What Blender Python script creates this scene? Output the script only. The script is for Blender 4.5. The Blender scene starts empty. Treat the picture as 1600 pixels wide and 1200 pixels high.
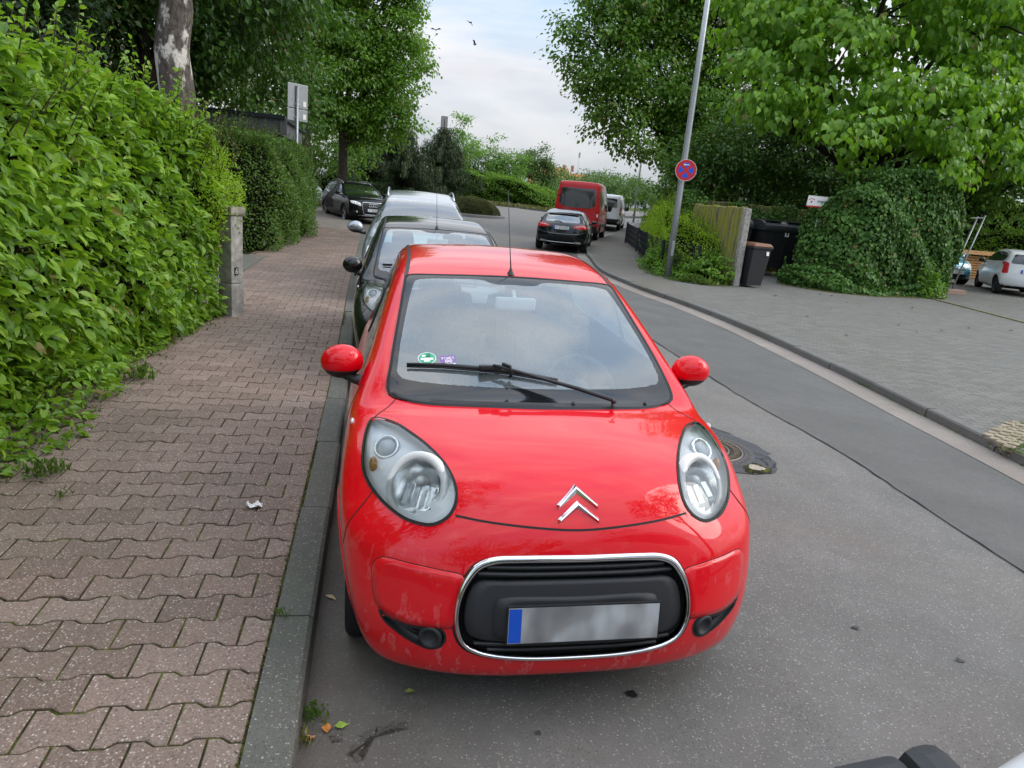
import bpy, bmesh, math, random
import numpy as np
from mathutils import Vector, Matrix
R = math.radians
SC = bpy.context.scene; COL = SC.collection
# ---------------------------------------------------------------- camera
cam = bpy.data.cameras.new("camera"); camo = bpy.data.objects.new("camera", cam); COL.objects.link(camo)
CAM = np.array([-.711, -2.028, 1.793]); YAW, PITCH, ROLL, FPX = .20004, .25791, .09347, 1111.4
fw = np.array([math.sin(YAW)*math.cos(PITCH), math.cos(YAW)*math.cos(PITCH), -math.sin(PITCH)])
rt = np.array([math.cos(YAW), -math.sin(YAW), 0]); up = np.cross(rt, fw)
RT = math.cos(ROLL)*rt+math.sin(ROLL)*up; UP = -math.sin(ROLL)*rt+math.cos(ROLL)*up
camo.matrix_world = Matrix(((RT[0], UP[0], -fw[0], CAM[0]), (RT[1], UP[1], -fw[1], CAM[1]), (RT[2], UP[2], -fw[2], CAM[2]), (0, 0, 0, 1)))
cam.sensor_width = 36; cam.lens = 36*FPX/1600; cam.clip_start = .05; cam.clip_end = 2000
SC.camera = camo
# ---------------------------------------------------------------- sky, sun, exposure
SUN_EL, SUN_AZ = R(35), R(100)      # azimuth measured from +y towards +x
world = bpy.data.worlds.new("World"); SC.world = world; world.use_nodes = True
nt = world.node_tree; nt.nodes.clear()
def wn(t, **k):
    n = nt.nodes.new(t)
    for a, b in k.items(): setattr(n, a, b)
    return n
sky = wn('ShaderNodeTexSky', sky_type='NISHITA', sun_disc=False, sun_elevation=SUN_EL, sun_rotation=SUN_AZ, air_density=1.1, dust_density=2.0, ozone_density=1.2)
tc = wn('ShaderNodeTexCoord'); mp = wn('ShaderNodeMapping'); mp.inputs['Scale'].default_value = (1.3, 1.3, 5.0); mp.inputs['Rotation'].default_value = (R(4), R(-5), R(20))
mp.inputs['Location'].default_value = (.35, .1, .22)
n1 = wn('ShaderNodeTexNoise'); n1.inputs['Scale'].default_value = 1.5; n1.inputs['Detail'].default_value = 7; n1.inputs['Roughness'].default_value = .55; n1.inputs['Distortion'].default_value = .6
rmp = wn('ShaderNodeValToRGB'); rmp.color_ramp.elements[0].position = .36; rmp.color_ramp.elements[1].position = .60
n2 = wn('ShaderNodeTexNoise'); n2.inputs['Scale'].default_value = 3.2; n2.inputs['Detail'].default_value = 6
cr2 = wn('ShaderNodeValToRGB'); cr2.color_ramp.elements[0].color = (4.35, 4.45, 4.75, 1); cr2.color_ramp.elements[1].color = (5.8, 5.75, 5.85, 1)
cr2.color_ramp.elements[0].position = .35; cr2.color_ramp.elements[1].position = .62
haze = wn('ShaderNodeMixRGB'); haze.inputs[0].default_value = .55; haze.inputs[2].default_value = (3.2, 4.25, 5.5, 1)
mx = wn('ShaderNodeMixRGB'); bg = wn('ShaderNodeBackground'); bg.inputs['Strength'].default_value = .1; wo = wn('ShaderNodeOutputWorld')
L = nt.links.new
L(tc.outputs['Generated'], mp.inputs[0]); L(mp.outputs[0], n1.inputs['Vector']); L(mp.outputs[0], n2.inputs['Vector'])
L(n1.outputs['Fac'], rmp.inputs[0]); L(n2.outputs['Fac'], cr2.inputs[0]); L(sky.outputs[0], haze.inputs[1])
L(rmp.outputs[0], mx.inputs[0]); L(haze.outputs[0], mx.inputs[1]); L(cr2.outputs[0], mx.inputs[2]); sxyz = wn('ShaderNodeSeparateXYZ'); zen = wn('ShaderNodeMapRange'); zen.inputs[1].default_value = 0; zen.inputs[2].default_value = 1; zen.inputs[3].default_value = .62; zen.inputs[4].default_value = 2.5   # overcast skies are brightest overhead
mul = wn('ShaderNodeVectorMath', operation='SCALE'); L(tc.outputs['Generated'], sxyz.inputs[0]); L(sxyz.outputs[2], zen.inputs[0]); L(mx.outputs[0], mul.inputs[0]); L(zen.outputs[0], mul.inputs[3]); L(mul.outputs[0], bg.inputs[0]); L(bg.outputs[0], wo.inputs[0])
sl = bpy.data.lights.new("sun", 'SUN'); sl.energy = .9; sl.angle = R(40); sl.color = (1, .96, .9)
so = bpy.data.objects.new("sun", sl); COL.objects.link(so)
sd = Vector((math.sin(SUN_AZ)*math.cos(SUN_EL), math.cos(SUN_AZ)*math.cos(SUN_EL), math.sin(SUN_EL)))
so.rotation_euler = sd.to_track_quat('Z', 'Y').to_euler(); so.location = (0, 0, 30)
SC.view_settings.view_transform = 'Standard'; SC.view_settings.look = 'None'; SC.view_settings.exposure = .98; SC.view_settings.gamma = 1
SC.cycles.max_bounces = 8; SC.cycles.transparent_max_bounces = 12; SC.cycles.caustics_reflective = False; SC.cycles.caustics_refractive = False
# ---------------------------------------------------------------- helpers
def gz(y):                          # the street climbs gently away from the camera
    t = np.clip(np.asarray(y, float)-15, 0, 45); return .0007*t*t
def camber(x):
    return np.interp(x, [-30, -.9, 1.6, 4.4, 60], [0, 0, .045, .0, .0])
def ray(px, py): return fw+RT*(px-800)/FPX-UP*(py-600)/FPX
def at(px, py, y):                  # the point of the world that stands at distance y behind a photo position
    d = ray(px, py); return CAM+d*(y-CAM[1])/d[1]
def npmesh(name, V, F, mats=(), midx=None, smooth=False, normals=None):
    me = bpy.data.meshes.new(name); V = np.asarray(V, np.float32)
    if isinstance(F, np.ndarray): sizes = np.full(len(F), F.shape[1]); flat = F.ravel()
    else: sizes = np.array([len(f) for f in F], int); flat = np.array([i for f in F for i in f], int)
    me.vertices.add(len(V)); me.vertices.foreach_set('co', V.ravel())
    me.loops.add(len(flat)); me.loops.foreach_set('vertex_index', flat.astype(np.int32))
    me.polygons.add(len(sizes)); st = np.zeros(len(sizes), np.int32); st[1:] = np.cumsum(sizes)[:-1]
    me.polygons.foreach_set('loop_start', st)
    for m in mats: me.materials.append(m)
    if midx is not None: me.polygons.foreach_set('material_index', np.asarray(midx, np.int32))
    me.update(calc_edges=True); me.validate()
    me.polygons.foreach_set('use_smooth', np.full(len(me.polygons), bool(smooth)))
    if normals is not None and len(normals) == len(me.vertices): me.normals_split_custom_set_from_vertices(np.asarray(normals, np.float32))
    return me
def link(name, me, parent=None, loc=None, rot=None, label=None, cat=None, group=None, kind=None):
    o = bpy.data.objects.new(name, me); COL.objects.link(o)
    if parent is not None: o.parent = parent
    if loc is not None: o.location = loc
    if rot is not None: o.rotation_euler = rot
    tag(o, label, cat, group, kind); return o
def tag(o, label=None, cat=None, group=None, kind=None):
    for k, v in (('label', label), ('category', cat), ('group', group), ('kind', kind)):
        if v: o[k] = v
    return o
def thing(name, label, cat, loc=(0, 0, 0), rz=0, group=None, rot=None):
    o = link(name, None, None, loc, rot or (0, 0, rz), label, cat, group); o.empty_display_size = .2; return o
def clone(o, parent=None, mats=None):
    c = o.copy(); COL.objects.link(c)
    if parent is not None: c.parent = parent
    if mats and o.type == 'MESH':
        for i, s in enumerate(o.material_slots):
            if s.material and s.material.name in mats:
                c.material_slots[i].link = 'OBJECT'; c.material_slots[i].material = mats[s.material.name]
    for ch in list(o.children): clone(ch, c, mats)
    return c
class MB:
    """collects simple solids into one mesh"""
    def __init__(s): s.V = []; s.F = []; s.S = []; s.M = []
    def add(s, V, F, smooth=False, m=0):
        b = len(s.V); s.V += [tuple(map(float, v)) for v in V]
        for f in F: s.F.append([i+b for i in f]); s.S.append(smooth); s.M.append(m)
        return s
    def box(s, c, d, rz=0, bev=0., m=0, M=None):
        hx, hy, hz = [q/2 for q in d]; b = min(bev, hx*.9, hy*.9, hz*.9)
        if b <= 0:
            V = [(x*hx, y*hy, z*hz) for z in (-1, 1) for y in (-1, 1) for x in (-1, 1)]
            F = [(0, 2, 3, 1), (4, 5, 7, 6), (0, 1, 5, 4), (2, 6, 7, 3), (0, 4, 6, 2), (1, 3, 7, 5)]
        else:
            bm = bmesh.new(); bmesh.ops.create_cube(bm, size=1)
            for v in bm.verts: v.co = (v.co.x*d[0], v.co.y*d[1], v.co.z*d[2])
            bmesh.ops.bevel(bm, geom=bm.edges[:], offset=b, segments=2, affect='EDGES', profile=.6)
            V = [tuple(v.co) for v in bm.verts]; F = [[v.index for v in f.verts] for f in bm.faces]; bm.free()
        T = M if M is not None else Matrix.Rotation(rz, 3, 'Z')
        return s.add([Vector(c)+T@Vector(v) for v in V], F, False, m)
    def tube(s, P, r, n=8, cap=True, m=0, closed=False, flat=1.0):
        P = [Vector(p) for p in P]; N = len(P); r = [r]*N if not hasattr(r, '__len__') else list(r); V = []; ref = None
        for i, p in enumerate(P):
            t = (P[(i+1) % N]-P[i-1]) if closed else (P[min(i+1, N-1)]-P[max(i-1, 0)])
            t.normalize()
            if ref is None: ref = t.orthogonal().normalized() if abs(t.z) > .95 else Vector((0, 0, 1))
            a = (ref-t*ref.dot(t)); a = a.normalized() if a.length > 1e-5 else t.orthogonal().normalized(); b = t.cross(a); ref = a
            for k in range(n):
                q = 2*math.pi*k/n; V.append(p+a*math.cos(q)*r[i]*flat+b*math.sin(q)*r[i])
        F = []
        for i in range(N if closed else N-1):
            j = (i+1) % N
            for k in range(n): F.append((i*n+k, i*n+(k+1) % n, j*n+(k+1) % n, j*n+k))
        if cap and not closed: F += [tuple(range(n))[::-1], tuple(range((N-1)*n, N*n))]
        return s.add(V, F, True, m)
    def lathe(s, prof, n=32, M=None, m=0, smooth=True):
        """prof (r, h) revolved about z, then placed by the 4x4 matrix M"""
        M = M or Matrix(); V = []; F = []; k = len(prof)
        for i in range(n):
            q = 2*math.pi*i/n
            for (r, h) in prof: V.append(M@Vector((r*math.cos(q), r*math.sin(q), h)))
        for i in range(n):
            j = (i+1) % n
            for a in range(k-1): F.append((i*k+a, j*k+a, j*k+a+1, i*k+a+1))
        return s.add(V, F, smooth, m)
    def prism(s, pts, h0, h1, M=None, m=0):
        M = M or Matrix(); n = len(pts)
        V = [M@Vector((x, y, h0)) for x, y in pts]+[M@Vector((x, y, h1)) for x, y in pts]
        F = [tuple(range(n))[::-1], tuple(range(n, 2*n))]+[(i, (i+1) % n, n+(i+1) % n, n+i) for i in range(n)]
        return s.add(V, F, False, m)
    def mesh(s, name, mats):
        me = npmesh(name, s.V, s.F, mats if isinstance(mats, (list, tuple)) else [mats], s.M)
        if len(me.polygons) == len(s.S): me.polygons.foreach_set('use_smooth', s.S)
        return me
    def build(s, name, mats, parent=None, **k): return link(name, s.mesh(name, mats), parent, **k)
def solidify_dir(d): return Vector(d).to_track_quat('Z', 'Y').to_matrix().to_4x4()
def place(loc, zdir=(0, 0, 1)): return Matrix.Translation(Vector(loc))@solidify_dir(zdir)
# ---------------------------------------------------------------- lettering: strokes on a small grid, raised as thin flat bars
GL = {'A': 'M0 0L.5 1L1 0M.2 .4L.8 .4', 'B': 'M0 0L0 1L.7 1L.9 .75L.7 .52L0 .52M.7 .52L1 .27L.75 0L0 0', 'C': 'M1 .85L.7 1L.3 1L0 .7L0 .3L.3 0L.7 0L1 .15', 'D': 'M0 0L0 1L.6 1L1 .7L1 .3L.6 0L0 0',
 'E': 'M1 0L0 0L0 1L1 1M0 .52L.8 .52', 'F': 'M0 0L0 1L1 1M0 .52L.8 .52', 'G': 'M1 .85L.7 1L.3 1L0 .7L0 .3L.3 0L.7 0L1 .2L1 .45L.6 .45', 'H': 'M0 0L0 1M1 0L1 1M0 .5L1 .5', 'I': 'M.5 0L.5 1', 'J': 'M.2 1L.9 1L.9 .2L.6 0L.2 0L0 .2',
 'K': 'M0 0L0 1M1 1L0 .45M.3 .6L1 0', 'L': 'M0 1L0 0L1 0', 'M': 'M0 0L0 1L.5 .45L1 1L1 0', 'N': 'M0 0L0 1L1 0L1 1', 'O': 'M.3 0L0 .3L0 .7L.3 1L.7 1L1 .7L1 .3L.7 0L.3 0', 'P': 'M0 0L0 1L.7 1L1 .8L1 .62L.7 .45L0 .45',
 'R': 'M0 0L0 1L.7 1L1 .8L1 .62L.7 .48L0 .48M.5 .48L1 0', 'S': 'M1 .85L.7 1L.3 1L0 .78L.2 .56L.8 .46L1 .25L.7 0L.3 0L0 .15', 'T': 'M0 1L1 1M.5 1L.5 0', 'U': 'M0 1L0 .25L.3 0L.7 0L1 .25L1 1', 'V': 'M0 1L.5 0L1 1', 'W': 'M0 1L.25 0L.5 .7L.75 0L1 1',
 'Y': 'M0 1L.5 .5L1 1M.5 .5L.5 0', 'Z': 'M0 1L1 1L0 0L1 0', '0': 'M.3 0L0 .3L0 .7L.3 1L.7 1L1 .7L1 .3L.7 0L.3 0', '1': 'M.15 .75L.55 1L.55 0', '2': 'M0 .78L.3 1L.7 1L1 .75L.9 .5L0 0L1 0', '3': 'M0 1L.9 1L.5 .6L1 .4L1 .2L.7 0L.3 0L0 .15', '4': 'M.75 0L.75 1L0 .3L1 .3',
 '5': 'M1 1L.1 1L0 .55L.6 .6L1 .4L1 .2L.7 0L0 .05', '6': 'M.9 1L.4 .9L0 .4L.1 .1L.5 0L.9 .1L1 .35L.7 .58L.05 .45', '7': 'M0 1L1 1L.4 0', '8': 'M.5 .52L.1 .7L.2 .95L.5 1L.8 .95L.9 .7L.5 .52L0 .3L.1 .05L.5 0L.9 .05L1 .3L.5 .52', '9': 'M.1 0L.6 .1L1 .6L.9 .9L.5 1L.1 .9L0 .65L.3 .42L.95 .55', '-': 'M.1 .5L.9 .5', '.': 'M.4 0L.6 0', ' ': ''}
def text_mb(mb, txt, h, w, gap, th, M, z=.0012, m=0):
    """strokes of txt on the plane of M (x right, y up), height h, letter width w"""
    x = -(len(txt)*w+(len(txt)-1)*gap)/2
    for ch in txt.upper():
        for seg in GL.get(ch, '').split('M')[1:]:
            q = [tuple(map(float, a.split())) for a in seg.split('L')]
            for a, b in zip(q[:-1], q[1:]):
                A = Vector((x+a[0]*w, (a[1]-.5)*h, 0)); B = Vector((x+b[0]*w, (b[1]-.5)*h, 0)); d = (B-A)
                if d.length < 1e-6: continue
                e = d.normalized(); n = Vector((-e.y, e.x, 0))*th/2; A = A-e*th*.4; B = B+e*th*.4
                V = [A-n, B-n, B+n, A+n]; mb.add([M@Vector((v.x, v.y, z)) for v in V], [(0, 1, 2, 3)], False, m)
        x += w+gap
    return mb
# ---------------------------------------------------------------- materials
class MT:
    """small node-graph builder"""
    def __init__(s, name):
        s.m = bpy.data.materials.new(name); s.m.use_nodes = True; s.nt = s.m.node_tree; s.nt.nodes.clear()
        s.out = s.nt.nodes.new('ShaderNodeOutputMaterial')
    def n(s, t, ins=None, **k):
        n = s.nt.nodes.new('ShaderNode'+t)
        for a, b in k.items(): setattr(n, a, b)
        for a, b in (ins or {}).items(): s.set(n.inputs[a], b)
        return n
    def set(s, sock, v):
        if isinstance(v, bpy.types.NodeSocket): s.nt.links.new(v, sock)
        elif isinstance(v, bpy.types.Node): s.nt.links.new(v.outputs[0], sock)
        else:
            if hasattr(sock.default_value, '__len__') and hasattr(v, '__len__') and len(v) == 3 and len(sock.default_value) == 4: v = tuple(v)+(1,)
            sock.default_value = v
    def pos(s): 
        if not hasattr(s, '_p'): s._p = s.n('TexCoord').outputs['Object']
        return s._p
    def mapv(s, scale=(1, 1, 1), loc=(0, 0, 0), rot=(0, 0, 0)): return s.n('Mapping', {0: s.pos(), 1: loc, 2: rot, 3: scale})
    def noise(s, scale, detail=4, rough=.55, vec=None, dist=0): return s.n('TexNoise', {'Vector': vec or s.pos(), 'Scale': scale, 'Detail': detail, 'Roughness': rough, 'Distortion': dist}).outputs['Fac']
    def voro(s, scale, vec=None, feature='F1', out='Distance'): return s.n('TexVoronoi', {'Vector': vec or s.pos(), 'Scale': scale}, feature=feature).outputs[out]
    def ramp(s, fac, *stops, const=False):
        r = s.n('ValToRGB', {0: fac}); e = r.color_ramp.elements
        if const: r.color_ramp.interpolation = 'CONSTANT'
        while len(e) < len(stops): e.new(.5)
        for q, (p, c) in zip(e, stops): q.position = p; q.color = tuple(c)+(1,) if hasattr(c, '__len__') else (c, c, c, 1)
        return r.outputs[0]
    def mix(s, f, a, b, mode='MIX'): return s.n('MixRGB', {0: f, 1: a, 2: b}, blend_type=mode).outputs[0]
    def math(s, op, a, b=0., c=None): 
        n = s.n('Math', {0: a, 1: b}, operation=op)
        if c is not None: s.set(n.inputs[2], c)
        return n.outputs[0]
    def bump(s, h, strength=.3, dist=.01, nrm=None): 
        n = s.n('Bump', {'Height': h, 'Strength': strength, 'Distance': dist})
        if nrm: s.set(n.inputs['Normal'], nrm)
        return n.outputs[0]
    def bsdf(s, col, rough=.6, metal=0., spec=.5, normal=None, **k):
        b = s.n('BsdfPrincipled', {'Base Color': col, 'Roughness': rough, 'Metallic': metal, 'Specular IOR Level': spec})
        if normal is not None: s.set(b.inputs['Normal'], normal)
        for a, v in k.items(): s.set(b.inputs[a.replace('_', ' ')], v)
        return b
    def done(s, b): s.nt.links.new(b.outputs[0], s.out.inputs[0]); return s.m
def plain(name, col, rough=.5, metal=0., spec=.5, grain=0., gs=40, **k):
    t = MT(name); c = tuple(col)
    if grain:
        nz = t.noise(gs, 5); c = t.mix(t.ramp(nz, (.3, 0.), (.7, 1.)), tuple(q*(1-grain) for q in col), tuple(min(1, q*(1+grain)) for q in col))
        return t.done(t.bsdf(c, rough, metal, spec, t.bump(nz, .25, .002), **k))
    return t.done(t.bsdf(c, rough, metal, spec, **k))
def car_paint(name, col, metal=0., flake=0., dirt=.0, inside=(.03, .03, .032), rough=.32, coat=1.0):
    t = MT(name)
    nz = t.noise(3.0, 5); c = t.mix(t.math('MULTIPLY', nz, .10), tuple(col), tuple(q*.82 for q in col))
    if dirt:
        # dried splashes and road film low on the nose
        z = t.n('SeparateXYZ', {0: t.pos()}); lowm = t.ramp(z.outputs[2], (.30, 1.), (.74, .0)); 
        v = t.noise(24, 5, .6, t.mapv((1.0, 1.0, .45))); sp = t.ramp(v, (.58, 0.), (.63, 1.)); thin = t.ramp(v, (.63, 1.), (.70, 0.))
        c = t.mix(t.math('MULTIPLY', t.math('MULTIPLY', t.math('MULTIPLY', sp, thin), lowm), dirt*.30), c, (.62, .42, .42))
        c = t.mix(t.math('MULTIPLY', t.math('MULTIPLY', t.noise(5, 6, .7), lowm), dirt*.16), c, (.34, .26, .22))
    rgh = t.math('ADD', t.math('MULTIPLY', t.noise(9, 5), .10), .0)
    b = t.bsdf(c, rough, metal, .06 if metal < .1 else .4, None, Coat_Weight=coat, Coat_Roughness=t.math('MULTIPLY', rgh, .8), Coat_IOR=1.48)
    dk = t.bsdf(inside, .8, 0, .2); g = t.n('NewGeometry')
    ms = t.n('MixShader', {0: g.outputs['Backfacing'], 1: b.outputs[0], 2: dk.outputs[0]})
    return t.done(ms)
def glass_mat(name, tint=(.75, .82, .80), refl=1.6, rough=.0, dark=0., dust_glare=0., cap=.97):
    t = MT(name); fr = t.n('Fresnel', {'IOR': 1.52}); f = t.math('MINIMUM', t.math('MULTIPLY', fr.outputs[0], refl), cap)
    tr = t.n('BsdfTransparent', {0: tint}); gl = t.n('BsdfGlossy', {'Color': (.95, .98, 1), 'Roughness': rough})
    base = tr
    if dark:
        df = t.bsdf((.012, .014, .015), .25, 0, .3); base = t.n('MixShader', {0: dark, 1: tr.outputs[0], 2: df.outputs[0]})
    if dust_glare: df2 = t.n('BsdfDiffuse', {0: (.56, .64, .65)}); base = t.n('MixShader', {0: t.math('MULTIPLY', t.ramp(t.noise(4, 5), (.3, .7), (.7, 1.)), dust_glare), 1: base.outputs[0], 2: df2.outputs[0]})  # dust film plus dashboard glare, painted as one pale diffuse layer
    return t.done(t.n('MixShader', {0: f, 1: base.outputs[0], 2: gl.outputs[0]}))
def leaf_mat(name, cols, trans=.38, rough=.42, spec=.45):
    """cols: dark .. bright; every leaf gets its own tone"""
    t = MT(name); g = t.n('NewGeometry').outputs['Random Per Island']
    k = len(cols); c = t.ramp(g, *[(i/(k-1) if k > 1 else 0, q) for i, q in enumerate(cols)])
    c = t.mix(t.math('GREATER_THAN', t.math('FRACT', t.math('MULTIPLY', g, 37.)), .984), c, (.23, .155, .05))
    big = t.noise(1.1, 3); c = t.mix(t.math('MULTIPLY', t.ramp(big, (.35, 0.), (.68, 1.)), .35), c, tuple(q*1.0 for q in cols[0]))
    b = t.bsdf(c, rough, 0, spec); tc_ = t.mix(.5, c, (.32, .52, .05), 'MULTIPLY'); tc_ = t.mix(.6, c, tuple(min(1, q*f) for q, f in zip(cols[-1], (1.25, 1.35, .6))))
    tl = t.n('BsdfTranslucent', {0: tc_}); return t.done(t.n('MixShader', {0: trans, 1: b.outputs[0], 2: tl.outputs[0]}))
def asphalt(name, base, speck=(.42, .40, .37), sp_amt=.5, tint=None, dirtx=False):
    t = MT(name); v1 = t.n('TexVoronoi', {'Vector': t.pos(), 'Scale': 120.}); cell = t.n('SeparateColor', {0: v1.outputs['Color']})
    nz = t.noise(1.3, 6, .6); mid = t.noise(14, 5); fine = t.noise(220, 3)
    c = t.mix(t.ramp(nz, (.3, 0.), (.72, 1.)), tuple(q*.78 for q in base), tuple(q*1.18 for q in base))
    c = t.mix(t.math('MULTIPLY', t.ramp(mid, (.35, 0.), (.7, 1.)), .4), c, tuple(q*.70 for q in base))
    c = t.mix(t.math('MULTIPLY', t.ramp(fine, (.35, 0.), (.65, 1.)), .45), c, tuple(q*.55 for q in base))
    stone = t.math('MULTIPLY', t.ramp(cell.outputs[0], (.80, 0.), (.98, 1.)), t.ramp(v1.outputs['Distance'], (.28, 1.), (.5, 0.)))
    c = t.mix(t.math('MULTIPLY', stone, sp_amt), c, speck)
    v2 = t.n('TexVoronoi', {'Vector': t.mapv((1, 1, 1), (3.3, 1.7, .2)), 'Scale': 74.}); c2 = t.n('SeparateColor', {0: v2.outputs['Color']})
    st2 = t.math('MULTIPLY', t.ramp(c2.outputs[1], (.86, 0.), (.97, 1.)), t.ramp(v2.outputs['Distance'], (.15, 1.), (.33, 0.)))
    c = t.mix(t.math('MULTIPLY', st2, sp_amt*.9), c, tuple(min(1, q*1.25) for q in speck))
    if dirtx: xs_ = t.n('SeparateXYZ', {0: t.pos()}).outputs[0]; c = t.mix(t.math('MULTIPLY', t.ramp(t.math('ADD', xs_, t.math('MULTIPLY', t.noise(2.6, 6, .65), .8)), (-.62, 1.), (.02, 0.)) if 0 else t.n('MapRange', {0: t.math('ADD', xs_, t.math('MULTIPLY', t.noise(2.6, 6, .65), .9)), 1: -.45, 2: .25, 3: .62, 4: 0.}).outputs[0], 1.), c, (.085, .064, .048))
    if tint: c = t.mix(t.math('MULTIPLY', t.ramp(t.noise(.55, 5, .6), (.48, 0.), (.72, 1.)), .5), c, tint)
    pit = t.math('MULTIPLY', t.ramp(cell.outputs[2], (.72, 0.), (.92, 1.)), t.ramp(v1.outputs['Distance'], (.25, 1.), (.5, 0.))); c = t.mix(t.math('MULTIPLY', pit, .6), c, tuple(q*.32 for q in base))
    h = t.mix(.5, v1.outputs['Distance'], fine)
    return t.done(t.bsdf(c, .82, 0, .35, t.bump(h, .55, .006)))
M = {}
M['asphalt'] = asphalt('worn_asphalt', (.176, .168, .156), (.58, .56, .52), .50, (.175, .142, .118), True)
M['asphalt_new'] = asphalt('darker_asphalt', (.128, .125, .118), (.28, .28, .27), .3)
M['patch'] = asphalt('patch_asphalt', (.08, .082, .088), (.16, .16, .17), .2)
M['gutter'] = asphalt('gutter_concrete', (.28, .245, .215), (.46, .43, .40), .5, (.20, .17, .14))
M['kerbstone'] = asphalt('kerb_concrete', (.140, .136, .118), (.46, .45, .40), .7, (.07, .085, .045))
M['kerb_right'] = asphalt('kerb_concrete_pale', (.165, .16, .15), (.34, .33, .31), .4, (.10, .10, .06))
M['far_pave'] = asphalt('grey_pavement', (.155, .142, .124), (.26, .24, .22), .3, (.115, .105, .07))
M['soil'] = plain('soil', (.045, .036, .022), .95, 0, .1, .6, 9)
M['black_plastic'] = plain('black_plastic', (.016, .017, .019), .42, 0, .5, .15, 300)
M['rough_plastic'] = plain('grained_plastic', (.024, .025, .028), .55, 0, .45, .25, 500)
M['rubber'] = plain('tyre_rubber', (.015, .015, .016), .8, 0, .3, .3, 120)
M['seam'] = plain('panel_gap', (.006, .005, .005), .7)
M['chrome'] = plain('chrome', (.82, .83, .85), .06, 1.0)
M['alloy'] = plain('wheel_alloy', (.40, .41, .43), .3, .9, .5, .1, 60)
M['alloy_dark'] = plain('dark_alloy', (.10, .10, .11), .35, .8)
M['reflector'] = plain('lamp_reflector', (.88, .90, .90), .22, .75)
M['lamp_dark'] = plain('lamp_housing', (.86, .88, .88), .3, 0)
M['frosted'] = plain('frosted_lens', (.62, .66, .66), .25, .0, .6)
M['amber'] = plain('amber_bulb', (.55, .24, .05), .3)
M['white_plastic'] = plain('white_plastic', (.78, .78, .76), .4)
M['interior'] = plain('dark_interior', (.10, .105, .108), .75, 0, .3, .2, 60)
M['seat_cloth'] = plain('seat_cloth', (.12, .125, .13), .9, 0, .2, .3, 90)
M['plate_white'] = plain('plate_white', (.80, .80, .78), .35)
M['plate_blue'] = plain('plate_blue', (.012, .09, .55), .35)
M['ink'] = plain('black_ink', (.012, .012, .014), .5)
M['tail_red'] = plain('tail_lamp_red', (.52, .012, .018), .18, 0, .6)
M['tail_clear'] = plain('tail_lamp_clear', (.62, .55, .54), .2)
M['steel'] = plain('galvanised_steel', (.34, .36, .37), .42, .55, .5, .18, 30)
M['steel_dark'] = plain('dark_coated_steel', (.020, .026, .034), .45, .1, .5)
M['sign_back'] = plain('grey_sign_back', (.30, .32, .33), .45, .3, .5, .1, 20)
M['sign_red'] = plain('sign_red', (.62, .02, .03), .4)
M['sign_blue'] = plain('sign_blue', (.02, .10, .62), .4)
M['sign_white'] = plain('sign_white', (.82, .80, .78), .42)
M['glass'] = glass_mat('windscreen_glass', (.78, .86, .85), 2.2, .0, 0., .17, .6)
M['glass_lens'] = glass_mat('headlamp_lens', (.93, .95, .95), 1.1, .02)
M['glass_dark'] = glass_mat('tinted_window', (.35, .38, .38), 1.5, .0, 1.0, 0., .32)
M['glass_clean'] = glass_mat('clean_windscreen', (.70, .80, .78), 2.6, .0, 0., .03, .6)
M['frit'] = plain('window_black_edge', (.010, .011, .012), .06, 0, .5)
M['red_paint'] = car_paint('red_paint', (.72, .001, .010), dirt=.75, coat=1.0)
M['black_paint'] = car_paint('black_paint', (.007, .008, .009), rough=.25)
M['silver_paint'] = car_paint('silver_paint', (.30, .33, .36), .75)
M['darkgrey_paint'] = car_paint('dark_grey_paint', (.008, .008, .009), 0., coat=.6)
M['van_red'] = car_paint('faded_red_paint', (.46, .022, .026), coat=.5)
M['white_paint'] = car_paint('white_paint', (.74, .75, .75))
M['blue_paint'] = car_paint('light_blue_paint', (.16, .42, .55), .4)
M['pale_paint'] = car_paint('pale_grey_paint', (.62, .66, .68), .2)

M['bark'] = None
def bark(name, a, b, sc=(6, 6, 1.6), white=None):
    t = MT(name); v = t.mapv(sc); n_ = t.noise(3.2, 6, .65, v); c = t.ramp(n_, (.3, a), (.7, b))
    if white:
        p = t.noise(1.5, 5, .6, t.mapv((1.6, 1.6, .9), (3, 1, 0))); c = t.mix(t.ramp(p, (.52, 0.), (.57, 1.)), c, white); l = t.noise(4, 4, .6, t.mapv((1.2, 1.2, 14))); c = t.mix(t.math('MULTIPLY', t.ramp(l, (.60, 0.), (.66, 1.)), .6), c, (.05, .045, .04))
    return t.done(t.bsdf(c, .9, 0, .2, t.bump(n_, .9, .03)))
M['bark'] = bark('grey_brown_bark', (.030, .024, .018), (.105, .088, .068)); M['bark_dark'] = bark('dark_bark', (.014, .012, .010), (.045, .038, .030)); M['bark_birch'] = bark('birch_bark', (.035, .030, .026), (.16, .135, .115), (5, 5, 2.4), (.56, .53, .48))
M['twig'] = plain('twig', (.050, .038, .024), .85, 0, .2, .3, 40)
M['inner'] = plain('dark_inner_wood', (.010, .012, .006), 1, 0, .0, .3, 8)
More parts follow.
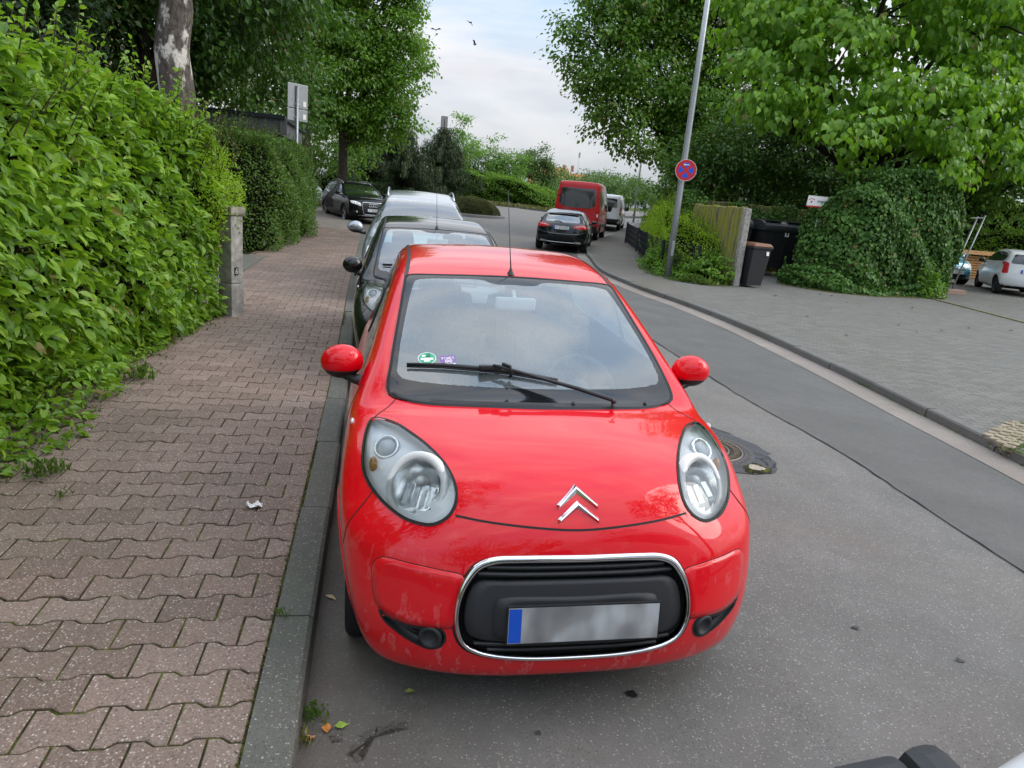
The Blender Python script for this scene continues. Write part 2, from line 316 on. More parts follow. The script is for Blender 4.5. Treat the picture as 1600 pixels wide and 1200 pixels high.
LV = {
 'dogwood': leaf_mat('dogwood_leaf', [(.080,.175,.014), (.160,.315,.022), (.30,.47,.040)], .38, .44),
 'lime': leaf_mat('lime_green_leaf', [(.17,.31,.015), (.26,.43,.02), (.36,.52,.03)], .42),
 'privet': leaf_mat('privet_leaf', [(.05,.115,.018), (.09,.185,.026), (.15,.265,.040)], .32),
 'maple': leaf_mat('maple_leaf', [(.030,.080,.012), (.056,.135,.018), (.10,.205,.028)], .34),
 'acacia': leaf_mat('acacia_leaf', [(.085,.195,.018), (.135,.275,.024), (.195,.35,.036)], .42),
 'linden': leaf_mat('linden_leaf', [(.06,.15,.016), (.105,.22,.024), (.165,.305,.034)], .36),
 'catalpa': leaf_mat('catalpa_leaf', [(.085,.205,.014), (.145,.305,.020), (.235,.42,.030)], .42),
 'ivy': leaf_mat('ivy_leaf', [(.030,.086,.012), (.060,.150,.022), (.12,.24,.038)], .18, .5, .28),
 'needle': leaf_mat('spruce_needle', [(.022, .046, .014), (.038, .070, .020), (.060, .10, .028)], .12, .6),
 'yew': leaf_mat('dark_evergreen', [(.018, .045, .012), (.032, .075, .018), (.055, .11, .026)], .15, .55),
 'far': leaf_mat('far_leaf', [(.055, .115, .026), (.080, .155, .032), (.11, .19, .045)], .36),
 'box': leaf_mat('clipped_bush_leaf', [(.070, .080, .028), (.10, .11, .036), (.14, .15, .055)], .2, .6),
 'grass': leaf_mat('grass_blade', [(.05, .11, .015), (.09, .17, .025), (.16, .22, .05)], .35),
 'dry': leaf_mat('dry_moss_blade', [(.14, .13, .04), (.20, .19, .05), (.10, .13, .03)], .25)}
M['petal'] = plain('pale_blossom', (.72, .66, .60), .7)
# ---------------------------------------------------------------- vehicle bodies as smooth implicit shapes
def catmull(P, n=10, closed=True):
    P = np.asarray(P, float); N = len(P); out = []
    rng = range(N if closed else N-1)
    for i in rng:
        if closed: p0, p1, p2, p3 = P[i-1], P[i], P[(i+1) % N], P[(i+2) % N]
        else: p0, p1, p2, p3 = P[max(i-1, 0)], P[i], P[i+1], P[min(i+2, N-1)]
        # centripetal-ish tangents keep uneven spacing well behaved
        d01, d12, d23 = [max(np.linalg.norm(a-b), 1e-6)**.5 for a, b in ((p1, p0), (p2, p1), (p3, p2))]
        m1 = (p2-p1) + d12*((p1-p0)/d01 - (p2-p0)/(d01+d12)) if d01 > 1e-2 else p2-p1
        m2 = (p2-p1) + d12*((p3-p2)/d23 - (p3-p1)/(d12+d23)) if d23 > 1e-2 else p2-p1
        t = np.linspace(0, 1, n, endpoint=False)[:, None]
        out.append((2*t**3-3*t**2+1)*p1 + (t**3-2*t**2+t)*m1 + (-2*t**3+3*t**2)*p2 + (t**3-t**2)*m2)
    out = np.concatenate(out)
    return out if closed else np.vstack([out, P[-1:]])
def smoothstep(a, b, x):
    t = np.clip((x-a)/(b-a), 0, 1); return t*t*(3-2*t)
def smax(a, b, k):
    h = np.maximum(k-np.abs(a-b), 0)/k
    return np.maximum(a, b) + h*h*h*k/6
def monotone(xs, ys):
    # smooth interpolation of a small table (dense catmull lookup)
    xs, ys = np.asarray(xs, float), np.asarray(ys, float)
    m = np.gradient(ys, xs)
    def fn(q):
        q = np.clip(q, xs[0], xs[-1]); i = np.clip(np.searchsorted(xs, q)-1, 0, len(xs)-2)
        h = xs[i+1]-xs[i]; t = (q-xs[i])/h
        return (2*t**3-3*t**2+1)*ys[i] + (t**3-2*t**2+t)*h*m[i] + (-2*t**3+3*t**2)*ys[i+1] + (t**3-t**2)*h*m[i+1]
    return fn
class Body:
    """side profile (y, z) swept across the width: bowed at nose and tail, crowned, and cut by the flank surface"""
    def __init__(s, profile, W, plan, bow=(.16, .68, 3.2), bowup=(0, .6, .85), rbow=(.10, .68, 3.0), bowy=(.35, 1.15), crown=.03, k=.11,
                 length=3.43, flare=(), arches=(), halfw=.8):
        s.poly = catmull(profile, 14); s.W = monotone(*zip(*W)); s.plan = monotone(*zip(*plan))
        s.bow, s.bowup, s.rbow, s.bowy, s.crown, s.k, s.length, s.flare, s.arches, s.halfw = bow, bowup, rbow, bowy, crown, k, length, flare, arches, halfw
        P = s.poly; h = .012; lo = P.min(0)-.45; hi = P.max(0)+.45
        n = np.ceil((hi-lo)/h).astype(int)+1; s.lo, s.h, s.n = lo, h, n
        Y, Z = np.meshgrid(lo[0]+h*np.arange(n[0]), lo[1]+h*np.arange(n[1]), indexing='ij')
        A = P; B = np.roll(P, -1, 0); d2 = np.full(Y.shape, 1e9); ins = np.zeros(Y.shape, bool)
        for a, b in zip(A, B):
            e = b-a; L = e@e
            if L < 1e-14: continue
            t = np.clip(((Y-a[0])*e[0]+(Z-a[1])*e[1])/L, 0, 1)
            np.minimum(d2, (Y-a[0]-t*e[0])**2+(Z-a[1]-t*e[1])**2, out=d2)
            c = (a[1] > Z) != (b[1] > Z)
            if c.any(): ins ^= c & (Y < a[0]+(Z-a[1])*e[0]/(e[1] if e[1] else 1e-12))
        S = np.sqrt(d2)*np.where(ins, -1, 1)
        for _ in range(2):
            S[1:-1, :] = .25*S[:-2, :]+.5*S[1:-1, :]+.25*S[2:, :]; S[:, 1:-1] = .25*S[:, :-2]+.5*S[:, 1:-1]+.25*S[:, 2:]
        s.S = S
    def look(s, y, z):
        fy = np.clip((y-s.lo[0])/s.h, 1.001, s.n[0]-3.001); fz = np.clip((z-s.lo[1])/s.h, 1.001, s.n[1]-3.001)
        iy = fy.astype(int); iz = fz.astype(int); ty = fy-iy; tz = fz-iz
        def bs(t): return ((1-t)**3/6, (3*t**3-6*t**2+4)/6, (-3*t**3+3*t**2+3*t+1)/6, t**3/6)
        wy, wz = bs(ty), bs(tz); r = 0
        for a in range(4):
            for b in range(4): r = r + wy[a]*wz[b]*s.S[iy+a-1, iz+b-1]
        return r
    def __call__(s, x, y, z, cut=True):
        ax = np.abs(x)
        up = 1+s.bowup[0]*smoothstep(s.bowup[1], s.bowup[2], z)
        yb = y - s.bow[0]*(ax/s.bow[1])**s.bow[2]*up*(1-smoothstep(s.bowy[0], s.bowy[1], y))
        yb = yb + s.rbow[0]*(ax/s.rbow[1])**s.rbow[2]*smoothstep(s.length-1.0, s.length-.3, y)
        zb = z + s.crown*(ax/.6)**2*smoothstep(.45, .75, z)
        f = s.look(yb, zb)
        w = s.W(z)+s.plan(y)
        for (y0, sy, z0, sz, amp) in s.flare: w = w + amp*np.exp(-((y-y0)/sy)**2-((z-z0)/sz)**2)
        f = smax(f, (ax-w)*.97, s.k)
        if cut:
            for (y0, z0, r) in s.arches:
                c = np.maximum(np.sqrt((y-y0)**2+(z-z0)**2)-r, (s.halfw-.26)-ax)
                f = np.maximum(f, -c)
        return f
    def grad(s, p, h=.006, cut=False):
        e = np.eye(3)*h
        g = np.stack([s(*(p+e[i]).T, cut=cut)-s(*(p-e[i]).T, cut=cut) for i in range(3)], -1)
        return g/np.maximum(np.linalg.norm(g, axis=1, keepdims=True), 1e-9)
    def hit(s, o, d, far=8.):
        """first hit of rays o + t d (N,3)"""
        d = d/np.linalg.norm(d, axis=1, keepdims=True); t = np.zeros(len(d)); prev = t.copy(); done = np.zeros(len(d), bool)
        for _ in range(400):
            v = s(*(o+d*t[:, None]).T, cut=False); done |= v < 0
            if (done | (t > far)).all(): break
            st = np.where(done, 0, np.clip(v*.5, .002, .1)); prev = np.where(done, prev, t); t = t+st
        a, b = prev, t.copy()
        for _ in range(30):
            m = (a+b)/2; v = s(*(o+d*m[:, None]).T, cut=False); b = np.where(v < 0, m, b); a = np.where(v < 0, a, m)
        return o+d*b[:, None], done
C1_PROFILE = [(3.25,.25),(2.9,.20),(1.7,.17),(.5,.17),(.14,.170),(.045,.200),(.008,.29),(.003,.40),(.02,.50),(.045,.60),(.072,.68),(.095,.73),(.125,.775),
  (.17,.825),(.25,.872),(.40,.915),(.60,.945),(.80,.972),(1.0,1.07),(1.3,1.215),(1.55,1.33),(1.66,1.375),(1.8,1.42),(2.0,1.455),(2.3,1.477),(2.6,1.47),(2.9,1.43),
  (3.08,1.36),(3.2,1.2),(3.32,.95),(3.40,.8),(3.435,.6),(3.43,.4),(3.38,.28)]
C1_W = [(.1,.66),(.2,.735),(.3,.775),(.42,.797),(.55,.805),(.68,.808),(.8,.80),(.88,.782),(.95,.752),(1.0,.727),(1.2,.65),(1.4,.572),(1.55,.51)]
C1_PLAN = [(-.2,-.07),(.2,-.045),(.5,-.012),(.8,0),(2.4,0),(2.9,-.025),(3.2,-.06),(3.5,-.11)]
def c1_body(): return Body(C1_PROFILE, C1_W, C1_PLAN, bow=(.16,.68,3.2), bowup=(.8,.6,.85), flare=((.69,.33,.55,.2,.02),(3.0,.33,.55,.2,.015)), arches=((.69,.28,.325),(3.03,.28,.325)))
# ---------------------------------------------------------------- turning an implicit body into meshes
def nets(bd, lo, hi, h):
    """surface nets over a half body (x >= 0), mirrored"""
    lo = np.array(lo, float); n = np.ceil((np.array(hi)-lo)/h).astype(int)+1
    ax = [lo[i]+h*np.arange(n[i]) for i in range(3)]; nx0 = n[0]
    f = np.empty(tuple(n)); yy, zz = np.meshgrid(ax[1], ax[2], indexing='ij')
    for i in range(n[0]): f[i] = bd(np.full(yy.shape, ax[0][i]), yy, zz)
    f = np.concatenate([f[:0:-1], f], 0); X0 = -ax[0][-1]; nx = f.shape[0]
    s = f < 0; nc = np.array(f.shape)-1
    tot = np.zeros(tuple(nc)+(3,)); cnt = np.zeros(tuple(nc))
    for a in range(3):
        sl0 = [slice(None)]*3; sl1 = [slice(None)]*3; sl0[a] = slice(0, -1); sl1[a] = slice(1, None)
        fa, fb = f[tuple(sl0)], f[tuple(sl1)]; c = (fa < 0) != (fb < 0); t = np.where(c, fa/np.where(c, fa-fb, 1), 0)
        o = [q for q in range(3) if q != a]
        for d0 in (0, 1):
            for d1 in (0, 1):
                sl = [slice(None)]*3; sl[o[0]] = slice(d0, d0+nc[o[0]]); sl[o[1]] = slice(d1, d1+nc[o[1]])
                cc = c[tuple(sl)]; tt = t[tuple(sl)]; cnt += cc
                tot[..., a] += np.where(cc, tt, 0); tot[..., o[0]] += cc*d0; tot[..., o[1]] += cc*d1
    act = cnt > 0; idx = np.full(tuple(nc), -1); idx[act] = np.arange(act.sum())
    cell = np.argwhere(act); V = (cell+tot[act]/cnt[act][:, None])*h+np.array([X0, lo[1], lo[2]])
    Q = []
    for a in range(3):
        sl0 = [slice(None)]*3; sl1 = [slice(None)]*3; sl0[a] = slice(0, -1); sl1[a] = slice(1, None)
        sa, sb = s[tuple(sl0)], s[tuple(sl1)]; e = np.argwhere(sa != sb); o = [(a+1) % 3, (a+2) % 3]
        e = e[(e[:, o[0]] > 0) & (e[:, o[1]] > 0) & (e[:, o[0]] < nc[o[0]]) & (e[:, o[1]] < nc[o[1]])]
        fl = sa[tuple(e.T)]; q = []
        for (d0, d1) in ((1, 1), (0, 1), (0, 0), (1, 0)):
            ee = e.copy(); ee[:, o[0]] -= d0; ee[:, o[1]] -= d1; q.append(idx[tuple(ee.T)])
        q = np.stack(q, 1); q[~fl] = q[~fl][:, ::-1]; Q.append(q)
    F = np.concatenate(Q); F = F[(F >= 0).all(1)]
    for _ in range(3):
        v = bd(*V.T); g = bd.grad(V, .004, True); V = V-g*np.clip(v, -h*.5, h*.5)[:, None]
    return V, F, bd.grad(V, .007, True)
def settle(bd, P, it=5):
    P = np.array(P, float)
    for _ in range(it): P = P-bd.grad(P, .004)*np.clip(bd(*P.T, cut=False), -.08, .08)[:, None]
    return P
def resample(P, n, closed=True):
    P = np.asarray(P, float)
    if closed: P = np.vstack([P, P[:1]])
    s = np.concatenate([[0], np.cumsum(np.linalg.norm(np.diff(P, axis=0), axis=1))]); q = np.linspace(0, s[-1], n, endpoint=not closed)
    return np.stack([np.interp(q, s, P[:, i]) for i in range(P.shape[1])], 1)
def mirx(P): P = np.array(P, float); P[:, 0] *= -1; return P
def sym(half, closed=True):
    """half outline from the centre line round to the centre line -> whole outline"""
    h = np.asarray(half, float); m = mirx(h)[::-1]
    return np.vstack([h, m[1:-1] if closed else m[1:]])
def proj(bd, pts, axis, side=1):
    p = np.asarray(pts, float); n = len(p); z = np.zeros(n); o = np.ones(n)
    if axis == 'side': O = np.stack([o*side*1.6, p[:, 0], p[:, 1]], 1); D = np.stack([-side*o, z, z], 1)
    elif axis == 'front': O = np.stack([p[:, 0], z-.5, p[:, 1]], 1); D = np.stack([z, o, z], 1)
    elif axis == 'rear': O = np.stack([p[:, 0], z+bd.length+.5, p[:, 1]], 1); D = np.stack([z, -o, z], 1)
    else: O = np.stack([p[:, 0], p[:, 1], z+3.2], 1); D = np.stack([z, z, -o], 1)
    return bd.hit(O, D)[0]
def rings_patch(bd, out, off=.003, n=64, rings=7, bulge=0., edge=-.004, smooth_out=True, it=5):
    O = catmull(out, 6) if smooth_out else np.asarray(out, float)
    O = settle(bd, resample(O, n)); c = O.mean(0); rs = [1.0, .985]+list(np.linspace(.985, 0, rings+1)[1:-1])
    V = []
    for r in rs:
        P = settle(bd, c+(O-c)*r, it) if r < 1 else O; N = bd.grad(P)
        V.append(P+N*((edge if r == 1 else off)+bulge*(1-r*r)))
    P = settle(bd, c[None], it); V.append(P+bd.grad(P)*(off+bulge)); k = len(rs); F = []
    for a in range(k-1):
        for i in range(n): j = (i+1) % n; F.append((a*n+i, a*n+j, (a+1)*n+j, (a+1)*n+i))
    for i in range(n): F.append(((k-1)*n+i, (k-1)*n+(i+1) % n, k*n))
    V = np.concatenate(V); q4 = np.array(F[n:(k-1)*n]); vote = np.sum(np.cross(V[q4[:, 1]]-V[q4[:, 0]], V[q4[:, 3]]-V[q4[:, 0]])*bd.grad(V[q4[:, 0]]))
    if vote < 0: F = [f[::-1] for f in F]
    return V, F
def patch(bd, name, out, mat, parent, off=.003, **k):
    nn = k.pop('normals', True); V, F = rings_patch(bd, out, off, **k)
    return link(name, npmesh(name, V, F, [mat], smooth=True, normals=bd.grad(V) if nn and not k.get('bulge') else None), parent)
def loft(bd, name, A, B, mat, parent, off=.003, n=48, m=4, closed=False, edge=None):
    A = resample(catmull(A, 6, closed), n, closed); B = resample(catmull(B, 6, closed), n, closed); V = []
    for q in range(m+1):
        P = settle(bd, A+(B-A)*q/m); o = off if edge is None or 0 < q < m else edge; V.append(P+bd.grad(P)*o)
    F = []; V = np.concatenate(V)
    for q in range(m):
        for i in range(n if closed else n-1): j = (i+1) % n; F.append((q*n+i, q*n+j, (q+1)*n+j, (q+1)*n+i))
    a, b, d = V[F[0][0]], V[F[0][1]], V[F[0][3]]
    if np.dot(np.cross(b-a, d-a), bd.grad(a[None])[0]) < 0: F = [f[::-1] for f in F]
    return link(name, npmesh(name, V, F, [mat], smooth=True, normals=bd.grad(V)), parent)
def seam(bd, name, path, mat, parent, w=.005, off=.0012, n=40, closed=False, mirror=False):
    mb_V, mb_F = [], []
    for sgn in ((1, -1) if mirror else (1,)):
        P = settle(bd, resample(catmull(path if sgn > 0 else mirx(path), 6, closed), n, closed)); N = bd.grad(P)
        T = (np.roll(P, -1, 0)-np.roll(P, 1, 0)) if closed else np.gradient(P, axis=0); T /= np.linalg.norm(T, axis=1, keepdims=True)
        S = np.cross(N, T); b = len(mb_V); V = np.stack([P-S*w/2-N*.002, P-S*w/2+N*off, P+S*w/2+N*off, P+S*w/2-N*.002], 1).reshape(-1, 3); mb_V += list(V)
        for i in range(n if closed else n-1):
            j = (i+1) % n
            for q in range(3): mb_F.append((b+i*4+q, b+j*4+q, b+j*4+q+1, b+i*4+q+1))
    return link(name, npmesh(name, mb_V, mb_F, [mat]), parent)
def inpoly(P, poly):
    x, y = P[:, 0], P[:, 1]; r = np.zeros(len(P), bool)
    for (x0, y0), (x1, y1) in zip(poly, np.roll(poly, -1, 0)):
        c = (y0 > y) != (y1 > y)
        with np.errstate(divide='ignore', invalid='ignore'): r ^= c & (x < x0+(y-y0)*(x1-x0)/(y1-y0))
    return r
def body_obj(bd, name, mats, parent, h, holes=(), lo=None, hi=None):
    """mats: paint, dark underside. holes: (outline, shrink)"""
    hi = hi or (bd.halfw+.16, bd.length+.15, bd.poly[:, 1].max()+.1); V, F, N = nets(bd, lo or (0, -.15, .08), hi, h)
    snaps = []; C = V[F].mean(1); keep = np.ones(len(F), bool)
    for out, sh in holes:
        O = catmull(out, 4); c = O.mean(0); d = O-c; L = np.linalg.norm(d, axis=1, keepdims=True); O = c+d*np.maximum(0, 1-sh/L)
        u, s_, vt = np.linalg.svd(O-O.mean(0), full_matrices=False); e = vt[:2]; nn = vt[2]; q = (C-c)
        cutf = inpoly(q@e.T, (O-c)@e.T) & (np.abs(q@nn) < .22); keep &= ~cutf; snaps.append((O, cutf))
    FN = N[F].mean(1); dark = (FN[:, 2] < -.75) & (C[:, 2] < .32)
    for (y0, z0, r) in bd.arches: dark |= (np.hypot(C[:, 1]-y0, C[:, 2]-z0) < r+.012) & (np.abs(C[:, 0]) < bd.halfw+.05) & (FN[:, 0]*np.sign(C[:, 0]) < .5)
    for O, cutf in snaps:          # pull the ragged rim of each opening onto its outline
        iv = np.intersect1d(F[cutf].ravel(), F[keep].ravel()); O = resample(O, 400)
        for q in range(0, len(iv), 500):
            w_ = iv[q:q+500]; j = np.argmin(((V[w_][:, None]-O[None])**2).sum(-1), 1); V[w_] = O[j]
        if len(iv): N[iv] = bd.grad(V[iv])
    F = F[keep]; dark = dark[keep]; used = np.zeros(len(V), bool); used[F.ravel()] = True; mp_ = np.cumsum(used)-1
    return link(name, npmesh(name, V[used], mp_[F], mats, dark.astype(int), True, N[used]), parent)
def arch_lips(bd, parent, mat):
    for (y0, z0, r) in bd.arches:
        for s in (1, -1):
            mb = MB(); a = np.linspace(R(-18), R(198), 30); p = np.stack([y0+(r+.004)*np.cos(a), z0+(r+.004)*np.sin(a)], 1); P = proj(bd, p, 'side', s); P = P[np.abs(P[:, 0]) > bd.halfw*.6]; P = P[P[:, 0]*s > 0]
            mb.tube(P-np.array([s*.004, 0, 0]), .009, 6); mb.build('arch_trim', mat, parent)
_wheel = {}
def wheel(parent, loc, side, rad, wid, rimr, style='spokes', n=7, mat=None):
    key = (rad, wid, rimr, style, n, mat)
    if key not in _wheel:
        T = Matrix.Rotation(R(90), 4, 'Y'); a = MB(); w = wid/2
        a.lathe([(rimr, -w*.9), (rimr+.02, -w), (rad-.025, -w*.98), (rad-.006, -w*.82), (rad, -w*.6), (rad, w*.6), (rad-.006, w*.82), (rad-.025, w*.98), (rimr+.02, w), (rimr-.004, w*.86)], 40, T)
        b = MB(); b.lathe([(0, -w*.2), (rimr*.8, -w*.25), (rimr, -w*.5), (rimr+.002, w*.8), (rimr-.008, w*.9), (rimr-.018, w*.72), (rimr*.86, w*.1), (rimr*.3, -w*.1), (0, -w*.1)], 40, T, 1)
        b.lathe([(rimr-.022, w*.70), (rimr-.010, w*.88), (rimr+.001, w*.86)], 40, T, 0); b.lathe([(.0, w*.74), (.045, w*.72), (.055, w*.5)], 20, T, 0)
        for i in range(n):
            q = 2*math.pi*i/n
            for dq in ((0,) if style == 'spokes' else (-.16, .16)):
                r0, r1 = .035, rimr-.012; c, s = math.cos(q+dq), math.sin(q+dq); c0, s0 = math.cos(q), math.sin(q); wd = rimr*(.20 if style == 'spokes' else .10)
                P0 = Vector((w*.62, c0*r0, s0*r0)); P1 = Vector((w*.78, c*r1, s*r1)); t = (P1-P0).normalized(); nrm = Vector((1, 0, 0)); sd_ = t.cross(nrm).normalized()
                V = [P0-sd_*wd*.5, P0+sd_*wd*.5, P1+sd_*wd*.6, P1-sd_*wd*.6]; V2 = [v-nrm*.03 for v in V]
                b.add(V+V2, [(0, 1, 2, 3), (4, 7, 6, 5), (0, 3, 7, 4), (1, 5, 6, 2), (0, 4, 5, 1), (3, 2, 6, 7)])
        _wheel[key] = (a.mesh('wheel', M['rubber']), b.mesh('rim', [mat or M['alloy'], M['black_plastic']]))
    t, r_ = _wheel[key]; o = link('wheel', t, parent, loc, (0, 0, 0 if side > 0 else math.pi)); link('rim', r_, o); return o
def plate(parent, c, zdir, xdir, txt, w=.52, h=.11, name='number_plate', label=None):
    z = Vector(zdir).normalized(); x = Vector(xdir); x = (x-z*x.dot(z)).normalized(); y = z.cross(x)
    T = Matrix.Translation(Vector(c))@Matrix((x, y, z)).transposed().to_4x4(); mb = MB()
    mb.box((0, 0, 0), (w+.012, h+.012, .010), bev=.003, m=2, M=None); mb.V = [tuple(T@Vector(v)) for v in mb.V]
    def rect(x0, x1, y0, y1, zz, m): mb.add([T@Vector(p) for p in ((x0, y0, zz), (x1, y0, zz), (x1, y1, zz), (x0, y1, zz))], [(0, 1, 2, 3)], False, m)
    rect(-w/2, w/2, -h/2, h/2, .0062, 0); rect(-w/2+.002, -w/2+.044, -h/2+.003, h/2-.003, .0075, 1)
    if txt: text_mb(mb, txt, h*.66, .040*w/.52, .012*w/.52, .010, T@Matrix.Translation((.024, 0, 0)), .0085, 2)
    return mb.build(name, [M['plate_white'], M['plate_blue'], M['ink']], parent, label=label)
def ellipsoid(mb, c, r, cut=None, keep=1, n=20, k=14, M3=None, m=0):
    """ellipsoid, optionally only the part above (keep=1) or below (keep=-1) the local height cut"""
    V = []; F = []; a0, a1 = -math.pi/2, math.pi/2
    if cut is not None:
        q = math.asin(max(-1, min(1, cut/r[2]))); a0, a1 = (q, a1) if keep > 0 else (a0, q)
    for j in range(k+1):
        a = a0+(a1-a0)*j/k
        for i in range(n): b = 2*math.pi*i/n; v = Vector((r[0]*math.cos(a)*math.cos(b), r[1]*math.cos(a)*math.sin(b), r[2]*math.sin(a))); V.append(Vector(c)+(M3@v if M3 is not None else v))
    for j in range(k):
        for i in range(n): F.append((j*n+i, j*n+(i+1) % n, (j+1)*n+(i+1) % n, (j+1)*n+i))
    if cut is not None: F.append(tuple(range(n))[::-1] if keep > 0 else tuple(range(k*n, (k+1)*n)))
    return mb.add(V, F, True, m)
# ---------------------------------------------------------------- ground, road, pavements, kerbs
KL = np.array([(-8,-.89),(0,-.89),(4,-.905),(10,-1.0),(18,-1.08),(23,-1.15),(25.2,-1.25),(27.1,-1.51),(28.5,-1.86),(30.6,-2.3),(32.9,-2.85),(35.6,-3.65),(38,-4.5),(42,-6.3),(48,-9.5),(56,-15)])
KR = np.array([(-8,3.2),(0,4.25),(2.73,4.62),(5.92,5.03),(8,5.2),(10.2,5.27),(13.5,5.10),(16,5.15),(20,5.9),(23,6.6),(26.9,7.85),(31.6,9.98),(36.6,12.26),(40.2,13.9),(50,19),(60,25)])
fKL, fKR = monotone(*KL.T), monotone(*KR.T)
fPL = lambda y: np.interp(y, [-8, 0, 5, 7, 11, 15.7, 20, 24, 26, 36], [-2.9, -2.85, -2.9, -2.85, -3.0, -2.95, -2.85, -3.0, -3.3, -6])
def sheet(name, x0, x1, ys, dz, mat, nx=6, label=None, kind='structure', cam_=True, smooth=True):
    """strip between x0(y) and x1(y) lying dz above the street level"""
    ys = np.asarray(ys, float); a = x0(ys) if callable(x0) else np.full(len(ys), x0); b = x1(ys) if callable(x1) else np.full(len(ys), x1)
    t = np.linspace(0, 1, nx+1); X = a[:, None]+(b-a)[:, None]*t; Y = np.repeat(ys[:, None], nx+1, 1); Z = gz(Y)+(camber(X) if cam_ else 0)+dz
    V = np.stack([X, Y, Z], -1).reshape(-1, 3); i = np.arange(len(ys)-1)[:, None]*(nx+1)+np.arange(nx)[None]; i = i.ravel()
    return link(name, npmesh(name, V, np.stack([i, i+1, i+nx+2, i+nx+1], 1), [mat], smooth=smooth), kind=kind)
ys_ = np.concatenate([np.arange(-8, 62, .5), [62]])
grassm = MT('rough_grass'); gn = grassm.noise(2.2, 7, .65); grassm = grassm.done(grassm.bsdf(grassm.ramp(gn, (.3, (.035, .045, .014)), (.5, (.075, .10, .026)), (.72, (.15, .155, .06))), .95, 0, .1, grassm.bump(gn, .6, .05)))
Yt = np.concatenate([np.arange(-40, 80, 2.), np.arange(80, 420, 20.)])
sheet('verge', lambda y: -60+0*y, lambda y: fPL(y)-.3, np.arange(-10, 37, 1.), .088, M['soil'], 24, cam_=False)
sheet('terrain', -260, 300, Yt, -.06, grassm, 40, cam_=False)
sheet('road', lambda y: fKL(y)-.02, lambda y: fKR(y)+.02, ys_, 0, M['asphalt'], 14)
sheet('side_road', -32, lambda y: fKL(y)-.02, np.arange(28, 52.1, 1.), -.004, M['asphalt'], 8)
sheet('side_road', lambda y: fKR(y)+.0, lambda y: np.maximum(fKR(y)+.1, 27), np.arange(42, 52.1, 1.), -.008, M['asphalt'], 4)
wob = lambda y: .035*np.sin(y*.9)+.02*np.sin(y*2.3+1)
sheet('road_strip', lambda y: np.interp(y, [-8, .9, 2.7, 5, 8, 14, 22, 40], [2.6, 2.88, 3.02, 3.02, 3.14, 3.1, 4.2, 11])+wob(y)*.5, lambda y: fKR(y)-.33, np.arange(-8, 30, .25), .004, M['asphalt_new'], 6)
sm = MB(); yy = np.arange(-4, 26, .12); xx = np.interp(yy, [-8, .9, 2.7, 5, 8, 14, 22, 40], [2.6, 2.88, 3.02, 3.02, 3.14, 3.1, 4.2, 11])+wob(yy)*.5
rng = np.random.default_rng(5); wv = .0025+.006*rng.random(len(yy))**2; xx = xx+rng.normal(0, .006, len(yy)); V = []
for x, y, w_ in zip(xx, yy, wv): V += [(x-w_, y, float(camber(x))+float(gz(y))+.0075), (x+w_, y, float(camber(x))+float(gz(y))+.0075)]
sm.add(V, [(2*i, 2*i+1, 2*i+3, 2*i+2) for i in range(len(yy)-1)]); sm.build('road_joint', M['seam'], kind='structure')
sheet('gutter', lambda y: fKR(y)-.34+wob(y)*.3, lambda y: fKR(y)+.03, np.arange(-8, 46, .25), .008, M['gutter'], 2)
def kerb_run(fx, y0, y1, w, h, side, mat, L=1.0, first=0.):
    """single kerb stones with open joints; side -1 lies left of the line, +1 right"""
    mb = MB(); y = y0+first; rg = random.Random(3)
    while y < y1:
        a, b = y+.006, y+L-.006; n = 3; prof = [(0, -.12), (.012, h-.018), (.028, h-.002), (w, h), (w, -.1)]; V = []; dz = rg.uniform(-.006, .006); dx = rg.uniform(-.008, .008)
        for k in range(n+1):
            q = a+(b-a)*k/n; x = float(fx(q))
            for (px_, pz_) in prof: V.append((x+side*(px_+dx), q, float(gz(q))+pz_+dz))
        m_ = len(prof); F = []
        for k in range(n):
            for p in range(m_-1):
                f = (k*m_+p, k*m_+p+1, (k+1)*m_+p+1, (k+1)*m_+p); F.append(f if side < 0 else f[::-1])
        e = tuple(range(m_)); F += [e[::-1] if side < 0 else e, tuple(n*m_+i for i in (e if side < 0 else e[::-1]))]; mb.add(V, F); y += L
    return mb.build('kerb', mat, kind='structure')
kerb_run(fKL, -6.0, 36, .155, .12, -1, M['kerbstone'], 1.0, .53); kerb_run(fKR, -6, 46, .13, .10, 1, M['kerb_right'])
# left pavement: interlocking bone shaped pavers, each its own stone
pv = MT('paver_stone'); ri = pv.n('NewGeometry').outputs['Random Per Island']
vv = pv.n('TexVoronoi', {'Vector': pv.pos(), 'Scale': 100.}); vc = pv.n('SeparateColor', {0: vv.outputs['Color']}); v3 = pv.n('TexVoronoi', {'Vector': pv.mapv((1, 1, 1), (2, 5, 1)), 'Scale': 160.}); vc3 = pv.n('SeparateColor', {0: v3.outputs['Color']})
c = pv.ramp(ri, (0, (.200, .134, .104)), (.5, (.265, .180, .142)), (1, (.32, .228, .184))); nz = pv.noise(.8, 6, .6)
c = pv.mix(pv.ramp(nz, (.35, .55), (.65, 0.)), c, (.155, .124, .100)); c = pv.mix(pv.math('MULTIPLY', pv.noise(60, 4), .35), c, (.10, .075, .064))
stn = pv.math('MULTIPLY', pv.ramp(vc.outputs[0], (.66, 0.), (.90, 1.)), pv.ramp(vv.outputs['Distance'], (.25, 1.), (.46, 0.)))
c = pv.mix(pv.math('MULTIPLY', stn, .72), c, (.62, .56, .49)); st3 = pv.math('MULTIPLY', pv.ramp(vc3.outputs[1], (.6, 0.), (.85, 1.)), pv.ramp(v3.outputs['Distance'], (.25, 1.), (.5, 0.)))
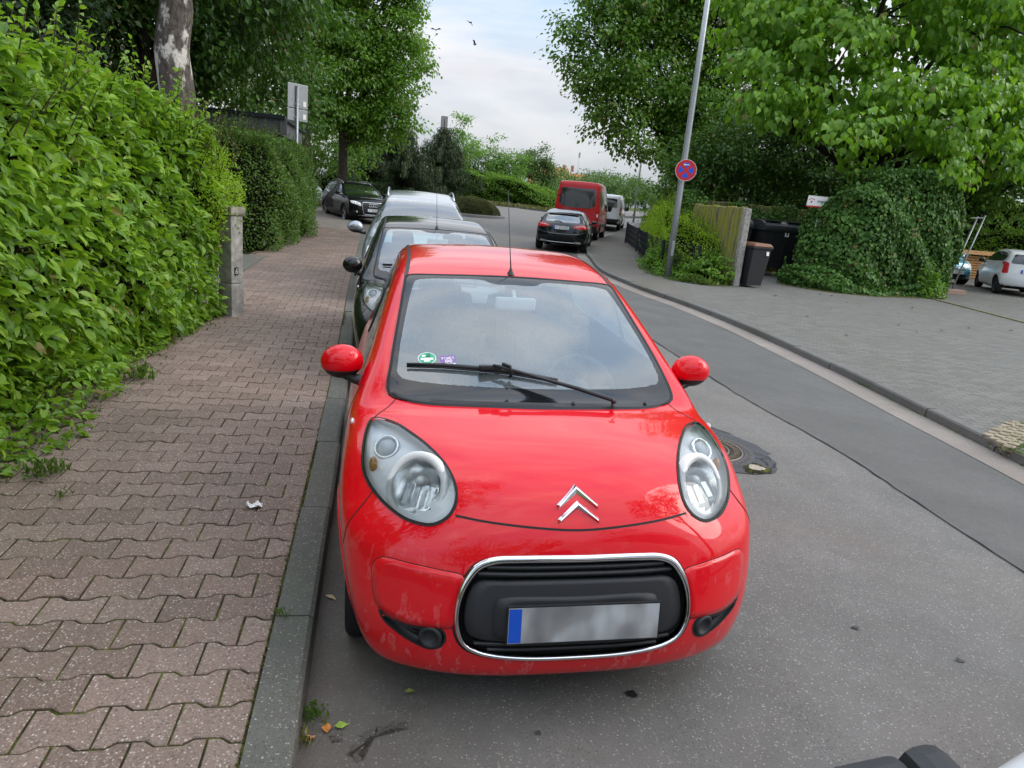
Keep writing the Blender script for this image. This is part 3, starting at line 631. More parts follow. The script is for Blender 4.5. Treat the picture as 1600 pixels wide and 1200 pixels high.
c = pv.mix(pv.math('MULTIPLY', st3, .65), c, (.40, .34, .30)); dk3 = pv.math('MULTIPLY', pv.ramp(vc3.outputs[0], (.75, 0.), (.95, 1.)), .5); c = pv.mix(dk3, c, (.07, .055, .05))
c = pv.mix(pv.math('MULTIPLY', pv.ramp(pv.noise(.33, 4), (.5, 0.), (.75, 1.)), .35), c, (.10, .10, .06))
PAVER = pv.done(pv.bsdf(c, .85, 0, .3, pv.bump(vv.outputs['Distance'], .5, .004)))
ms = MT('joint_moss'); mn = ms.noise(9, 6, .65); mc = ms.ramp(mn, (.42, (.030, .026, .016)), (.54, (.050, .054, .014)), (.68, (.12, .145, .022))); M['moss'] = ms.done(ms.bsdf(mc, .95, 0, .1, ms.bump(ms.noise(90, 3), .8, .006)))
sheet('pavement_bed', lambda y: fPL(y)-.4, lambda y: fKL(y)-.12, np.arange(-6, 25, .5), .1140, M['moss'], 3, cam_=False)
def pavers():
    l, h, a, g_ = .215, .1605, .0115, .0037; rg = np.random.default_rng(11); Vs = []; Fs = []; base = 0
    q = l/4; top = [(-l/2+g_, a), (-q-.017, a), (-q+.013, -a), (q-.013, -a), (q+.017, a), (l/2-g_, a)]
    ol = np.array([(x, h/2-g_+y) for x, y in top]+[(x, -h/2+g_-y) for x, y in top[::-1]])
    nrm = np.zeros_like(ol); n = len(ol)
    for i in range(n):
        e1 = ol[i]-ol[i-1]; e2 = ol[(i+1) % n]-ol[i]; m_ = np.array([-(e1[1]/np.linalg.norm(e1)+e2[1]/np.linalg.norm(e2)), e1[0]/np.linalg.norm(e1)+e2[0]/np.linalg.norm(e2)]); nrm[i] = m_/max(np.linalg.norm(m_), .3)
    s_ = 1 if np.mean(np.sum(nrm*ol, 1)) < 0 else -1; inn = ol+s_*nrm*.0045
    F1 = [[i, (i+1) % n, n+(i+1) % n, n+i] for i in range(n)]+[[n+(i+1) % n, n+i, 2*n+i, 2*n+(i+1) % n][::-1] for i in range(n)]
    ori = np.cross(np.append(ol[1]-ol[0], 0), np.append(ol[2]-ol[1], 0))[2]; cap = list(range(2*n, 3*n))
    row = 0; y = -2.6
    while y < 23.6:
        xk = float(fKL(y))-.158-.004; x0 = float(fPL(y))-.25; k = 0; x = xk
        while x > x0:
            # the stone nearest the kerb is cut to half in every second row
            xc = x-l/2; P0, P1 = ol.copy(), inn.copy()
            if row % 2 and k == 0: xc = xk
            P0 = P0+[xc, 0]; P1 = P1+[xc, 0]
            if row % 2 and k == 0:
                P0[:, 0] = np.minimum(P0[:, 0], xk-g_); P1[:, 0] = np.minimum(P1[:, 0], xk-g_-.0045)
            z = float(gz(y)); tilt = rg.normal(0, .008, 2); dz = rg.normal(0, .0012); ang = rg.normal(0, .006)
            def tz(P, zz): return np.column_stack([P[:, 0]-ang*(P[:, 1]), P[:, 1]+y+ang*(P[:, 0]-xc), z+zz+dz+tilt[0]*(P[:, 0]-xc)+tilt[1]*P[:, 1]])
            V = np.vstack([tz(P0, .085), tz(P0, .1165), tz(P1, .1195)]); Vs.append(V); Fs += [[i+base for i in f] for f in F1]; Fs.append([i+base for i in cap]); base += 3*n; x -= l if not (row % 2 and k == 0) else l/2+0; k += 1
        y += h; row += 1
    V = np.vstack(Vs); me = npmesh('pavement', V, Fs, [PAVER]); bm = bmesh.new(); bm.from_mesh(me); bmesh.ops.recalc_face_normals(bm, faces=bm.faces); bm.to_mesh(me); bm.free()
    return link('pavement', me, kind='structure')
pavers()
def sett_mat(name, base, dark, bw, bh, rot, moss=.3, off=.5):
    t = MT(name); v = t.mapv((1, 1, 1), (0, 0, 0), (0, 0, rot)); w_ = t.n('TexNoise', {'Vector': t.pos(), 'Scale': 3.}); v = t.mix(.02, v, w_.outputs['Color'], 'ADD')
    b = t.n('TexBrick', {'Vector': v, 'Scale': 1.0, 'Mortar Size': .006, 'Mortar Smooth': .35, 'Brick Width': bw, 'Row Height': bh, 'Color1': tuple(q*.8 for q in base), 'Color2': tuple(q*1.15 for q in base), 'Mortar': dark}); b.offset = off
    fine = t.noise(140, 4); nz = t.noise(.7, 6, .6); c = t.mix(t.math('MULTIPLY', t.ramp(fine, (.35, 0.), (.65, 1.)), .45), b.outputs[0], tuple(q*.5 for q in base)); c = t.mix(t.math('MULTIPLY', t.ramp(nz, (.45, 0.), (.75, 1.)), .45), c, tuple(q*.72 for q in base))
    v1 = t.n('TexVoronoi', {'Vector': t.pos(), 'Scale': 70.}); cell = t.n('SeparateColor', {0: v1.outputs['Color']}); c = t.mix(t.math('MULTIPLY', t.ramp(cell.outputs[0], (.85, 0.), (1., 1.)), .28), c, tuple(min(1, q*2) for q in base))
    c = t.mix(t.math('MULTIPLY', t.ramp(t.noise(.9, 6, .7), (.55, 0.), (.75, 1.)), moss), c, (.085, .095, .03))
    return t.done(t.bsdf(c, .85, 0, .3, t.bump(t.mix(.6, b.outputs['Fac'], fine), .4, -.006)))
FOREC = sett_mat('forecourt_setts', (.165, .160, .145), (.062, .060, .048), .2, .1, R(14), .25)
CURVE = sett_mat('grey_block_paving', (.24, .212, .176), (.08, .075, .05), .21, .105, R(20), .2)
sheet('corner_pavement', lambda y: np.interp(y, [23.4, 26, 30, 36], [-3.2, -3.4, -4.6, -8]), lambda y: fKL(y)-.15, np.arange(23.55, 36.1, .25), .116, CURVE, 6, cam_=False)
sheet('forecourt', lambda y: fKR(y)+.125, 34, np.arange(-8, 46, .5), .096, FOREC, 24, cam_=False)
sheet('right_pavement', lambda y: fKR(y)+.127, lambda y: np.interp(y, [11.5, 14.4, 17, 22, 30, 40, 46], [5.45, 6.4, 7.2, 8.6, 12, 17.2, 20.2]), np.arange(11.5, 46, .5), .100, M['far_pave'], 6, cam_=False)
# a low pale edging that divides forecourt and car park
e = MB(); P = [(14.3, 15.2), (14.1, 14.37), (13.4, 11.31), (12.6, 7.9), (11.6, 3.5)]
for (x0, y0), (x1, y1) in zip(P[:-1], P[1:]): e.box(((x0+x1)/2, (y0+y1)/2, .10), (math.hypot(x1-x0, y1-y0)-.006, .07, .05), math.atan2(y1-y0, x1-x0), .008)
e.build('edging', plain('mossy_edging', (.20, .185, .10), .9, 0, .2, .3, 12), kind='structure')
# entrance slabs between the two hedges
mb = MB(); rg = random.Random(9)
for i in range(5):
    for j in range(12): mb.box((-3.28-.5*i+rg.uniform(-.004, .004), 7.9+.5*j, .098+rg.uniform(-.004, .004)), (.492, .492, .05), rg.uniform(-.006, .006), .006)
mb.build('entrance_slabs', sett_mat('grey_slab', (.155, .155, .135), (.1, .1, .08), 5, 5, 0, .5), kind='structure')
mb = MB(); [mb.box((-2.99, 8.15+1.0*i, .10), (.06, .992, .055), 0, .006) for i in range(6)]; mb.build('edging', M['kerbstone'], kind='structure')
# the repaired asphalt round the manhole
def blob(name, pts, dz, mat, jit=.0, seed=1, n=70, thick=.0):
    P = resample(catmull(np.array(pts, float), 6), n); rg = np.random.default_rng(seed); P = P+rg.normal(0, jit, P.shape); c = P.mean(0)
    z = lambda q: gz(q[:, 1])+camber(q[:, 0])+dz
    V = np.vstack([np.column_stack([c+(P-c)*r, z(c+(P-c)*r)]) for r in (1, .75, .4)]+[np.append(c, z(c[None]))[None]]); F = []
    for a in range(2):
        for i in range(n): F.append((a*n+i, a*n+(i+1) % n, (a+1)*n+(i+1) % n, (a+1)*n+i))
    F += [(2*n+i, 2*n+(i+1) % n, 3*n) for i in range(n)]; me = npmesh(name, V, F, [mat]); 
    if me.polygons[0].normal.z < 0: me.flip_normals()
    return link(name, me, kind='structure')
blob('asphalt_patch', [(1.35,3.42),(2.02,3.50),(2.26,3.12),(2.33,2.91),(2.35,2.78),(2.30,2.62),(2.26,2.46),(2.2,2.37),(2.06,2.30),(1.89,2.29),(1.75,2.33),(1.4,2.3),(1.2,2.8)], .005, M['patch'], .012, 4, 90)
blob('patch_crack', [(2.02,2.55),(2.10,2.50),(2.17,2.40),(2.14,2.33),(2.04,2.30),(1.93,2.31),(1.96,2.42)], .0085, M['moss'], .012, 7, 40)
pebble = plain('pale_grit', (.34, .30, .24), .9, 0, .2, .3, 40)
blob('patch_crack', [(2.05,2.46),(2.10,2.43),(2.11,2.36),(2.02,2.36),(1.99,2.40)], .012, pebble, .006, 9, 24)
mb = MB()
for seq in ([(2.16,2.78),(2.22,2.72),(2.27,2.64),(2.28,2.52),(2.22,2.44),(2.17,2.42)], [(2.02,2.60),(2.10,2.62),(2.18,2.60),(2.25,2.60)], [(2.19,2.60),(2.20,2.52),(2.17,2.45)], [(1.40,3.43),(2.02,3.51),(2.25,3.14)]):
    q = np.array(seq)+np.random.default_rng(2).normal(0, .004, (len(seq), 2)); q = resample(q, 24, False)+np.random.default_rng(3).normal(0, .004, (24, 2))
    for (x0, y0), (x1, y1) in zip(q[:-1], q[1:]):
        z = float(camber(x0))+.0095; d = np.array([y0-y1, x1-x0]); d = d/np.linalg.norm(d)*.0035; mb.add([(x0-d[0], y0-d[1], z), (x0+d[0], y0+d[1], z), (x1+d[0], y1+d[1], z), (x1-d[0], y1-d[1], z)], [(0, 1, 2, 3)])
mb.build('patch_crack', M['seam'], kind='structure')
iron = plain('rusty_iron', (.075, .060, .050), .6, .5, .5, .45, 60); iron_worn = plain('worn_iron', (.20, .165, .125), .5, .4, .5, .3, 60)  # paler worn iron for the raised pattern
mh = thing('manhole_cover', 'round rusty cast iron manhole cover set in patched asphalt by the red car', 'manhole cover', (1.80, 2.80, float(camber(1.8))+.006))
mb = MB(); mb.lathe([(0, .002), (.30, .002), (.30, .010), (.315, .010), (.315, .004)], 64); mb.build('cover', iron, mh)
mb = MB(); mb.lathe([(.316, .003), (.320, .013), (.338, .013), (.345, .006), (.40, .005), (.405, -.01)], 64); mb.build('rim', [M['patch']], mh)
mb = MB(); mb.lathe([(.300, .004), (.304, .014), (.314, .014), (.318, .004)], 64); mb.lathe([(.20, .004), (.202, .012), (.212, .012), (.214, .004)], 48)
for k in range(56): q = 2*math.pi*k/56; mb.box((.268*math.cos(q), .268*math.sin(q), .006), (.045, .012, .010), q)
for k in range(56): q = 2*math.pi*k/56; mb.box((.362*math.cos(q), .362*math.sin(q), .006), (.020, .010, .008), q)
for k in range(20): q = 2*math.pi*k/20; mb.box((.165*math.cos(q), .165*math.sin(q), .006), (.045, .020, .011), q+.5)
for k in range(9): q = 2*math.pi*k/9; mb.box((.09*math.cos(q), .09*math.sin(q), .006), (.05, .03, .011), q+.3)
mb.build('raised_pattern', iron_worn, mh)
# dark stains and tar dots that have a shape of their own
for pts, sd_ in (([(1.46,.468),(1.485,.48),(1.50,.46),(1.475,.455)], 2), ([(1.795,.225),(1.83,.217),(1.825,.20),(1.79,.206)], 3), ([(.275,.135),(.30,.14),(.32,.12),(.30,.108),(.28,.11)], 4), ([(-.11,-.035),(-.095,-.035),(-.092,-.05),(-.108,-.05)], 5)):
    blob('tar_spot', pts, .004, M['seam'] if sd_ == 4 else M['patch'], .004, sd_, 20)

damp = asphalt('damp_asphalt', (.115, .100, .084), (.5, .46, .42), .5)
blob('damp_stain', [(-.725,-.10),(-.715,-.02),(-.66,.025),(-.56,.055),(-.545,.045),(-.63,.008),(-.69,-.025),(-.70,-.11)], .004, damp, .009, 21, 50)
blob('damp_stain', [(-.80,.01),(-.77,.02),(-.765,-.01),(-.79,-.02)], .004, damp, .004, 22, 24)
# ---------------------------------------------------------------- the small red hatchback (and its black twin behind)
CB = c1_body()
HL = np.array([(.681,.736,.904),(.694,.741,.902),(.707,.713,.892),(.72,.644,.871),(.727,.577,.841),(.728,.518,.807),(.724,.484,.788),(.711,.44,.768),(.687,.385,.749),(.653,.323,.733),(.616,.27,.721),(.578,.228,.712),(.536,.196,.71),(.496,.175,.713),(.465,.169,.725),(.438,.172,.743),(.421,.182,.763),(.41,.2,.788),(.408,.222,.808),(.411,.249,.827),(.423,.295,.848),(.44,.344,.864),(.465,.404,.877),(.505,.488,.891),(.549,.569,.899),(.595,.649,.905),(.634,.698,.906)])
WS = proj(CB, sym([(0,1.672),(.2,1.673),(.38,1.68),(.5,1.69),(.541,1.688),(.556,1.60),(.577,1.415),(.605,1.188),(.625,1.02),(.636,.945),(.632,.905),(.60,.872),(.54,.84),(.44,.805),(.3,.775),(.15,.758),(0,.752)]), 'top')
WSI = proj(CB, sym([(0,1.585),(.1,1.585),(.16,1.625),(.3,1.635),(.45,1.638),(.50,1.625),(.522,1.55),(.545,1.411),(.577,1.185),(.592,1.04),(.594,.992),(.575,.965),(.5,.938),(.42,.915),(.3,.895),(.15,.88),(0,.876)]), 'top')
COW0 = proj(CB, [(-.62,.897),(-.58,.853),(-.47,.79),(-.3,.745),(-.15,.722),(0,.712),(.15,.722),(.3,.745),(.47,.79),(.58,.853),(.62,.897)], 'top')
COW1 = proj(CB, [(-.605,.90),(-.56,.872),(-.46,.83),(-.3,.795),(-.15,.778),(0,.772),(.15,.778),(.3,.795),(.46,.83),(.56,.872),(.605,.90)], 'top')
GRO = proj(CB, sym([(0,.640),(.2,.640),(.29,.634),(.34,.614),(.372,.575),(.393,.53),(.406,.46),(.401,.40),(.378,.352),(.33,.324),(.2,.303),(0,.297)]), 'front')
FOG = np.array([(.658,.149,.415),(.63,.128,.400),(.557,.087,.388),(.495,.06,.393),(.455,.046,.397),(.440,.042,.371),(.452,.047,.335),(.487,.059,.317),(.534,.077,.327),(.598,.108,.356),(.641,.135,.384)])
PANEL = np.array([(.671,.197,.578),(.646,.184,.592),(.562,.135,.594),(.459,.091,.590),(.385,.066,.578),(.402,.03,.53),(.415,.03,.46),(.420,.03,.41),(.455,.046,.402),(.495,.06,.399),(.557,.087,.396),(.63,.128,.411),(.665,.155,.43),(.684,.18,.50),(.684,.197,.555)])
SWIN = [(1.20,.985),(1.34,1.075),(1.55,1.19),(1.74,1.275),(1.92,1.315),(2.15,1.328),(2.5,1.325),(2.80,1.29),(2.91,1.22),(2.89,1.12),(2.78,1.055),(2.4,1.03),(1.8,1.005),(1.4,.985)]
RWIN = sym([(0,1.40),(.3,1.395),(.44,1.365),(.50,1.22),(.52,1.05),(.47,1.0),(.25,.98),(0,.975)])
def red_hatchback():
    t = thing('parked_car', 'small glossy red hatchback with chrome ringed grille parked against the left kerb', 'car', (.0073, -.0182, 0), rot=(0, -.0189, 0), group='cars parked along the left kerb')
    SW = [proj(CB, SWIN, 'side', s) for s in (1, -1)]; RW = proj(CB, RWIN, 'rear')
    body_obj(CB, 'body', [M['red_paint'], M['black_plastic']], t, .0155, [(WS, .012), (HL, .004), (mirx(HL), .004), (GRO, .004), (FOG, .002), (mirx(FOG), .002), (SW[0], .012), (SW[1], .012), (RW, .012)])
    arch_lips(CB, t, M['red_paint'])
    # windscreen with its black edge, cowl, wiper
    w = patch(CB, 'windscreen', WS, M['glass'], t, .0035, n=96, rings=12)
    loft(CB, 'window_edge', WS, WSI, M['frit'], w, .0048, 140, 4, True, .0030)
    seam(CB, 'gasket', WS, M['seam'], w, .013, .0055, 140, True)
    cow = loft(CB, 'wiper_cowl', COW0, COW1, M['black_plastic'], t, .010, 60, 5, False, -.004)
    mb = MB()
    for k in range(70):
        x = -.46+.0072*k
        for q in range(2):
            y = float(np.interp(abs(x), [0, .15, .3, .47], [.712, .722, .745, .79]))+.016+.012*q; p = proj(CB, [(x+.0036*q, y)], 'top')[0]; n_ = CB.grad(p[None])[0]
            mb.lathe([(0, .0003), (.0027, .0002)], 6, place(p+n_*.0108, n_))
    mb.build('grille_hole', M['seam'], cow)
    def ws(x, y, o): p = proj(CB, [(x, y)], 'top')[0]; return p+CB.grad(p[None])[0]*o
    mb = MB(); mb.tube([ws(x, y, o) for x, y, o in ((.31, .765, .02), (.30, .775, .035), (.16, .83, .045), (.0, .885, .05), (-.16, .945, .05), (-.19, .955, .048))], [.014, .011, .009, .008, .007, .006], 8)
    arm = mb.build('wiper_arm', M['black_plastic'], t)
    mb = MB(); B = [ws(x, y, .022) for x, y in ((-.555, 1.012), (-.40, .99), (-.25, .965), (-.1, .942), (.09, .905))]
    mb.tube(B, [.006, .009, .010, .009, .006], 6); mb.tube([b+np.array([0, -.004, -.010]) for b in B], .005, 5); mb.box(ws(-.2, .957, .034), (.10, .028, .022), .12, .007)
    mb.tube([ws(-.15, .955, .055), ws(-.12, .935, .062), ws(-.11, .92, .04), ws(-.12, .915, .02)], .008, 6); mb.build('wiper_blade', M['black_plastic'], arm)
    for x in (.13, .47): mb = MB(); p = ws(x, np.interp(x, [0, .3, .47], [.74, .775, .815]), .012); mb.lathe([(0, .010), (.007, .008), (.009, 0)], 10, Matrix.Translation(p)); mb.build('washer_jet', M['black_plastic'], cow)
    # glass stickers
    p = ws(-.468, 1.052, .0005); n_ = CB.grad(p[None])[0]; T = place(p, n_); X = Vector((1, 0, 0)); Zc = Vector(n_); Yc = Zc.cross(X).normalized(); X = Yc.cross(Zc)
    T = Matrix.Translation(Vector(p))@Matrix((X, Yc, Zc)).transposed().to_4x4()
    mb = MB(); mb.lathe([(0, .0042), (.040, .0042)], 40, T, 1, False); mb.lathe([(0, .0048), (.0365, .0048)], 40, T, 0, False)
    for (x0, x1, y0, y1) in ((-.028, .028, -.012, .002), (-.013, .013, -.024, -.013), (-.022, -.006, .010, .022)): mb.add([T@Vector(q) for q in ((x0, y0, .0054), (x1, y0, .0054), (x1, y1, .0054), (x0, y1, .0054))], [(0, 1, 2, 3)], False, 1)
    text_mb(mb, '4', .026, .018, 0, .0045, T@Matrix.Translation((.006, .017, 0)), .0054, 2)
    mb.build('sticker', [plain('sticker_green', (.02, .36, .18), .4), M['sign_white'], plain('sticker_dark_green', (.01, .12, .07), .5)], w, label='round green emissions sticker with the number 4')
    p = ws(-.378, 1.035, .0005); T.translation = Vector(p); mb = MB()
    def rc(x0, x1, y0, y1, z, m): mb.add([T@Vector(q) for q in ((x0, y0, z), (x1, y0, z), (x1, y1, z), (x0, y1, z))], [(0, 1, 2, 3)], False, m)
    rc(-.032, .032, -.018, .030, .0042, 0); rc(-.033, .033, -.034, -.020, .0042, 1); text_mb(mb, 'VIVET', .013, .008, .004, .0028, T@Matrix.Translation((0, .012, 0)), .005, 1)
    mb.lathe([(.013, .0048), (.016, .0048)], 24, T@Matrix.Translation((.004, -.008, 0)), 1, False); rc(-.006, .014, -.012, -.004, .0052, 1); text_mb(mb, '82.05', .008, .006, .004, .0016, T@Matrix.Translation((0, -.027, 0)), .005, 2)
    mb.build('sticker', [plain('sticker_purple', (.22, .10, .34), .4), M['sign_white'], M['ink']], w, label='small purple and white square sticker')
    # headlamps
    for s in (1, -1):
        O = HL if s > 0 else mirx(HL); lens = patch(CB, 'headlamp', O, M['glass_lens'], t, .003, n=72, rings=10, bulge=.008, normals=False)
        seam(CB, 'lamp_gasket', O, M['seam'], lens, .011, .0026, 80, True)
        V, F = rings_patch(CB, O, -.040, 72, 12, -.004, -.006); rc_ = settle(CB, [(s*.543, .318, .790)])[0]; F = [f for f in F if np.linalg.norm(np.mean(V[list(f)], 0)-rc_) > .098]; link('lamp_housing', npmesh('lamp_housing', V, F, [M['lamp_dark']], smooth=True), lens)
        def inn(x, y, z, d): p = settle(CB, [(s*x, y, z)])[0]; return p-CB.grad(p[None])[0]*d
        ax_ = Vector((s*.42, -.82, .42)).normalized(); c = inn(.543, .318, .790, .020); T = place(c, ax_)@Matrix.Diagonal((1, 1.12, 1, 1))
        mb = MB(); mb.lathe([(.088, -.008), (.093, .003), (.110, .003), (.114, -.003), (.115, -.03)], 48, T, 0); mb.build('lamp_ring', M['sign_white'], lens)
        mb = MB(); mb.lathe([(.087, .0), (.080, -.025), (.060, -.055), (.03, -.075), (0, -.08)], 40, T, 0)
        for k in range(9):
            x_ = -.062+.0155*k; h_ = math.sqrt(max(.0805**2-x_*x_, 1e-4))*.9; z_ = -.028-.04*(1-(x_/.08)**2); tw = .006*(1 if k % 2 else -1)
            mb.add([T@Vector(p) for p in ((x_-.0075, -h_, z_+tw+.022), (x_+.0075, -h_, z_-tw+.022), (x_+.0075, h_*.15, z_-tw), (x_-.0075, h_*.15, z_+tw))], [(0, 1, 2, 3)])
        mb.build('reflector', M['reflector'], lens)
        mb = MB(); mb.lathe([(0, .0), (.012, -.003), (.016, -.015), (.016, -.06)], 20, T@Matrix.Translation((0, .022, -.012))); mb.build('bulb_shield', M['lamp_dark'], lens)
        c = inn(.648, .56, .862, .026); T = place(c, Vector((s*.3, -.65, .7)))
        mb = MB(); mb.lathe([(0, .016), (.022, .011), (.034, 0), (.036, -.03)], 28, T); mb.build('position_lamp', M['frosted'], lens)
        mb = MB(); mb.lathe([(.037, -.02), (.040, .004), (.047, .006), (.052, -.012)], 28, T); mb.build('lamp_collar', M['reflector'], lens)
        c = inn(.703, .505, .815, .03); T = place(c, Vector((s*.7, -.6, .3))); mb = MB(); ellipsoid(mb, c, (.016, .022, .03)); mb.build('indicator_bulb', M['amber'], lens)
    # grille in its chrome ring
    g = patch(CB, 'grille', GRO, M['seam'], t, -.055, n=80, rings=8, edge=-.02, normals=False)
    G2 = settle(CB, resample(catmull(GRO, 6), 110)); N2 = CB.grad(G2); wt = .0075+.006*smoothstep(.46, .62, G2[:, 2])
    mb = MB(); P = G2+N2*.003; k = 10; n = len(P); Tn = np.roll(P, -1, 0)-np.roll(P, 1, 0); Tn /= np.linalg.norm(Tn, axis=1, keepdims=True); S_ = np.cross(N2, Tn)
    V = [P[i]+S_[i]*math.cos(2*math.pi*q/k)*wt[i]+N2[i]*math.sin(2*math.pi*q/k)*.009 for i in range(n) for q in range(k)]
    mb.add(V, [(i*k+q, i*k+(q+1) % k, ((i+1) % n)*k+(q+1) % k, ((i+1) % n)*k+q) for i in range(n) for q in range(k)], True); mb.build('chrome_ring', M['chrome'], g)
    seam(CB, 'grille_gap', GRO+(GRO-GRO.mean(0))*np.array([.035, 0, .055]), M['seam'], g, .007, .0015, 110, True)
    def fr(x, z, d): p = proj(CB, [(x, z)], 'front')[0]; return p+np.array([0, d, 0])
    for z0, wd, d in ((.606, .31, .010), (.583, .34, .012), (.345, .345, .012), (.322, .30, .012)):
        mb = MB(); xs = np.linspace(-wd, wd, 25); V = []; F = []
        for i, x in enumerate(xs):
            for (dz, dy) in ((.009, .004), (.004, -.004), (-.006, .0), (-.008, .03), (.007, .03)): V.append(fr(x, z0+dz, d+dy))
        for i in range(24):
            for q in range(5): F.append((i*5+q, i*5+(q+1) % 5, (i+1)*5+(q+1) % 5, (i+1)*5+q))
        mb.add(V, F, True); mb.build('slat', M['black_plastic'], g)
    BAR = proj(CB, sym([(0,.568),(.25,.566),(.345,.560),(.368,.535),(.385,.47),(.382,.405),(.36,.376),(.2,.360),(0,.357)]), 'front')
    patch(CB, 'bumper_bar', BAR, M['rough_plastic'], g, -.006, n=80, rings=8, edge=-.05, normals=False)
    pad = np.array([fr(x, z, 0) for x, z in ((-.275,.512),(.0,.516),(.275,.512),(.285,.50),(.285,.385),(.275,.376),(0,.37),(-.275,.376),(-.285,.385),(-.285,.50))])
    patch(CB, 'plate_mount', pad, M['rough_plastic'], g, .002, n=80, rings=5, edge=-.02, normals=False)
    pm = MT('blurred_plate'); nz = pm.noise(5.5, 2, .4, pm.mapv((1.6, 1, 1))); plm = pm.done(pm.bsdf(pm.ramp(nz, (.32, (.15, .15, .15)), (.52, (.27, .27, .27)), (.70, (.50, .53, .55))), .5))
    pl = plate(t, fr(.016, .442, -.022), (0, -1, .10), (1, 0, 0), '', .52, .125); pl.data.materials[0] = plm
    # logo: two chevrons
    def hood(x, z, o): p = proj(CB, [(x, z)], 'front')[0]; return p+CB.grad(p[None])[0]*o
    mb = MB()
    for z0 in (.789, .750):
        for s in (1, -1):
            lo_ = [hood(s*x, z, .001) for x, z in ((0, z0+.058), (.074, z0+.008), (.071, z0-.006), (0, z0+.036))]; hi_ = [hood(s*x, z, .012) for x, z in ((0, z0+.049), (.066, z0+.004), (.066, z0+.001), (0, z0+.044))]
            V = lo_+hi_; F = [(4, 5, 6, 7), (0, 1, 5, 4), (1, 2, 6, 5), (2, 3, 7, 6)]; mb.add(V, F if s < 0 else [f[::-1] for f in F])
    mb.build('chevron_emblem', M['chrome'], t)
    # shut lines
    bf = [(-.413,.166,.75),(-.314,.13,.744),(-.166,.102,.735),(0,.094,.726),(.166,.102,.735),(.314,.13,.744),(.413,.166,.75)]
    seam(CB, 'bonnet_gap', bf, M['seam'], t, .0075, .0012, 60); 
    
    for s in (1, -1):
        sx = np.array([s, 1, 1]); seam(CB, 'wing_gap', np.array([(.60,.872,.95),(.638,.813,.923),(.671,.77,.91),(.690,.742,.903)])*sx, M['seam'], t, .004)
        seam(CB, 'bumper_gap', np.array([(.685,.385,.748),(.72,.36,.70),(.765,.35,.62),(.787,.37,.55)])*sx, M['seam'], t, .0035)
        P_ = PANEL if s > 0 else mirx(PANEL)
        patch(CB, 'bumper_panel', P_, M['red_paint'], t, .0045, n=64, rings=5, edge=-.002, normals=False); seam(CB, 'panel_gap', P_[:9] if 0 else P_, M['seam'], t, .0045, .001, 60, True)
        F_ = FOG if s > 0 else mirx(FOG); seam(CB, 'inlet_edge', F_, M['black_plastic'], t, .008, .001, 50, True); iv = patch(CB, 'air_inlet', F_, M['black_plastic'], t, -.03, n=48, rings=5, edge=.0, normals=False)
        c = settle(CB, [(s*.490, .058, .360)])[0]; T = place(c+np.array([0, -.002, 0]), (s*.42, -1, .0)); mb = MB(); mb.lathe([(0, -.006), (.024, -.006), (.027, .002), (.036, .005), (.041, 0), (.041, -.04)], 32, T); mb.build('fog_lamp_cover', M['rough_plastic'], iv)
        mb = MB(); mb.tube([settle(CB, [(s*x, y, z)])[0]+np.array([0, .012, 0]) for x, y, z in ((.53, .08, .365), (.58, .1, .380), (.64, .14, .402))], .006, 6); mb.build('inlet_bar', M['black_plastic'], iv)
        # door mirror
        Mr = Matrix.Rotation(s*R(-8), 3, 'Z'); c = Vector((s*.838, 1.185, 1.022)); mb = MB(); ellipsoid(mb, c, (.095, .062, .078), -.034, 1, 28, 16, Mr); mir = mb.build('door_mirror', M['red_paint'], t)
        mb = MB(); ellipsoid(mb, c+Vector((0, .002, -.001)), (.092, .060, .076), -.034, -1, 28, 10, Mr)
        mb.tube([(s*.83, 1.185, .97), (s*.78, 1.175, .945), (s*.73, 1.15, .945)], [.035, .032, .045], 10, flat=.7); mb.build('mirror_foot', M['black_plastic'], mir)
        # side glass
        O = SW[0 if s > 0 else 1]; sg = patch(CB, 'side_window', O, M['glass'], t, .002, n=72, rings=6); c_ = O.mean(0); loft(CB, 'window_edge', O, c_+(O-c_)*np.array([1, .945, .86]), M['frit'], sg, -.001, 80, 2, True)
        mb = MB(); a = proj(CB, [(1.9, 1.02), (1.9, 1.2), (1.9, 1.38)], 'side', s); mb.tube(a+np.array([s*.003, 0, 0]), .03, 6, flat=.15); mb.build('door_pillar', M['black_plastic'], t)
        st = [(s*.548,1.69,1.358),(s*.537,1.80,1.395),(s*.524,2.0,1.43),(s*.515,2.4,1.45),(s*.512,2.8,1.43),(s*.505,3.0,1.39)]; seam(CB, 'roof_strip', st, M['black_plastic'], t, .020, .002, 40)
        seam(CB, 'door_gap', proj(CB, [(1.0, .97), (.99, .8), (1.02, .5), (1.10, .26)], 'side', s), M['seam'], t, .004); mb = MB(); p = proj(CB, [(.80, .868)], 'side', s)[0]; ellipsoid(mb, p, (.008, .022, .012)); mb.build('side_indicator', M['frosted'], t)
        mb = MB(); p = proj(CB, [(1.72, .86), (1.86, .87)], 'side', s)+np.array([s*.02, 0, 0]); mb.tube(p, .012, 8); mb.build('door_handle', M['red_paint'], t)
        wheel(t, (s*.705, .69, .283), s, .283, .16, .185, 'spokes', 7); wheel(t, (s*.705, 3.03, .283), s, .283, .16, .185, 'spokes', 7)
        ty = proj(CB, [(s*.60, .98), (s*.66, .86), (s*.62, .76), (s*.52, .80), (s*.5, .94)], 'rear'); patch(CB, 'tail_lamp', ty, M['tail_red'], t, .004, n=40, rings=4)
    rg = patch(CB, 'rear_window', RW, M['glass'], t, .003, n=64, rings=6)
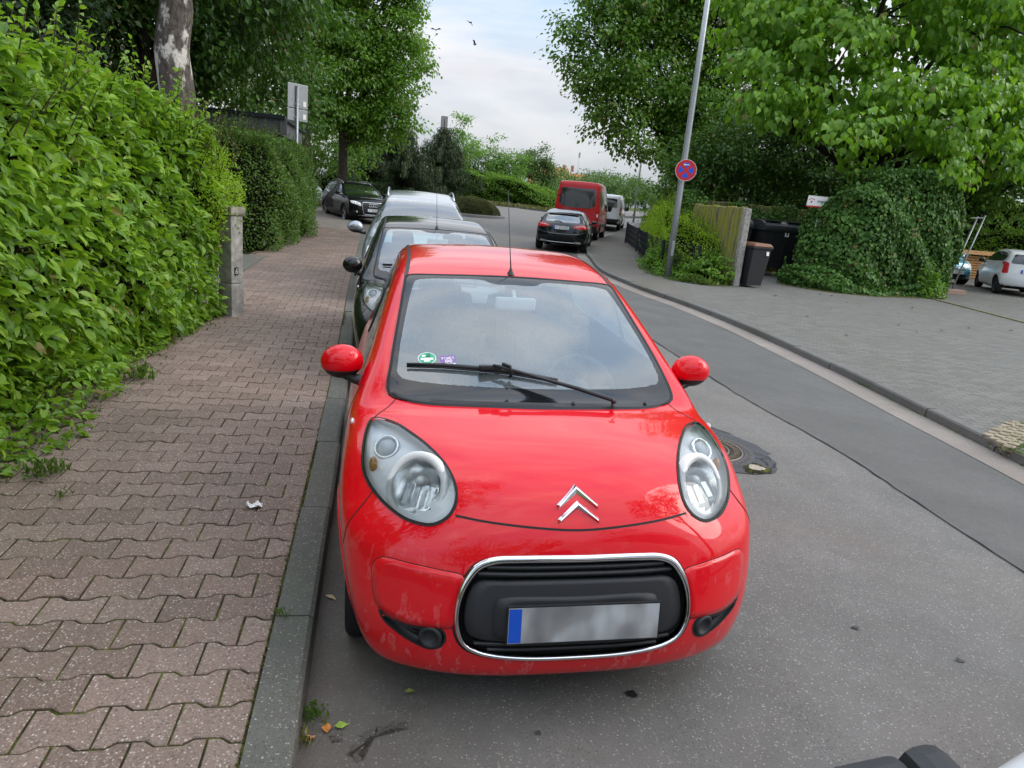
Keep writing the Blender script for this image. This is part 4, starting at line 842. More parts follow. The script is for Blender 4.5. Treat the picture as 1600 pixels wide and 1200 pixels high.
    # aerial
    p = proj(CB, [(.0, 1.715)], 'top')[0]; mb = MB(); mb.lathe([(.0, .030), (.009, .028), (.012, .014), (.020, .006), (.026, -.004)], 16, Matrix.Translation(p)@Matrix.Diagonal((.75, 1.4, 1, 1))); ae = mb.build('aerial_base', M['black_plastic'], t)
    mb = MB(); mb.tube([p+np.array(q) for q in ((0, .0, .02), (.0, .045, .09), (0, .25, .42))], [.0042, .003, .0018], 6); mb.build('aerial_rod', M['black_plastic'], ae)
    # cabin
    mb = MB(); mb.box((0, 1.0, .80), (1.28, .42, .16), bev=.06); mb.box((.33, 1.22, .84), (.40, .16, .14), bev=.05); mb.box((0, 2.0, .36), (1.38, 2.3, .06)); mb.box((0, 2.95, .75), (1.2, .5, .04)); mb.build('dashboard', M['interior'], t)
    mb = MB(); n = 32; T = Matrix.Translation((.33, 1.36, .86))@Matrix.Rotation(R(62), 4, 'X'); mb.tube([T@Vector((.18*math.cos(2*math.pi*i/n), .18*math.sin(2*math.pi*i/n), 0)) for i in range(n)], .015, 8, closed=True)
    mb.lathe([(0, .01), (.06, .006), (.07, -.03)], 16, T); [mb.tube([T@Vector((0, 0, -.005)), T@Vector((.17*math.cos(a), .17*math.sin(a), 0))], .014, 6) for a in (.1, 3.04, -1.57)]; mb.build('steering_wheel', M['interior'], t)
    for (x, y, wd) in ((-.33, 1.95, .46), (.33, 1.95, .46), (-.3, 2.72, .5), (.3, 2.72, .5)):
        mb = MB(); mb.box((x, y-.28, .56), (wd, .5, .16), bev=.06); mb.box((x, y+.05, .86), (wd, .13, .56), bev=.06, M=Matrix.Rotation(R(-14), 3, 'X')); mb.box((x, y+.14, 1.20), (.24, .09, .16), bev=.04); mb.build('seat', M['seat_cloth'], t)
    mb = MB(); mb.box((0, 1.52, 1.265), (.21, .03, .065), bev=.02); mb.tube([(0, 1.54, 1.27), (0, 1.60, 1.32)], .012, 6); mb.build('inner_mirror', M['frosted'], t)
    return t
RED = red_hatchback()
# ---------------------------------------------------------------- the other vehicles
def black_twin():
    """the second small hatchback: same body shell in black, without the stickers"""
    t = clone(RED, None, {'red_paint': M['black_paint'], 'windscreen_glass': M['glass_clean']}); t.location = (-.085, 3.88, .0); t.rotation_euler = (0, -.012, R(.6))
    tag(t, 'small black hatchback parked directly behind the red hatchback at the kerb', 'car')
    for o in list(t.children_recursive):
        if o.name.startswith('sticker'): bpy.data.objects.remove(o)
    return t
black_twin()
def halfbox(x0, x1, z0, z1, n=1): return [(x0, z0), (x1, z0), (x1, z1), (x0, z1)]
def rpoly(pts, r=.03, k=3):
    """rounds the corners of a 2D polygon"""
    P = [np.array(p, float) for p in pts]; out = []; n = len(P)
    for i in range(n):
        a, b, c = P[i-1], P[i], P[(i+1) % n]; u = (a-b)/np.linalg.norm(a-b); v = (c-b)/np.linalg.norm(c-b); d = min(r, np.linalg.norm(a-b)*.4, np.linalg.norm(c-b)*.4)
        p, q = b+u*d, b+v*d
        for t in np.linspace(0, 1, k+1): out.append((1-t)**2*p+2*t*(1-t)*b+t*t*q)
    return np.array(out)
def dens(P, n=56): return resample(np.asarray(P, float), n)
def panel(bd, name, pts, axis, mat, t, side=1, off=.004, r=.04, bulge=0., edge=-.004, rings=4, **k):
    O = proj(bd, dens(rpoly(pts, r)), axis, side); return patch(bd, name, O, mat, t, off, n=56, rings=rings, bulge=bulge, edge=edge, smooth_out=False, **k)
def mirr(pts): return [(-x, z) for x, z in pts][::-1]
class Car:
    def __init__(s, name, label, cat, bd, paint, loc, rz, wheels, h=.04, group=None, holes=(), rim=None, style='spokes', spokes=5, trim=None):
        s.bd = bd; s.t = thing(name, label, cat, loc, rz, group); s.paint = paint
        s.body = body_obj(bd, 'body', [paint, M['black_plastic']], s.t, h, holes)
        for (y, x, rad, wid, rr) in wheels:
            for q in (1, -1): wheel(s.t, (q*x, y, rad), q, rad, wid, rr, style, spokes, rim)
        arch_lips(bd, s.t, trim or paint)
    def both(s, name, pts, axis, mat, **k):
        return [panel(s.bd, name, pts if q > 0 else mirr(pts), axis, mat, s.t, 1, **k) for q in (1, -1)]
    def sides(s, name, pts, mat, **k): return [panel(s.bd, name, pts, 'side', mat, s.t, q, **k) for q in (1, -1)]
    def one(s, name, pts, axis, mat, **k): return panel(s.bd, name, pts, axis, mat, s.t, 1, **k)
    def mirrors(s, x, y, z, r=(.10, .07, .085), mat=None):
        for q in (1, -1):
            mb = MB(); ellipsoid(mb, (q*x, y, z), r, -r[2]*.45, 1, 16, 10); m_ = mb.build('door_mirror', mat or s.paint, s.t)
            mb = MB(); ellipsoid(mb, (q*x, y, z), r, -r[2]*.45, -1, 16, 6); mb.tube([(q*x, y, z-r[2]*.6), (q*(x-.16), y+.02, z-r[2]*.9)], .03, 6); mb.build('mirror_foot', M['black_plastic'], m_)
    def rails(s, x, y0, y1, dz=.05, mat=None):
        for q in (1, -1):
            ys = np.linspace(y0, y1, 9); xs = np.full(9, q*x); P = proj(s.bd, np.stack([xs, ys], 1), 'top'); P[:, 2] += dz*np.sin(np.linspace(.0, math.pi, 9))**.35; mb = MB(); mb.tube(P, .018, 6); mb.build('roof_rail', mat or M['alloy'], s.t)
    def plate(s, z, txt, rear, x=0, off=.012, w=.52, h=.11):
        p = proj(s.bd, [(x, z)], 'rear' if rear else 'front')[0]+np.array([0, off if rear else -off, 0]); return plate(s.t, p, (0, 1 if rear else -1, .05), (-1 if rear else 1, 0, 0), txt, w, h)
    def handles(s, ys, z):
        for q in (1, -1):
            for y in ys: p = proj(s.bd, [(y, z), (y+.17, z+.012)], 'side', q)+np.array([q*.022, 0, 0]); mb = MB(); mb.tube(p, .013, 6); mb.build('door_handle', s.paint, s.t)
    def seams(s, paths, axis, w=.006):
        for p in paths:
            for q in (1, -1): seam(s.bd, 'panel_gap', proj(s.bd, p, axis, q), M['seam'], s.t, w, .0015, 24)
# silver people carrier with roof rails, third in the row
SILB = Body([(4.2,.3),(3.6,.22),(1.2,.2),(.3,.2),(.06,.28),(0,.45),(.03,.62),(.10,.78),(.25,.90),(.6,1.0),(1.0,1.07),(1.35,1.28),(1.75,1.50),(2.0,1.60),(2.4,1.69),(2.9,1.72),(3.5,1.70),(4.0,1.63),(4.25,1.45),(4.4,1.1),(4.46,.8),(4.46,.5),(4.4,.35)],
  [(.1,.75),(.3,.84),(.6,.87),(.9,.86),(1.05,.81),(1.3,.70),(1.55,.585),(1.7,.52),(1.85,.46)], [(-.2,-.06),(.4,-.02),(1,0),(3.4,0),(4.4,-.06)], bow=(.2,.8,3.2), crown=.025, length=4.46, arches=((.88,.31,.35),(3.55,.31,.35)), halfw=.87)
ws_ = sym([(0,1.92),(.3,1.935),(.52,1.97),(.60,1.9),(.66,1.6),(.71,1.3),(.72,1.16),(.6,1.08),(.3,1.03),(0,1.02)])
wsp = proj(SILB, ws_, 'top')
c = Car('parked_car', 'silver people carrier with roof rails parked behind the small black hatchback', 'car', SILB, M['silver_paint'], (-.10, 8.15, .0), R(-1.5), ((.88,.74,.315,.2,.21),(3.55,.74,.315,.2,.21)), .035, 'cars parked along the left kerb', [(wsp, .02)])
w = patch(SILB, 'windscreen', wsp, M['glass_clean'], c.t, .004, n=72, rings=8); wi = wsp.mean(0)+(wsp-wsp.mean(0))*np.array([.93,.90,.9]); loft(SILB, 'window_edge', wsp, wi, M['frit'], w, -.002, 72, 2, True)
c.sides('side_window', [(1.45,1.16),(2.1,1.54),(3.0,1.60),(3.9,1.52),(4.15,1.22),(3.5,1.16)], M['glass_dark']); c.both('headlamp', [(.42,.70),(.80,.80),(.78,.92),(.5,.80)], 'front', M['frosted']); c.one('grille', sym([(0,.74),(.3,.74),(.36,.64),(.3,.56),(0,.55)]), 'front', M['black_plastic']); c.rails(.545, 2.15, 4.0, .075, M['alloy']); c.mirrors(1.0, 1.18, 1.12, (.12,.075,.09)); c.plate(.45, '', False)
mb = MB(); mb.box((0, 1.25, .95), (1.4, .5, .1), bev=.04); mb.box((0, 2.9, .4), (1.5, 3, .06)); mb.build('dashboard', M['interior'], c.t)
for x in (-.38, .38): mb = MB(); mb.box((x, 2.2, .95), (.5, .15, .65), bev=.06, M=Matrix.Rotation(R(-12), 3, 'X')); mb.box((x, 2.28, 1.36), (.26, .1, .18), bev=.04); mb.build('seat', M['seat_cloth'], c.t)
mb = MB(); p = proj(SILB, [(0, 4.0)], 'top')[0]; mb.tube([p, p+np.array([0, .03, .05])], [.014, .008], 6); mb.build('aerial', M['black_plastic'], c.t)
# dark estate facing the camera at the corner
SUV = Body([(4.3,.32),(3.5,.24),(1.2,.22),(.35,.24),(.08,.32),(.01,.45),(0,.6),(.02,.78),(.07,.90),(.2,.99),(.5,1.05),(1.0,1.09),(1.28,1.13),(1.7,1.37),(2.05,1.54),(2.4,1.62),(2.9,1.645),(3.5,1.62),(4.0,1.55),(4.3,1.40),(4.5,1.1),(4.6,.85),(4.63,.6),(4.55,.42)],
  [(.2,.83),(.4,.915),(.7,.935),(.92,.925),(1.06,.88),(1.3,.775),(1.5,.68),(1.7,.58)], [(-.2,-.05),(.3,-.02),(.9,0),(3.6,0),(4.6,-.07)], bow=(.2,.85,3.4), bowup=(.3,.7,.95), crown=.02, k=.10, length=4.63, flare=((.93,.36,.6,.25,.015),(3.72,.36,.6,.25,.02)), arches=((.93,.36,.405),(3.72,.36,.405)), halfw=.94)
wsp = proj(SUV, sym([(0,1.96),(.35,1.97),(.58,1.99),(.63,1.9),(.70,1.55),(.745,1.3),(.72,1.2),(.5,1.13),(.25,1.11),(0,1.10)]), 'top')
c = Car('parked_car', 'dark grey off-road estate with four ring grille emblem facing the camera at the corner', 'car', SUV, M['darkgrey_paint'], (-.98, 28.15, float(gz(28.6))), R(20), ((.93,.80,.36,.235,.24),(3.72,.80,.36,.235,.24)), .035, None, (), M['alloy'], 'twin', 5)
patch(SUV, 'windscreen', wsp, glass_mat('bright_windscreen', (.5,.55,.55), 5.0, .0, 1.0, 0, .6), c.t, .005, n=72, rings=8); seam(SUV, 'window_edge', wsp, M['frit'], c.t, .05, .002, 72, True)
sw = c.sides('side_window', [(1.32,1.10),(1.62,1.27),(2.1,1.50),(2.9,1.565),(3.6,1.53),(4.05,1.40),(4.2,1.25),(3.6,1.17),(2.4,1.13)], M['glass_dark'], r=.03)
for q in (1, -1): seam(SUV, 'window_trim', proj(SUV, [(1.28,1.085),(2.4,1.115),(3.6,1.155),(4.22,1.235)], 'side', q), M['chrome'], c.t, .022, .004, 30)
gr = c.one('grille', [(-.42,.86),(.42,.86),(.45,.72),(.38,.38),(-.38,.38),(-.45,.72)], 'front', M['black_plastic'], r=.05, off=.006)
gp_ = proj(SUV, dens(rpoly([(-.42,.86),(.42,.86),(.45,.72),(.38,.38),(-.38,.38),(-.45,.72)], .05), 70), 'front'); mb = MB(); mb.tube(gp_+np.array([0, -.008, 0]), .016, 6, closed=True); mb.build('grille_frame', M['chrome'], gr)
for i in range(4): mb = MB(); p = proj(SUV, [(-.141+.094*i, .755)], 'front')[0]; mb.tube([p+np.array([.055*math.cos(a), -.022, .055*math.sin(a)]) for a in np.linspace(0, 2*math.pi, 24, endpoint=False)], .009, 6, closed=True); mb.build('emblem_ring', M['chrome'], gr)
mb = MB(); p = proj(SUV, [(-.33, .72)], 'front')[0]; mb.box(p+np.array([0, -.015, 0]), (.08, .012, .018)); mb.build('badge', M['chrome'], gr)
for hl in c.both('headlamp', [(.47,.70),(.83,.80),(.86,.89),(.72,.90),(.50,.84)], 'front', M['lamp_dark'], r=.03):
    sg = 1 if hl.data.vertices[0].co.x > 0 else -1
    for x, z in ((.58,.78),(.70,.82)): mb = MB(); p = proj(SUV, [(sg*x, z)], 'front')[0]; mb.lathe([(0, .01), (.03, .008), (.038, 0), (.04, -.02)], 16, place(p, (0, -1, .1))); mb.build('lamp', M['reflector'], hl)
for fg in c.both('fog_lamp', [(.55,.42),(.78,.46),(.78,.55),(.55,.52)], 'front', M['black_plastic'], r=.03):
    sg = 1 if fg.data.vertices[0].co.x > 0 else -1; mb = MB(); p = proj(SUV, [(sg*.64, .48)], 'front')[0]; mb.lathe([(0, .012), (.035, .008), (.042, 0), (.044, -.02)], 16, place(p, (0, -1, 0))); mb.build('lamp', M['frosted'], fg)
mb = MB(); P = proj(SUV, [(-.6,.345),(-.3,.335),(0,.333),(.3,.335),(.6,.345)], 'front'); mb.tube(P+np.array([0, -.01, 0]), .02, 6); mb.build('skid_trim', M['alloy'], c.t)
c.rails(.60, 2.1, 3.95, .05, M['alloy']); c.mirrors(1.04, 1.42, 1.15, (.115,.075,.09)); c.plate(.56, 'F-GC208', False, off=.02); c.handles((2.15, 3.1), .98); c.seams([[(1.25,1.05),(1.22,.7),(1.35,.4)],[(2.42,1.12),(2.44,.7),(2.42,.38)],[(3.35,1.12),(3.4,.9),(3.2,.5)]], 'side'); c.seams([[(-.86,.95),(-.6,.93),(-.45,.92)],[(.45,.92),(.6,.93),(.86,.95)]], 'front')
# the pale van behind it, mostly hidden by the shrubs
VANB = Body([(4.9,.35),(3.5,.25),(1.2,.25),(.3,.28),(.05,.38),(0,.6),(.05,.85),(.2,1.0),(.7,1.12),(1.1,1.25),(1.6,1.65),(1.95,1.84),(2.4,1.93),(3.2,1.95),(4.2,1.94),(4.8,1.90),(4.95,1.75),(5.03,1.2),(5.1,.8),(5.12,.5),(5.05,.4)],
  [(.2,.86),(.4,.94),(.8,.965),(1.05,.955),(1.4,.89),(1.75,.80),(1.95,.74),(2.1,.68)], [(-.2,-.07),(.5,-.02),(1,0),(4.5,0),(5.1,-.04)], bow=(.2,.85,3.4), crown=.012, k=.09, length=5.12, rbow=(.03,.8,4), arches=((.95,.33,.38),(4.1,.33,.38)), halfw=.965)
def van(name, label, loc, rz, paint, group=None):
    c = Car(name, label, 'van', VANB, paint, loc, rz, ((.95,.83,.335,.21,.21),(4.1,.83,.335,.21,.21)), .045, group)
    c.sides('side_window', [(1.5,1.22),(1.95,1.66),(2.35,1.70),(2.35,1.16),(1.6,1.14)], M['glass_dark']); c.sides('side_window', [(2.55,1.16),(2.55,1.70),(3.75,1.70),(3.75,1.16)], M['glass_dark']); c.sides('side_window', [(3.9,1.16),(3.9,1.70),(4.7,1.68),(4.78,1.18)], M['glass_dark'])
    c.one('windscreen', sym([(0,1.78),(.5,1.77),(.66,1.70),(.76,1.3),(.72,1.2),(.4,1.17),(0,1.16)]), 'front', M['glass_dark'], r=.03); c.both('headlamp', [(.5,.78),(.85,.85),(.86,1.0),(.6,.92)], 'front', M['frosted'])
    for q in (1, -1):
        tl = panel(VANB, 'tail_lamp', [(q*.83,.85),(q*.925,.85),(q*.915,1.30),(q*.85,1.30)][::q], 'rear', M['tail_red'], c.t, 1, r=.02, off=.008); mb = MB(); p = proj(VANB, [(q*.88, 1.0)], 'rear')[0]; mb.box(p+np.array([0, .004, 0]), (.07, .02, .10), bev=.006); mb.build('reversing_lamp', M['tail_clear'], tl)
    c.one('rear_window', rpoly([(-.70,1.22),(.70,1.22),(.64,1.72),(-.64,1.72)], .06), 'rear', M['glass_dark'], r=.02); c.one('rear_bumper', [(-.92,.36),(.92,.36),(.92,.62),(-.92,.62)], 'rear', M['black_plastic'], off=.03, edge=-.01); c.plate(.78, '', True, off=.02)
    c.mirrors(1.05, 1.32, 1.22, (.11,.08,.14), M['black_plastic']); c.handles((2.2, 2.6), 1.02); c.seams([[(2.45,1.75),(2.45,1.0),(2.45,.4)],[(3.85,1.75),(3.85,1.0),(3.9,.5)]], 'side'); return c
van('parked_van', 'white van with dark windows parked in front of the red van by the pavement', (13.45, 41.9, .42), R(180-22), M['white_paint'], 'vehicles parked along the right kerb')
van('parked_van', 'pale grey van half hidden behind the dark estate and the shrubs', (-4.2, 35.2, float(gz(35.6))), R(30), M['pale_paint'])
# black hatchback seen from behind on the right
HB = Body([(4.1,.30),(3.4,.2),(1,.2),(.2,.2),(.03,.33),(0,.5),(.05,.68),(.25,.82),(.7,.92),(1.15,.98),(1.6,1.2),(2.0,1.36),(2.4,1.425),(2.9,1.42),(3.4,1.375),(3.85,1.30),(3.98,1.22),(4.18,1.03),(4.30,.95),(4.36,.86),(4.41,.62),(4.40,.45),(4.3,.30)],
  [(.15,.78),(.3,.87),(.5,.895),(.75,.895),(.92,.86),(1.05,.79),(1.25,.67),(1.4,.58),(1.5,.53)], [(-.2,-.06),(.4,-.015),(.9,0),(3.5,0),(4.1,-.04),(4.4,-.09)], bow=(.2,.8,3.2), crown=.03, k=.10, length=4.41, rbow=(.14,.75,3), flare=((.88,.34,.5,.22,.012),(3.61,.36,.55,.22,.03)), arches=((.88,.32,.36),(3.61,.32,.36)), halfw=.9)
c = Car('parked_car', 'black hatchback seen from behind, parked behind the red van on the right', 'car', HB, M['black_paint'], (6.85, 26.4, float(gz(25.))), R(180-19), ((.88,.79,.325,.22,.235),(3.61,.79,.325,.22,.235)), .032, 'vehicles parked along the right kerb', (), M['alloy'], 'spokes', 10)
c.one('rear_window', rpoly([(-.62,1.0),(.62,1.0),(.53,1.255),(-.53,1.255)], .05), 'rear', glass_mat('rear_glass', (.3,.33,.33), 3.5, .0, 1.0, 0, .6), r=.02); mb = MB(); P = proj(HB, [(-.52,3.86),(-.3,3.90),(0,3.91),(.3,3.90),(.52,3.86)], 'top')+np.array([0, .05, .0]); mb.tube(P, .03, 6, flat=.5); mb.build('roof_spoiler', M['black_paint'], c.t)
for q in (1, -1):
    pts = [(q*.40,.835),(q*.60,.80),(q*.84,.80),(q*.86,.90),(q*.72,.945),(q*.42,.90)][::q]; tl = panel(HB, 'tail_lamp', pts, 'rear', M['tail_red'], c.t, 1, r=.03, off=.010); mb = MB()
    P = proj(HB, [(q*.5,.872),(q*.62,.884),(q*.76,.888)], 'rear')+np.array([0, .014, 0]); mb.tube(P, .013, 6); mb.build('lamp_strip', M['tail_clear'], tl)
    ex = panel(HB, 'exhaust_trim', [(q*.45,.30),(q*.72,.32),(q*.70,.38),(q*.47,.36)][::q], 'rear', M['chrome'], c.t, 1, r=.02, off=.012)
mb = MB(); P = proj(HB, [(-.66,.34),(-.4,.325),(0,.32),(.4,.325),(.66,.34)], 'rear')+np.array([0, .012, 0]); mb.tube(P, .010, 6); mb.build('bumper_trim', M['chrome'], c.t)
seam(HB, 'bumper_gap', proj(HB, [(-.82,.70),(-.6,.64),(-.3,.615),(0,.61),(.3,.615),(.6,.64),(.82,.70)], 'rear'), M['alloy'], c.t, .012, .004, 40)
c.one('plate_recess', [(-.34,.74),(.34,.74),(.36,.88),(-.36,.88)], 'rear', M['black_plastic'], off=-.004, edge=-.002, r=.03); c.plate(.815, 'F-ZV1906', True, off=.016)
c.sides('side_window', [(1.30,1.0),(1.62,1.17),(2.0,1.31),(2.6,1.35),(3.2,1.31),(3.55,1.20),(3.5,1.06),(2.4,1.02)], M['glass_dark'], r=.03); c.mirrors(.98, 1.38, 1.0, (.10,.07,.075)); c.handles((2.1, 2.95), .88); c.seams([[(1.2,.95),(1.2,.5),(1.35,.25)],[(2.32,1.0),(2.35,.6),(2.32,.25)],[(3.2,1.0),(3.2,.8),(2.95,.4)]], 'side'); c.one('windscreen', sym([(0,1.32),(.5,1.3),(.66,1.05),(.4,1.0),(0,.99)]), 'front', M['glass_dark'], r=.02); c.both('headlamp', [(.42,.62),(.82,.70),(.80,.78),(.45,.70)], 'front', M['frosted'])
mb = MB(); p = proj(HB, [(0, 1.0), (.12, 1.03), (.28, 1.02)], 'rear')+np.array([0, .02, 0]); mb.tube(p, .011, 6); mb.build('wiper_blade', M['black_plastic'], c.t)
# tall red van
SPB = Body([(5.0,.42),(4.0,.35),(1.2,.3),(.3,.32),(.04,.45),(0,.65),(.06,.95),(.3,1.15),(.9,1.30),(1.2,1.55),(1.6,2.05),(1.85,2.30),(2.2,2.42),(2.8,2.46),(4.0,2.47),(4.9,2.46),(5.12,2.42),(5.19,2.2),(5.24,1.5),(5.25,1.0),(5.26,.6),(5.2,.48)],
  [(.2,.88),(.5,.965),(1.0,.99),(1.4,.985),(1.9,.93),(2.25,.875),(2.5,.82)], [(-.2,-.06),(.5,-.02),(1,0),(4.8,0),(5.3,-.02)], bow=(.2,.85,3.4), crown=.008, k=.10, length=5.26, rbow=(.02,.8,6), arches=((1.0,.35,.40),(4.25,.35,.40)), halfw=.99)
c = Car('parked_van', 'tall red van with wide dark rear window parked ahead of a black hatchback', 'van', SPB, M['van_red'], (9.55, 33.35, float(gz(31.))), R(180-22), ((1.0,.85,.35,.22,.21),(4.25,.85,.35,.22,.21)), .045, 'vehicles parked along the right kerb')
rw = c.one('rear_window', [(-.80,1.50),(-.76,2.18),(.76,2.18),(.80,1.50),(.55,1.36),(-.55,1.36)], 'rear', glass_mat('van_rear_glass', (.45,.42,.42), 1.2, 0, 1.0, 0., .3), r=.08, off=.008)
seam(SPB, 'door_gap', proj(SPB, [(0,2.25),(0,1.4),(0,.7)], 'rear'), M['seam'], c.t, .014, .004, 20); mb = MB(); p = proj(SPB, [(0, 1.50)], 'rear')[0]; mb.tube([p+np.array([.085*math.cos(a), .02, .085*math.sin(a)]) for a in np.linspace(0, 2*math.pi, 24, endpoint=False)], .008, 6, closed=True)
for a in (90, 210, 330): mb.tube([p+np.array([0, .02, 0]), p+np.array([.08*math.cos(R(a)), .02, .08*math.sin(R(a))])], [.014, .006], 6)
mb.build('star_emblem', M['alloy_dark'], c.t)
for q in (1, -1):
    tl = panel(SPB, 'tail_lamp', [(q*.84,.92),(q*.97,.92),(q*.955,1.42),(q*.86,1.42)][::q], 'rear', M['tail_red'], c.t, 1, r=.03, off=.012)
    mb = MB(); p = proj(SPB, [(q*.905, 1.10)], 'rear')[0]; mb.box(p+np.array([0, .012, 0]), (.09, .02, .13), bev=.006); mb.build('reversing_lamp', M['tail_clear'], tl)
    mb = MB(); p = proj(SPB, [(q*.87, 1.86)], 'rear')[0]; mb.box(p+np.array([0, .012, 0]), (.11, .05, .05), bev=.01); mb.build('door_hinge', M['van_red'], c.t)
c.one('rear_bumper', [(-.93,.42),(.93,.42),(.93,.66),(-.93,.66)], 'rear', M['black_plastic'], off=.06, edge=-.01); c.plate(.84, '', True, off=.02)
c.sides('side_window', [(1.35,1.42),(1.75,2.02),(2.2,2.08),(2.2,1.40)], M['glass_dark']); c.sides('side_window', [(2.45,1.42),(2.45,2.12),(3.65,2.12),(3.65,1.42)], M['glass_dark']); c.sides('side_window', [(3.85,1.42),(3.85,2.12),(4.95,2.12),(4.95,1.42)], glass_mat('warm_side_glass', (.5,.4,.36), 1.4, 0, 1.0, 0., .35)); c.sides('side_trim', [(.1,.62),(5.0,.62),(5.0,.70),(.1,.70)], M['black_plastic'], off=.012, r=.02)
c.mirrors(1.12, 1.35, 1.45, (.11,.08,.18), M['black_plastic']); c.seams([[(2.32,2.2),(2.32,1.4),(2.32,.5)],[(3.75,2.2),(3.75,1.4),(3.75,.5)]], 'side', .01); c.one('windscreen', sym([(0,2.2),(.6,2.18),(.85,1.5),(.6,1.38),(0,1.36)]), 'front', M['glass_dark'], r=.05)
# white small car in the car park on the right
MIB = Body([(3.3,.28),(2.8,.2),(1,.2),(.2,.2),(.03,.3),(0,.45),(.03,.62),(.12,.78),(.35,.90),(.8,.97),(1.0,1.03),(1.4,1.27),(1.75,1.42),(2.1,1.475),(2.6,1.48),(3.0,1.45),(3.26,1.38),(3.36,1.25),(3.45,.95),(3.52,.7),(3.54,.5),(3.48,.32)],
  [(.15,.74),(.3,.80),(.5,.82),(.8,.815),(.95,.78),(1.1,.72),(1.3,.645),(1.5,.56)], [(-.2,-.06),(.4,-.02),(.8,0),(2.8,0),(3.5,-.06)], bow=(.2,.7,3.2), crown=.02, k=.09, length=3.54, flare=((.62,.33,.55,.22,.014),(3.04,.33,.55,.22,.016)), arches=((.62,.3,.34),(3.04,.3,.34)), halfw=.82)
wc = (20.55, 20.25); c = Car('parked_car', 'white small hatchback parked in the car park at the right edge of the picture', 'car', MIB, M['white_paint'], (21.75, 20.75, .1), R(180-31), ((.62,.71,.295,.185,.2),(3.04,.71,.295,.185,.2)), .032, None, (), M['alloy_dark'], 'twin', 7)
c.sides('side_window', [(1.12,1.03),(1.50,1.25),(1.85,1.36),(2.5,1.385),(3.0,1.35),(3.17,1.22),(3.02,1.09),(2.3,1.05)], M['glass_dark'], r=.03); c.mirrors(.92, 1.18, 1.02, (.10,.07,.075), M['black_plastic']); c.handles((1.98, 2.75), .90)
c.seams([[(1.05,1.0),(1.03,.6),(1.15,.25)],[(2.08,1.04),(2.1,.6),(2.08,.25)],[(2.85,1.05),(2.85,.8),(2.65,.4)]], 'side'); c.one('rear_window', rpoly([(-.58,1.03),(.58,1.03),(.5,1.33),(-.5,1.33)], .05), 'rear', M['glass_dark'], r=.02)
for q in (1, -1): panel(MIB, 'tail_lamp', [(q*.60,.72),(q*.76,.70),(q*.72,1.08),(q*.60,1.04)][::q], 'rear', M['tail_red'], c.t, 1, r=.03, off=.012)
c.plate(.80, '', True, off=.015); c.sides('sill_trim', [(1.0,.235),(2.65,.235),(2.65,.275),(1.0,.275)], M['alloy'], off=.006, r=.01); c.one('windscreen', sym([(0,1.36),(.5,1.34),(.6,1.08),(.3,1.04),(0,1.03)]), 'front', M['glass_dark'], r=.02); c.both('headlamp', [(.42,.66),(.74,.74),(.70,.86),(.46,.78)], 'front', M['frosted'])
# light blue car facing out behind the ivy
c = Car('parked_car', 'light blue small car facing out between the ivy and the white hatchback', 'car', MIB, M['blue_paint'], (19.95, 20.75, .1), R(-6), ((.62,.71,.295,.185,.2),(3.04,.71,.295,.185,.2)), .032)
gr = c.one('grille', [(-.36,.665),(.36,.665),(.34,.585),(-.34,.585)], 'front', M['black_plastic'], r=.03); mb = MB(); P = proj(MIB, [(-.34,.625),(0,.62),(.34,.625)], 'front')+np.array([0, -.012, 0]); mb.tube(P, .012, 6); mb.build('grille_bar', M['chrome'], gr)
c.both('headlamp', [(.42,.62),(.74,.68),(.72,.84),(.60,.84),(.44,.70)], 'front', M['tail_clear'], r=.03); c.one('lower_grille', [(-.42,.40),(.42,.40),(.34,.28),(-.34,.28)], 'front', M['black_plastic'], r=.03); c.plate(.475, 'F-IK2145', False); c.one('windscreen', sym([(0,1.36),(.5,1.34),(.62,1.08),(.3,1.04),(0,1.03)]), 'front', M['glass_dark'], r=.02)
c.sides('side_window', [(1.12,1.03),(1.50,1.25),(1.85,1.36),(2.5,1.385),(3.0,1.35),(3.17,1.22),(3.02,1.09),(2.3,1.05)], M['glass_dark'], r=.03); c.mirrors(.92, 1.18, 1.02, (.10,.07,.075)); seam(MIB, 'bumper_gap', proj(MIB, [(-.7,.575),(-.4,.555),(0,.55),(.4,.555),(.7,.575)], 'front'), M['seam'], c.t, .012, .002, 30)
# the white vehicle beside the photographer: only its black door mirror and a sliver of wing reach into view
NRB = Body([(3.3,.28),(2.8,.2),(1,.2),(.2,.2),(.03,.3),(0,.45),(.03,.62),(.12,.74),(.35,.82),(.8,.88),(1.0,.94),(1.4,1.2),(1.75,1.4),(2.1,1.475),(2.6,1.48),(3.0,1.45),(3.26,1.38),(3.36,1.25),(3.45,.95),(3.52,.7),(3.54,.5),(3.48,.32)],
  [(.15,.74),(.3,.80),(.5,.82),(.8,.80),(.95,.76),(1.1,.70),(1.3,.63),(1.5,.55)], [(-.2,-.06),(.4,-.02),(.8,0),(2.8,0),(3.5,-.06)], bow=(.2,.7,3.2), crown=.03, k=.10, length=3.54, arches=((.62,.3,.34),(3.04,.3,.34)), halfw=.82)

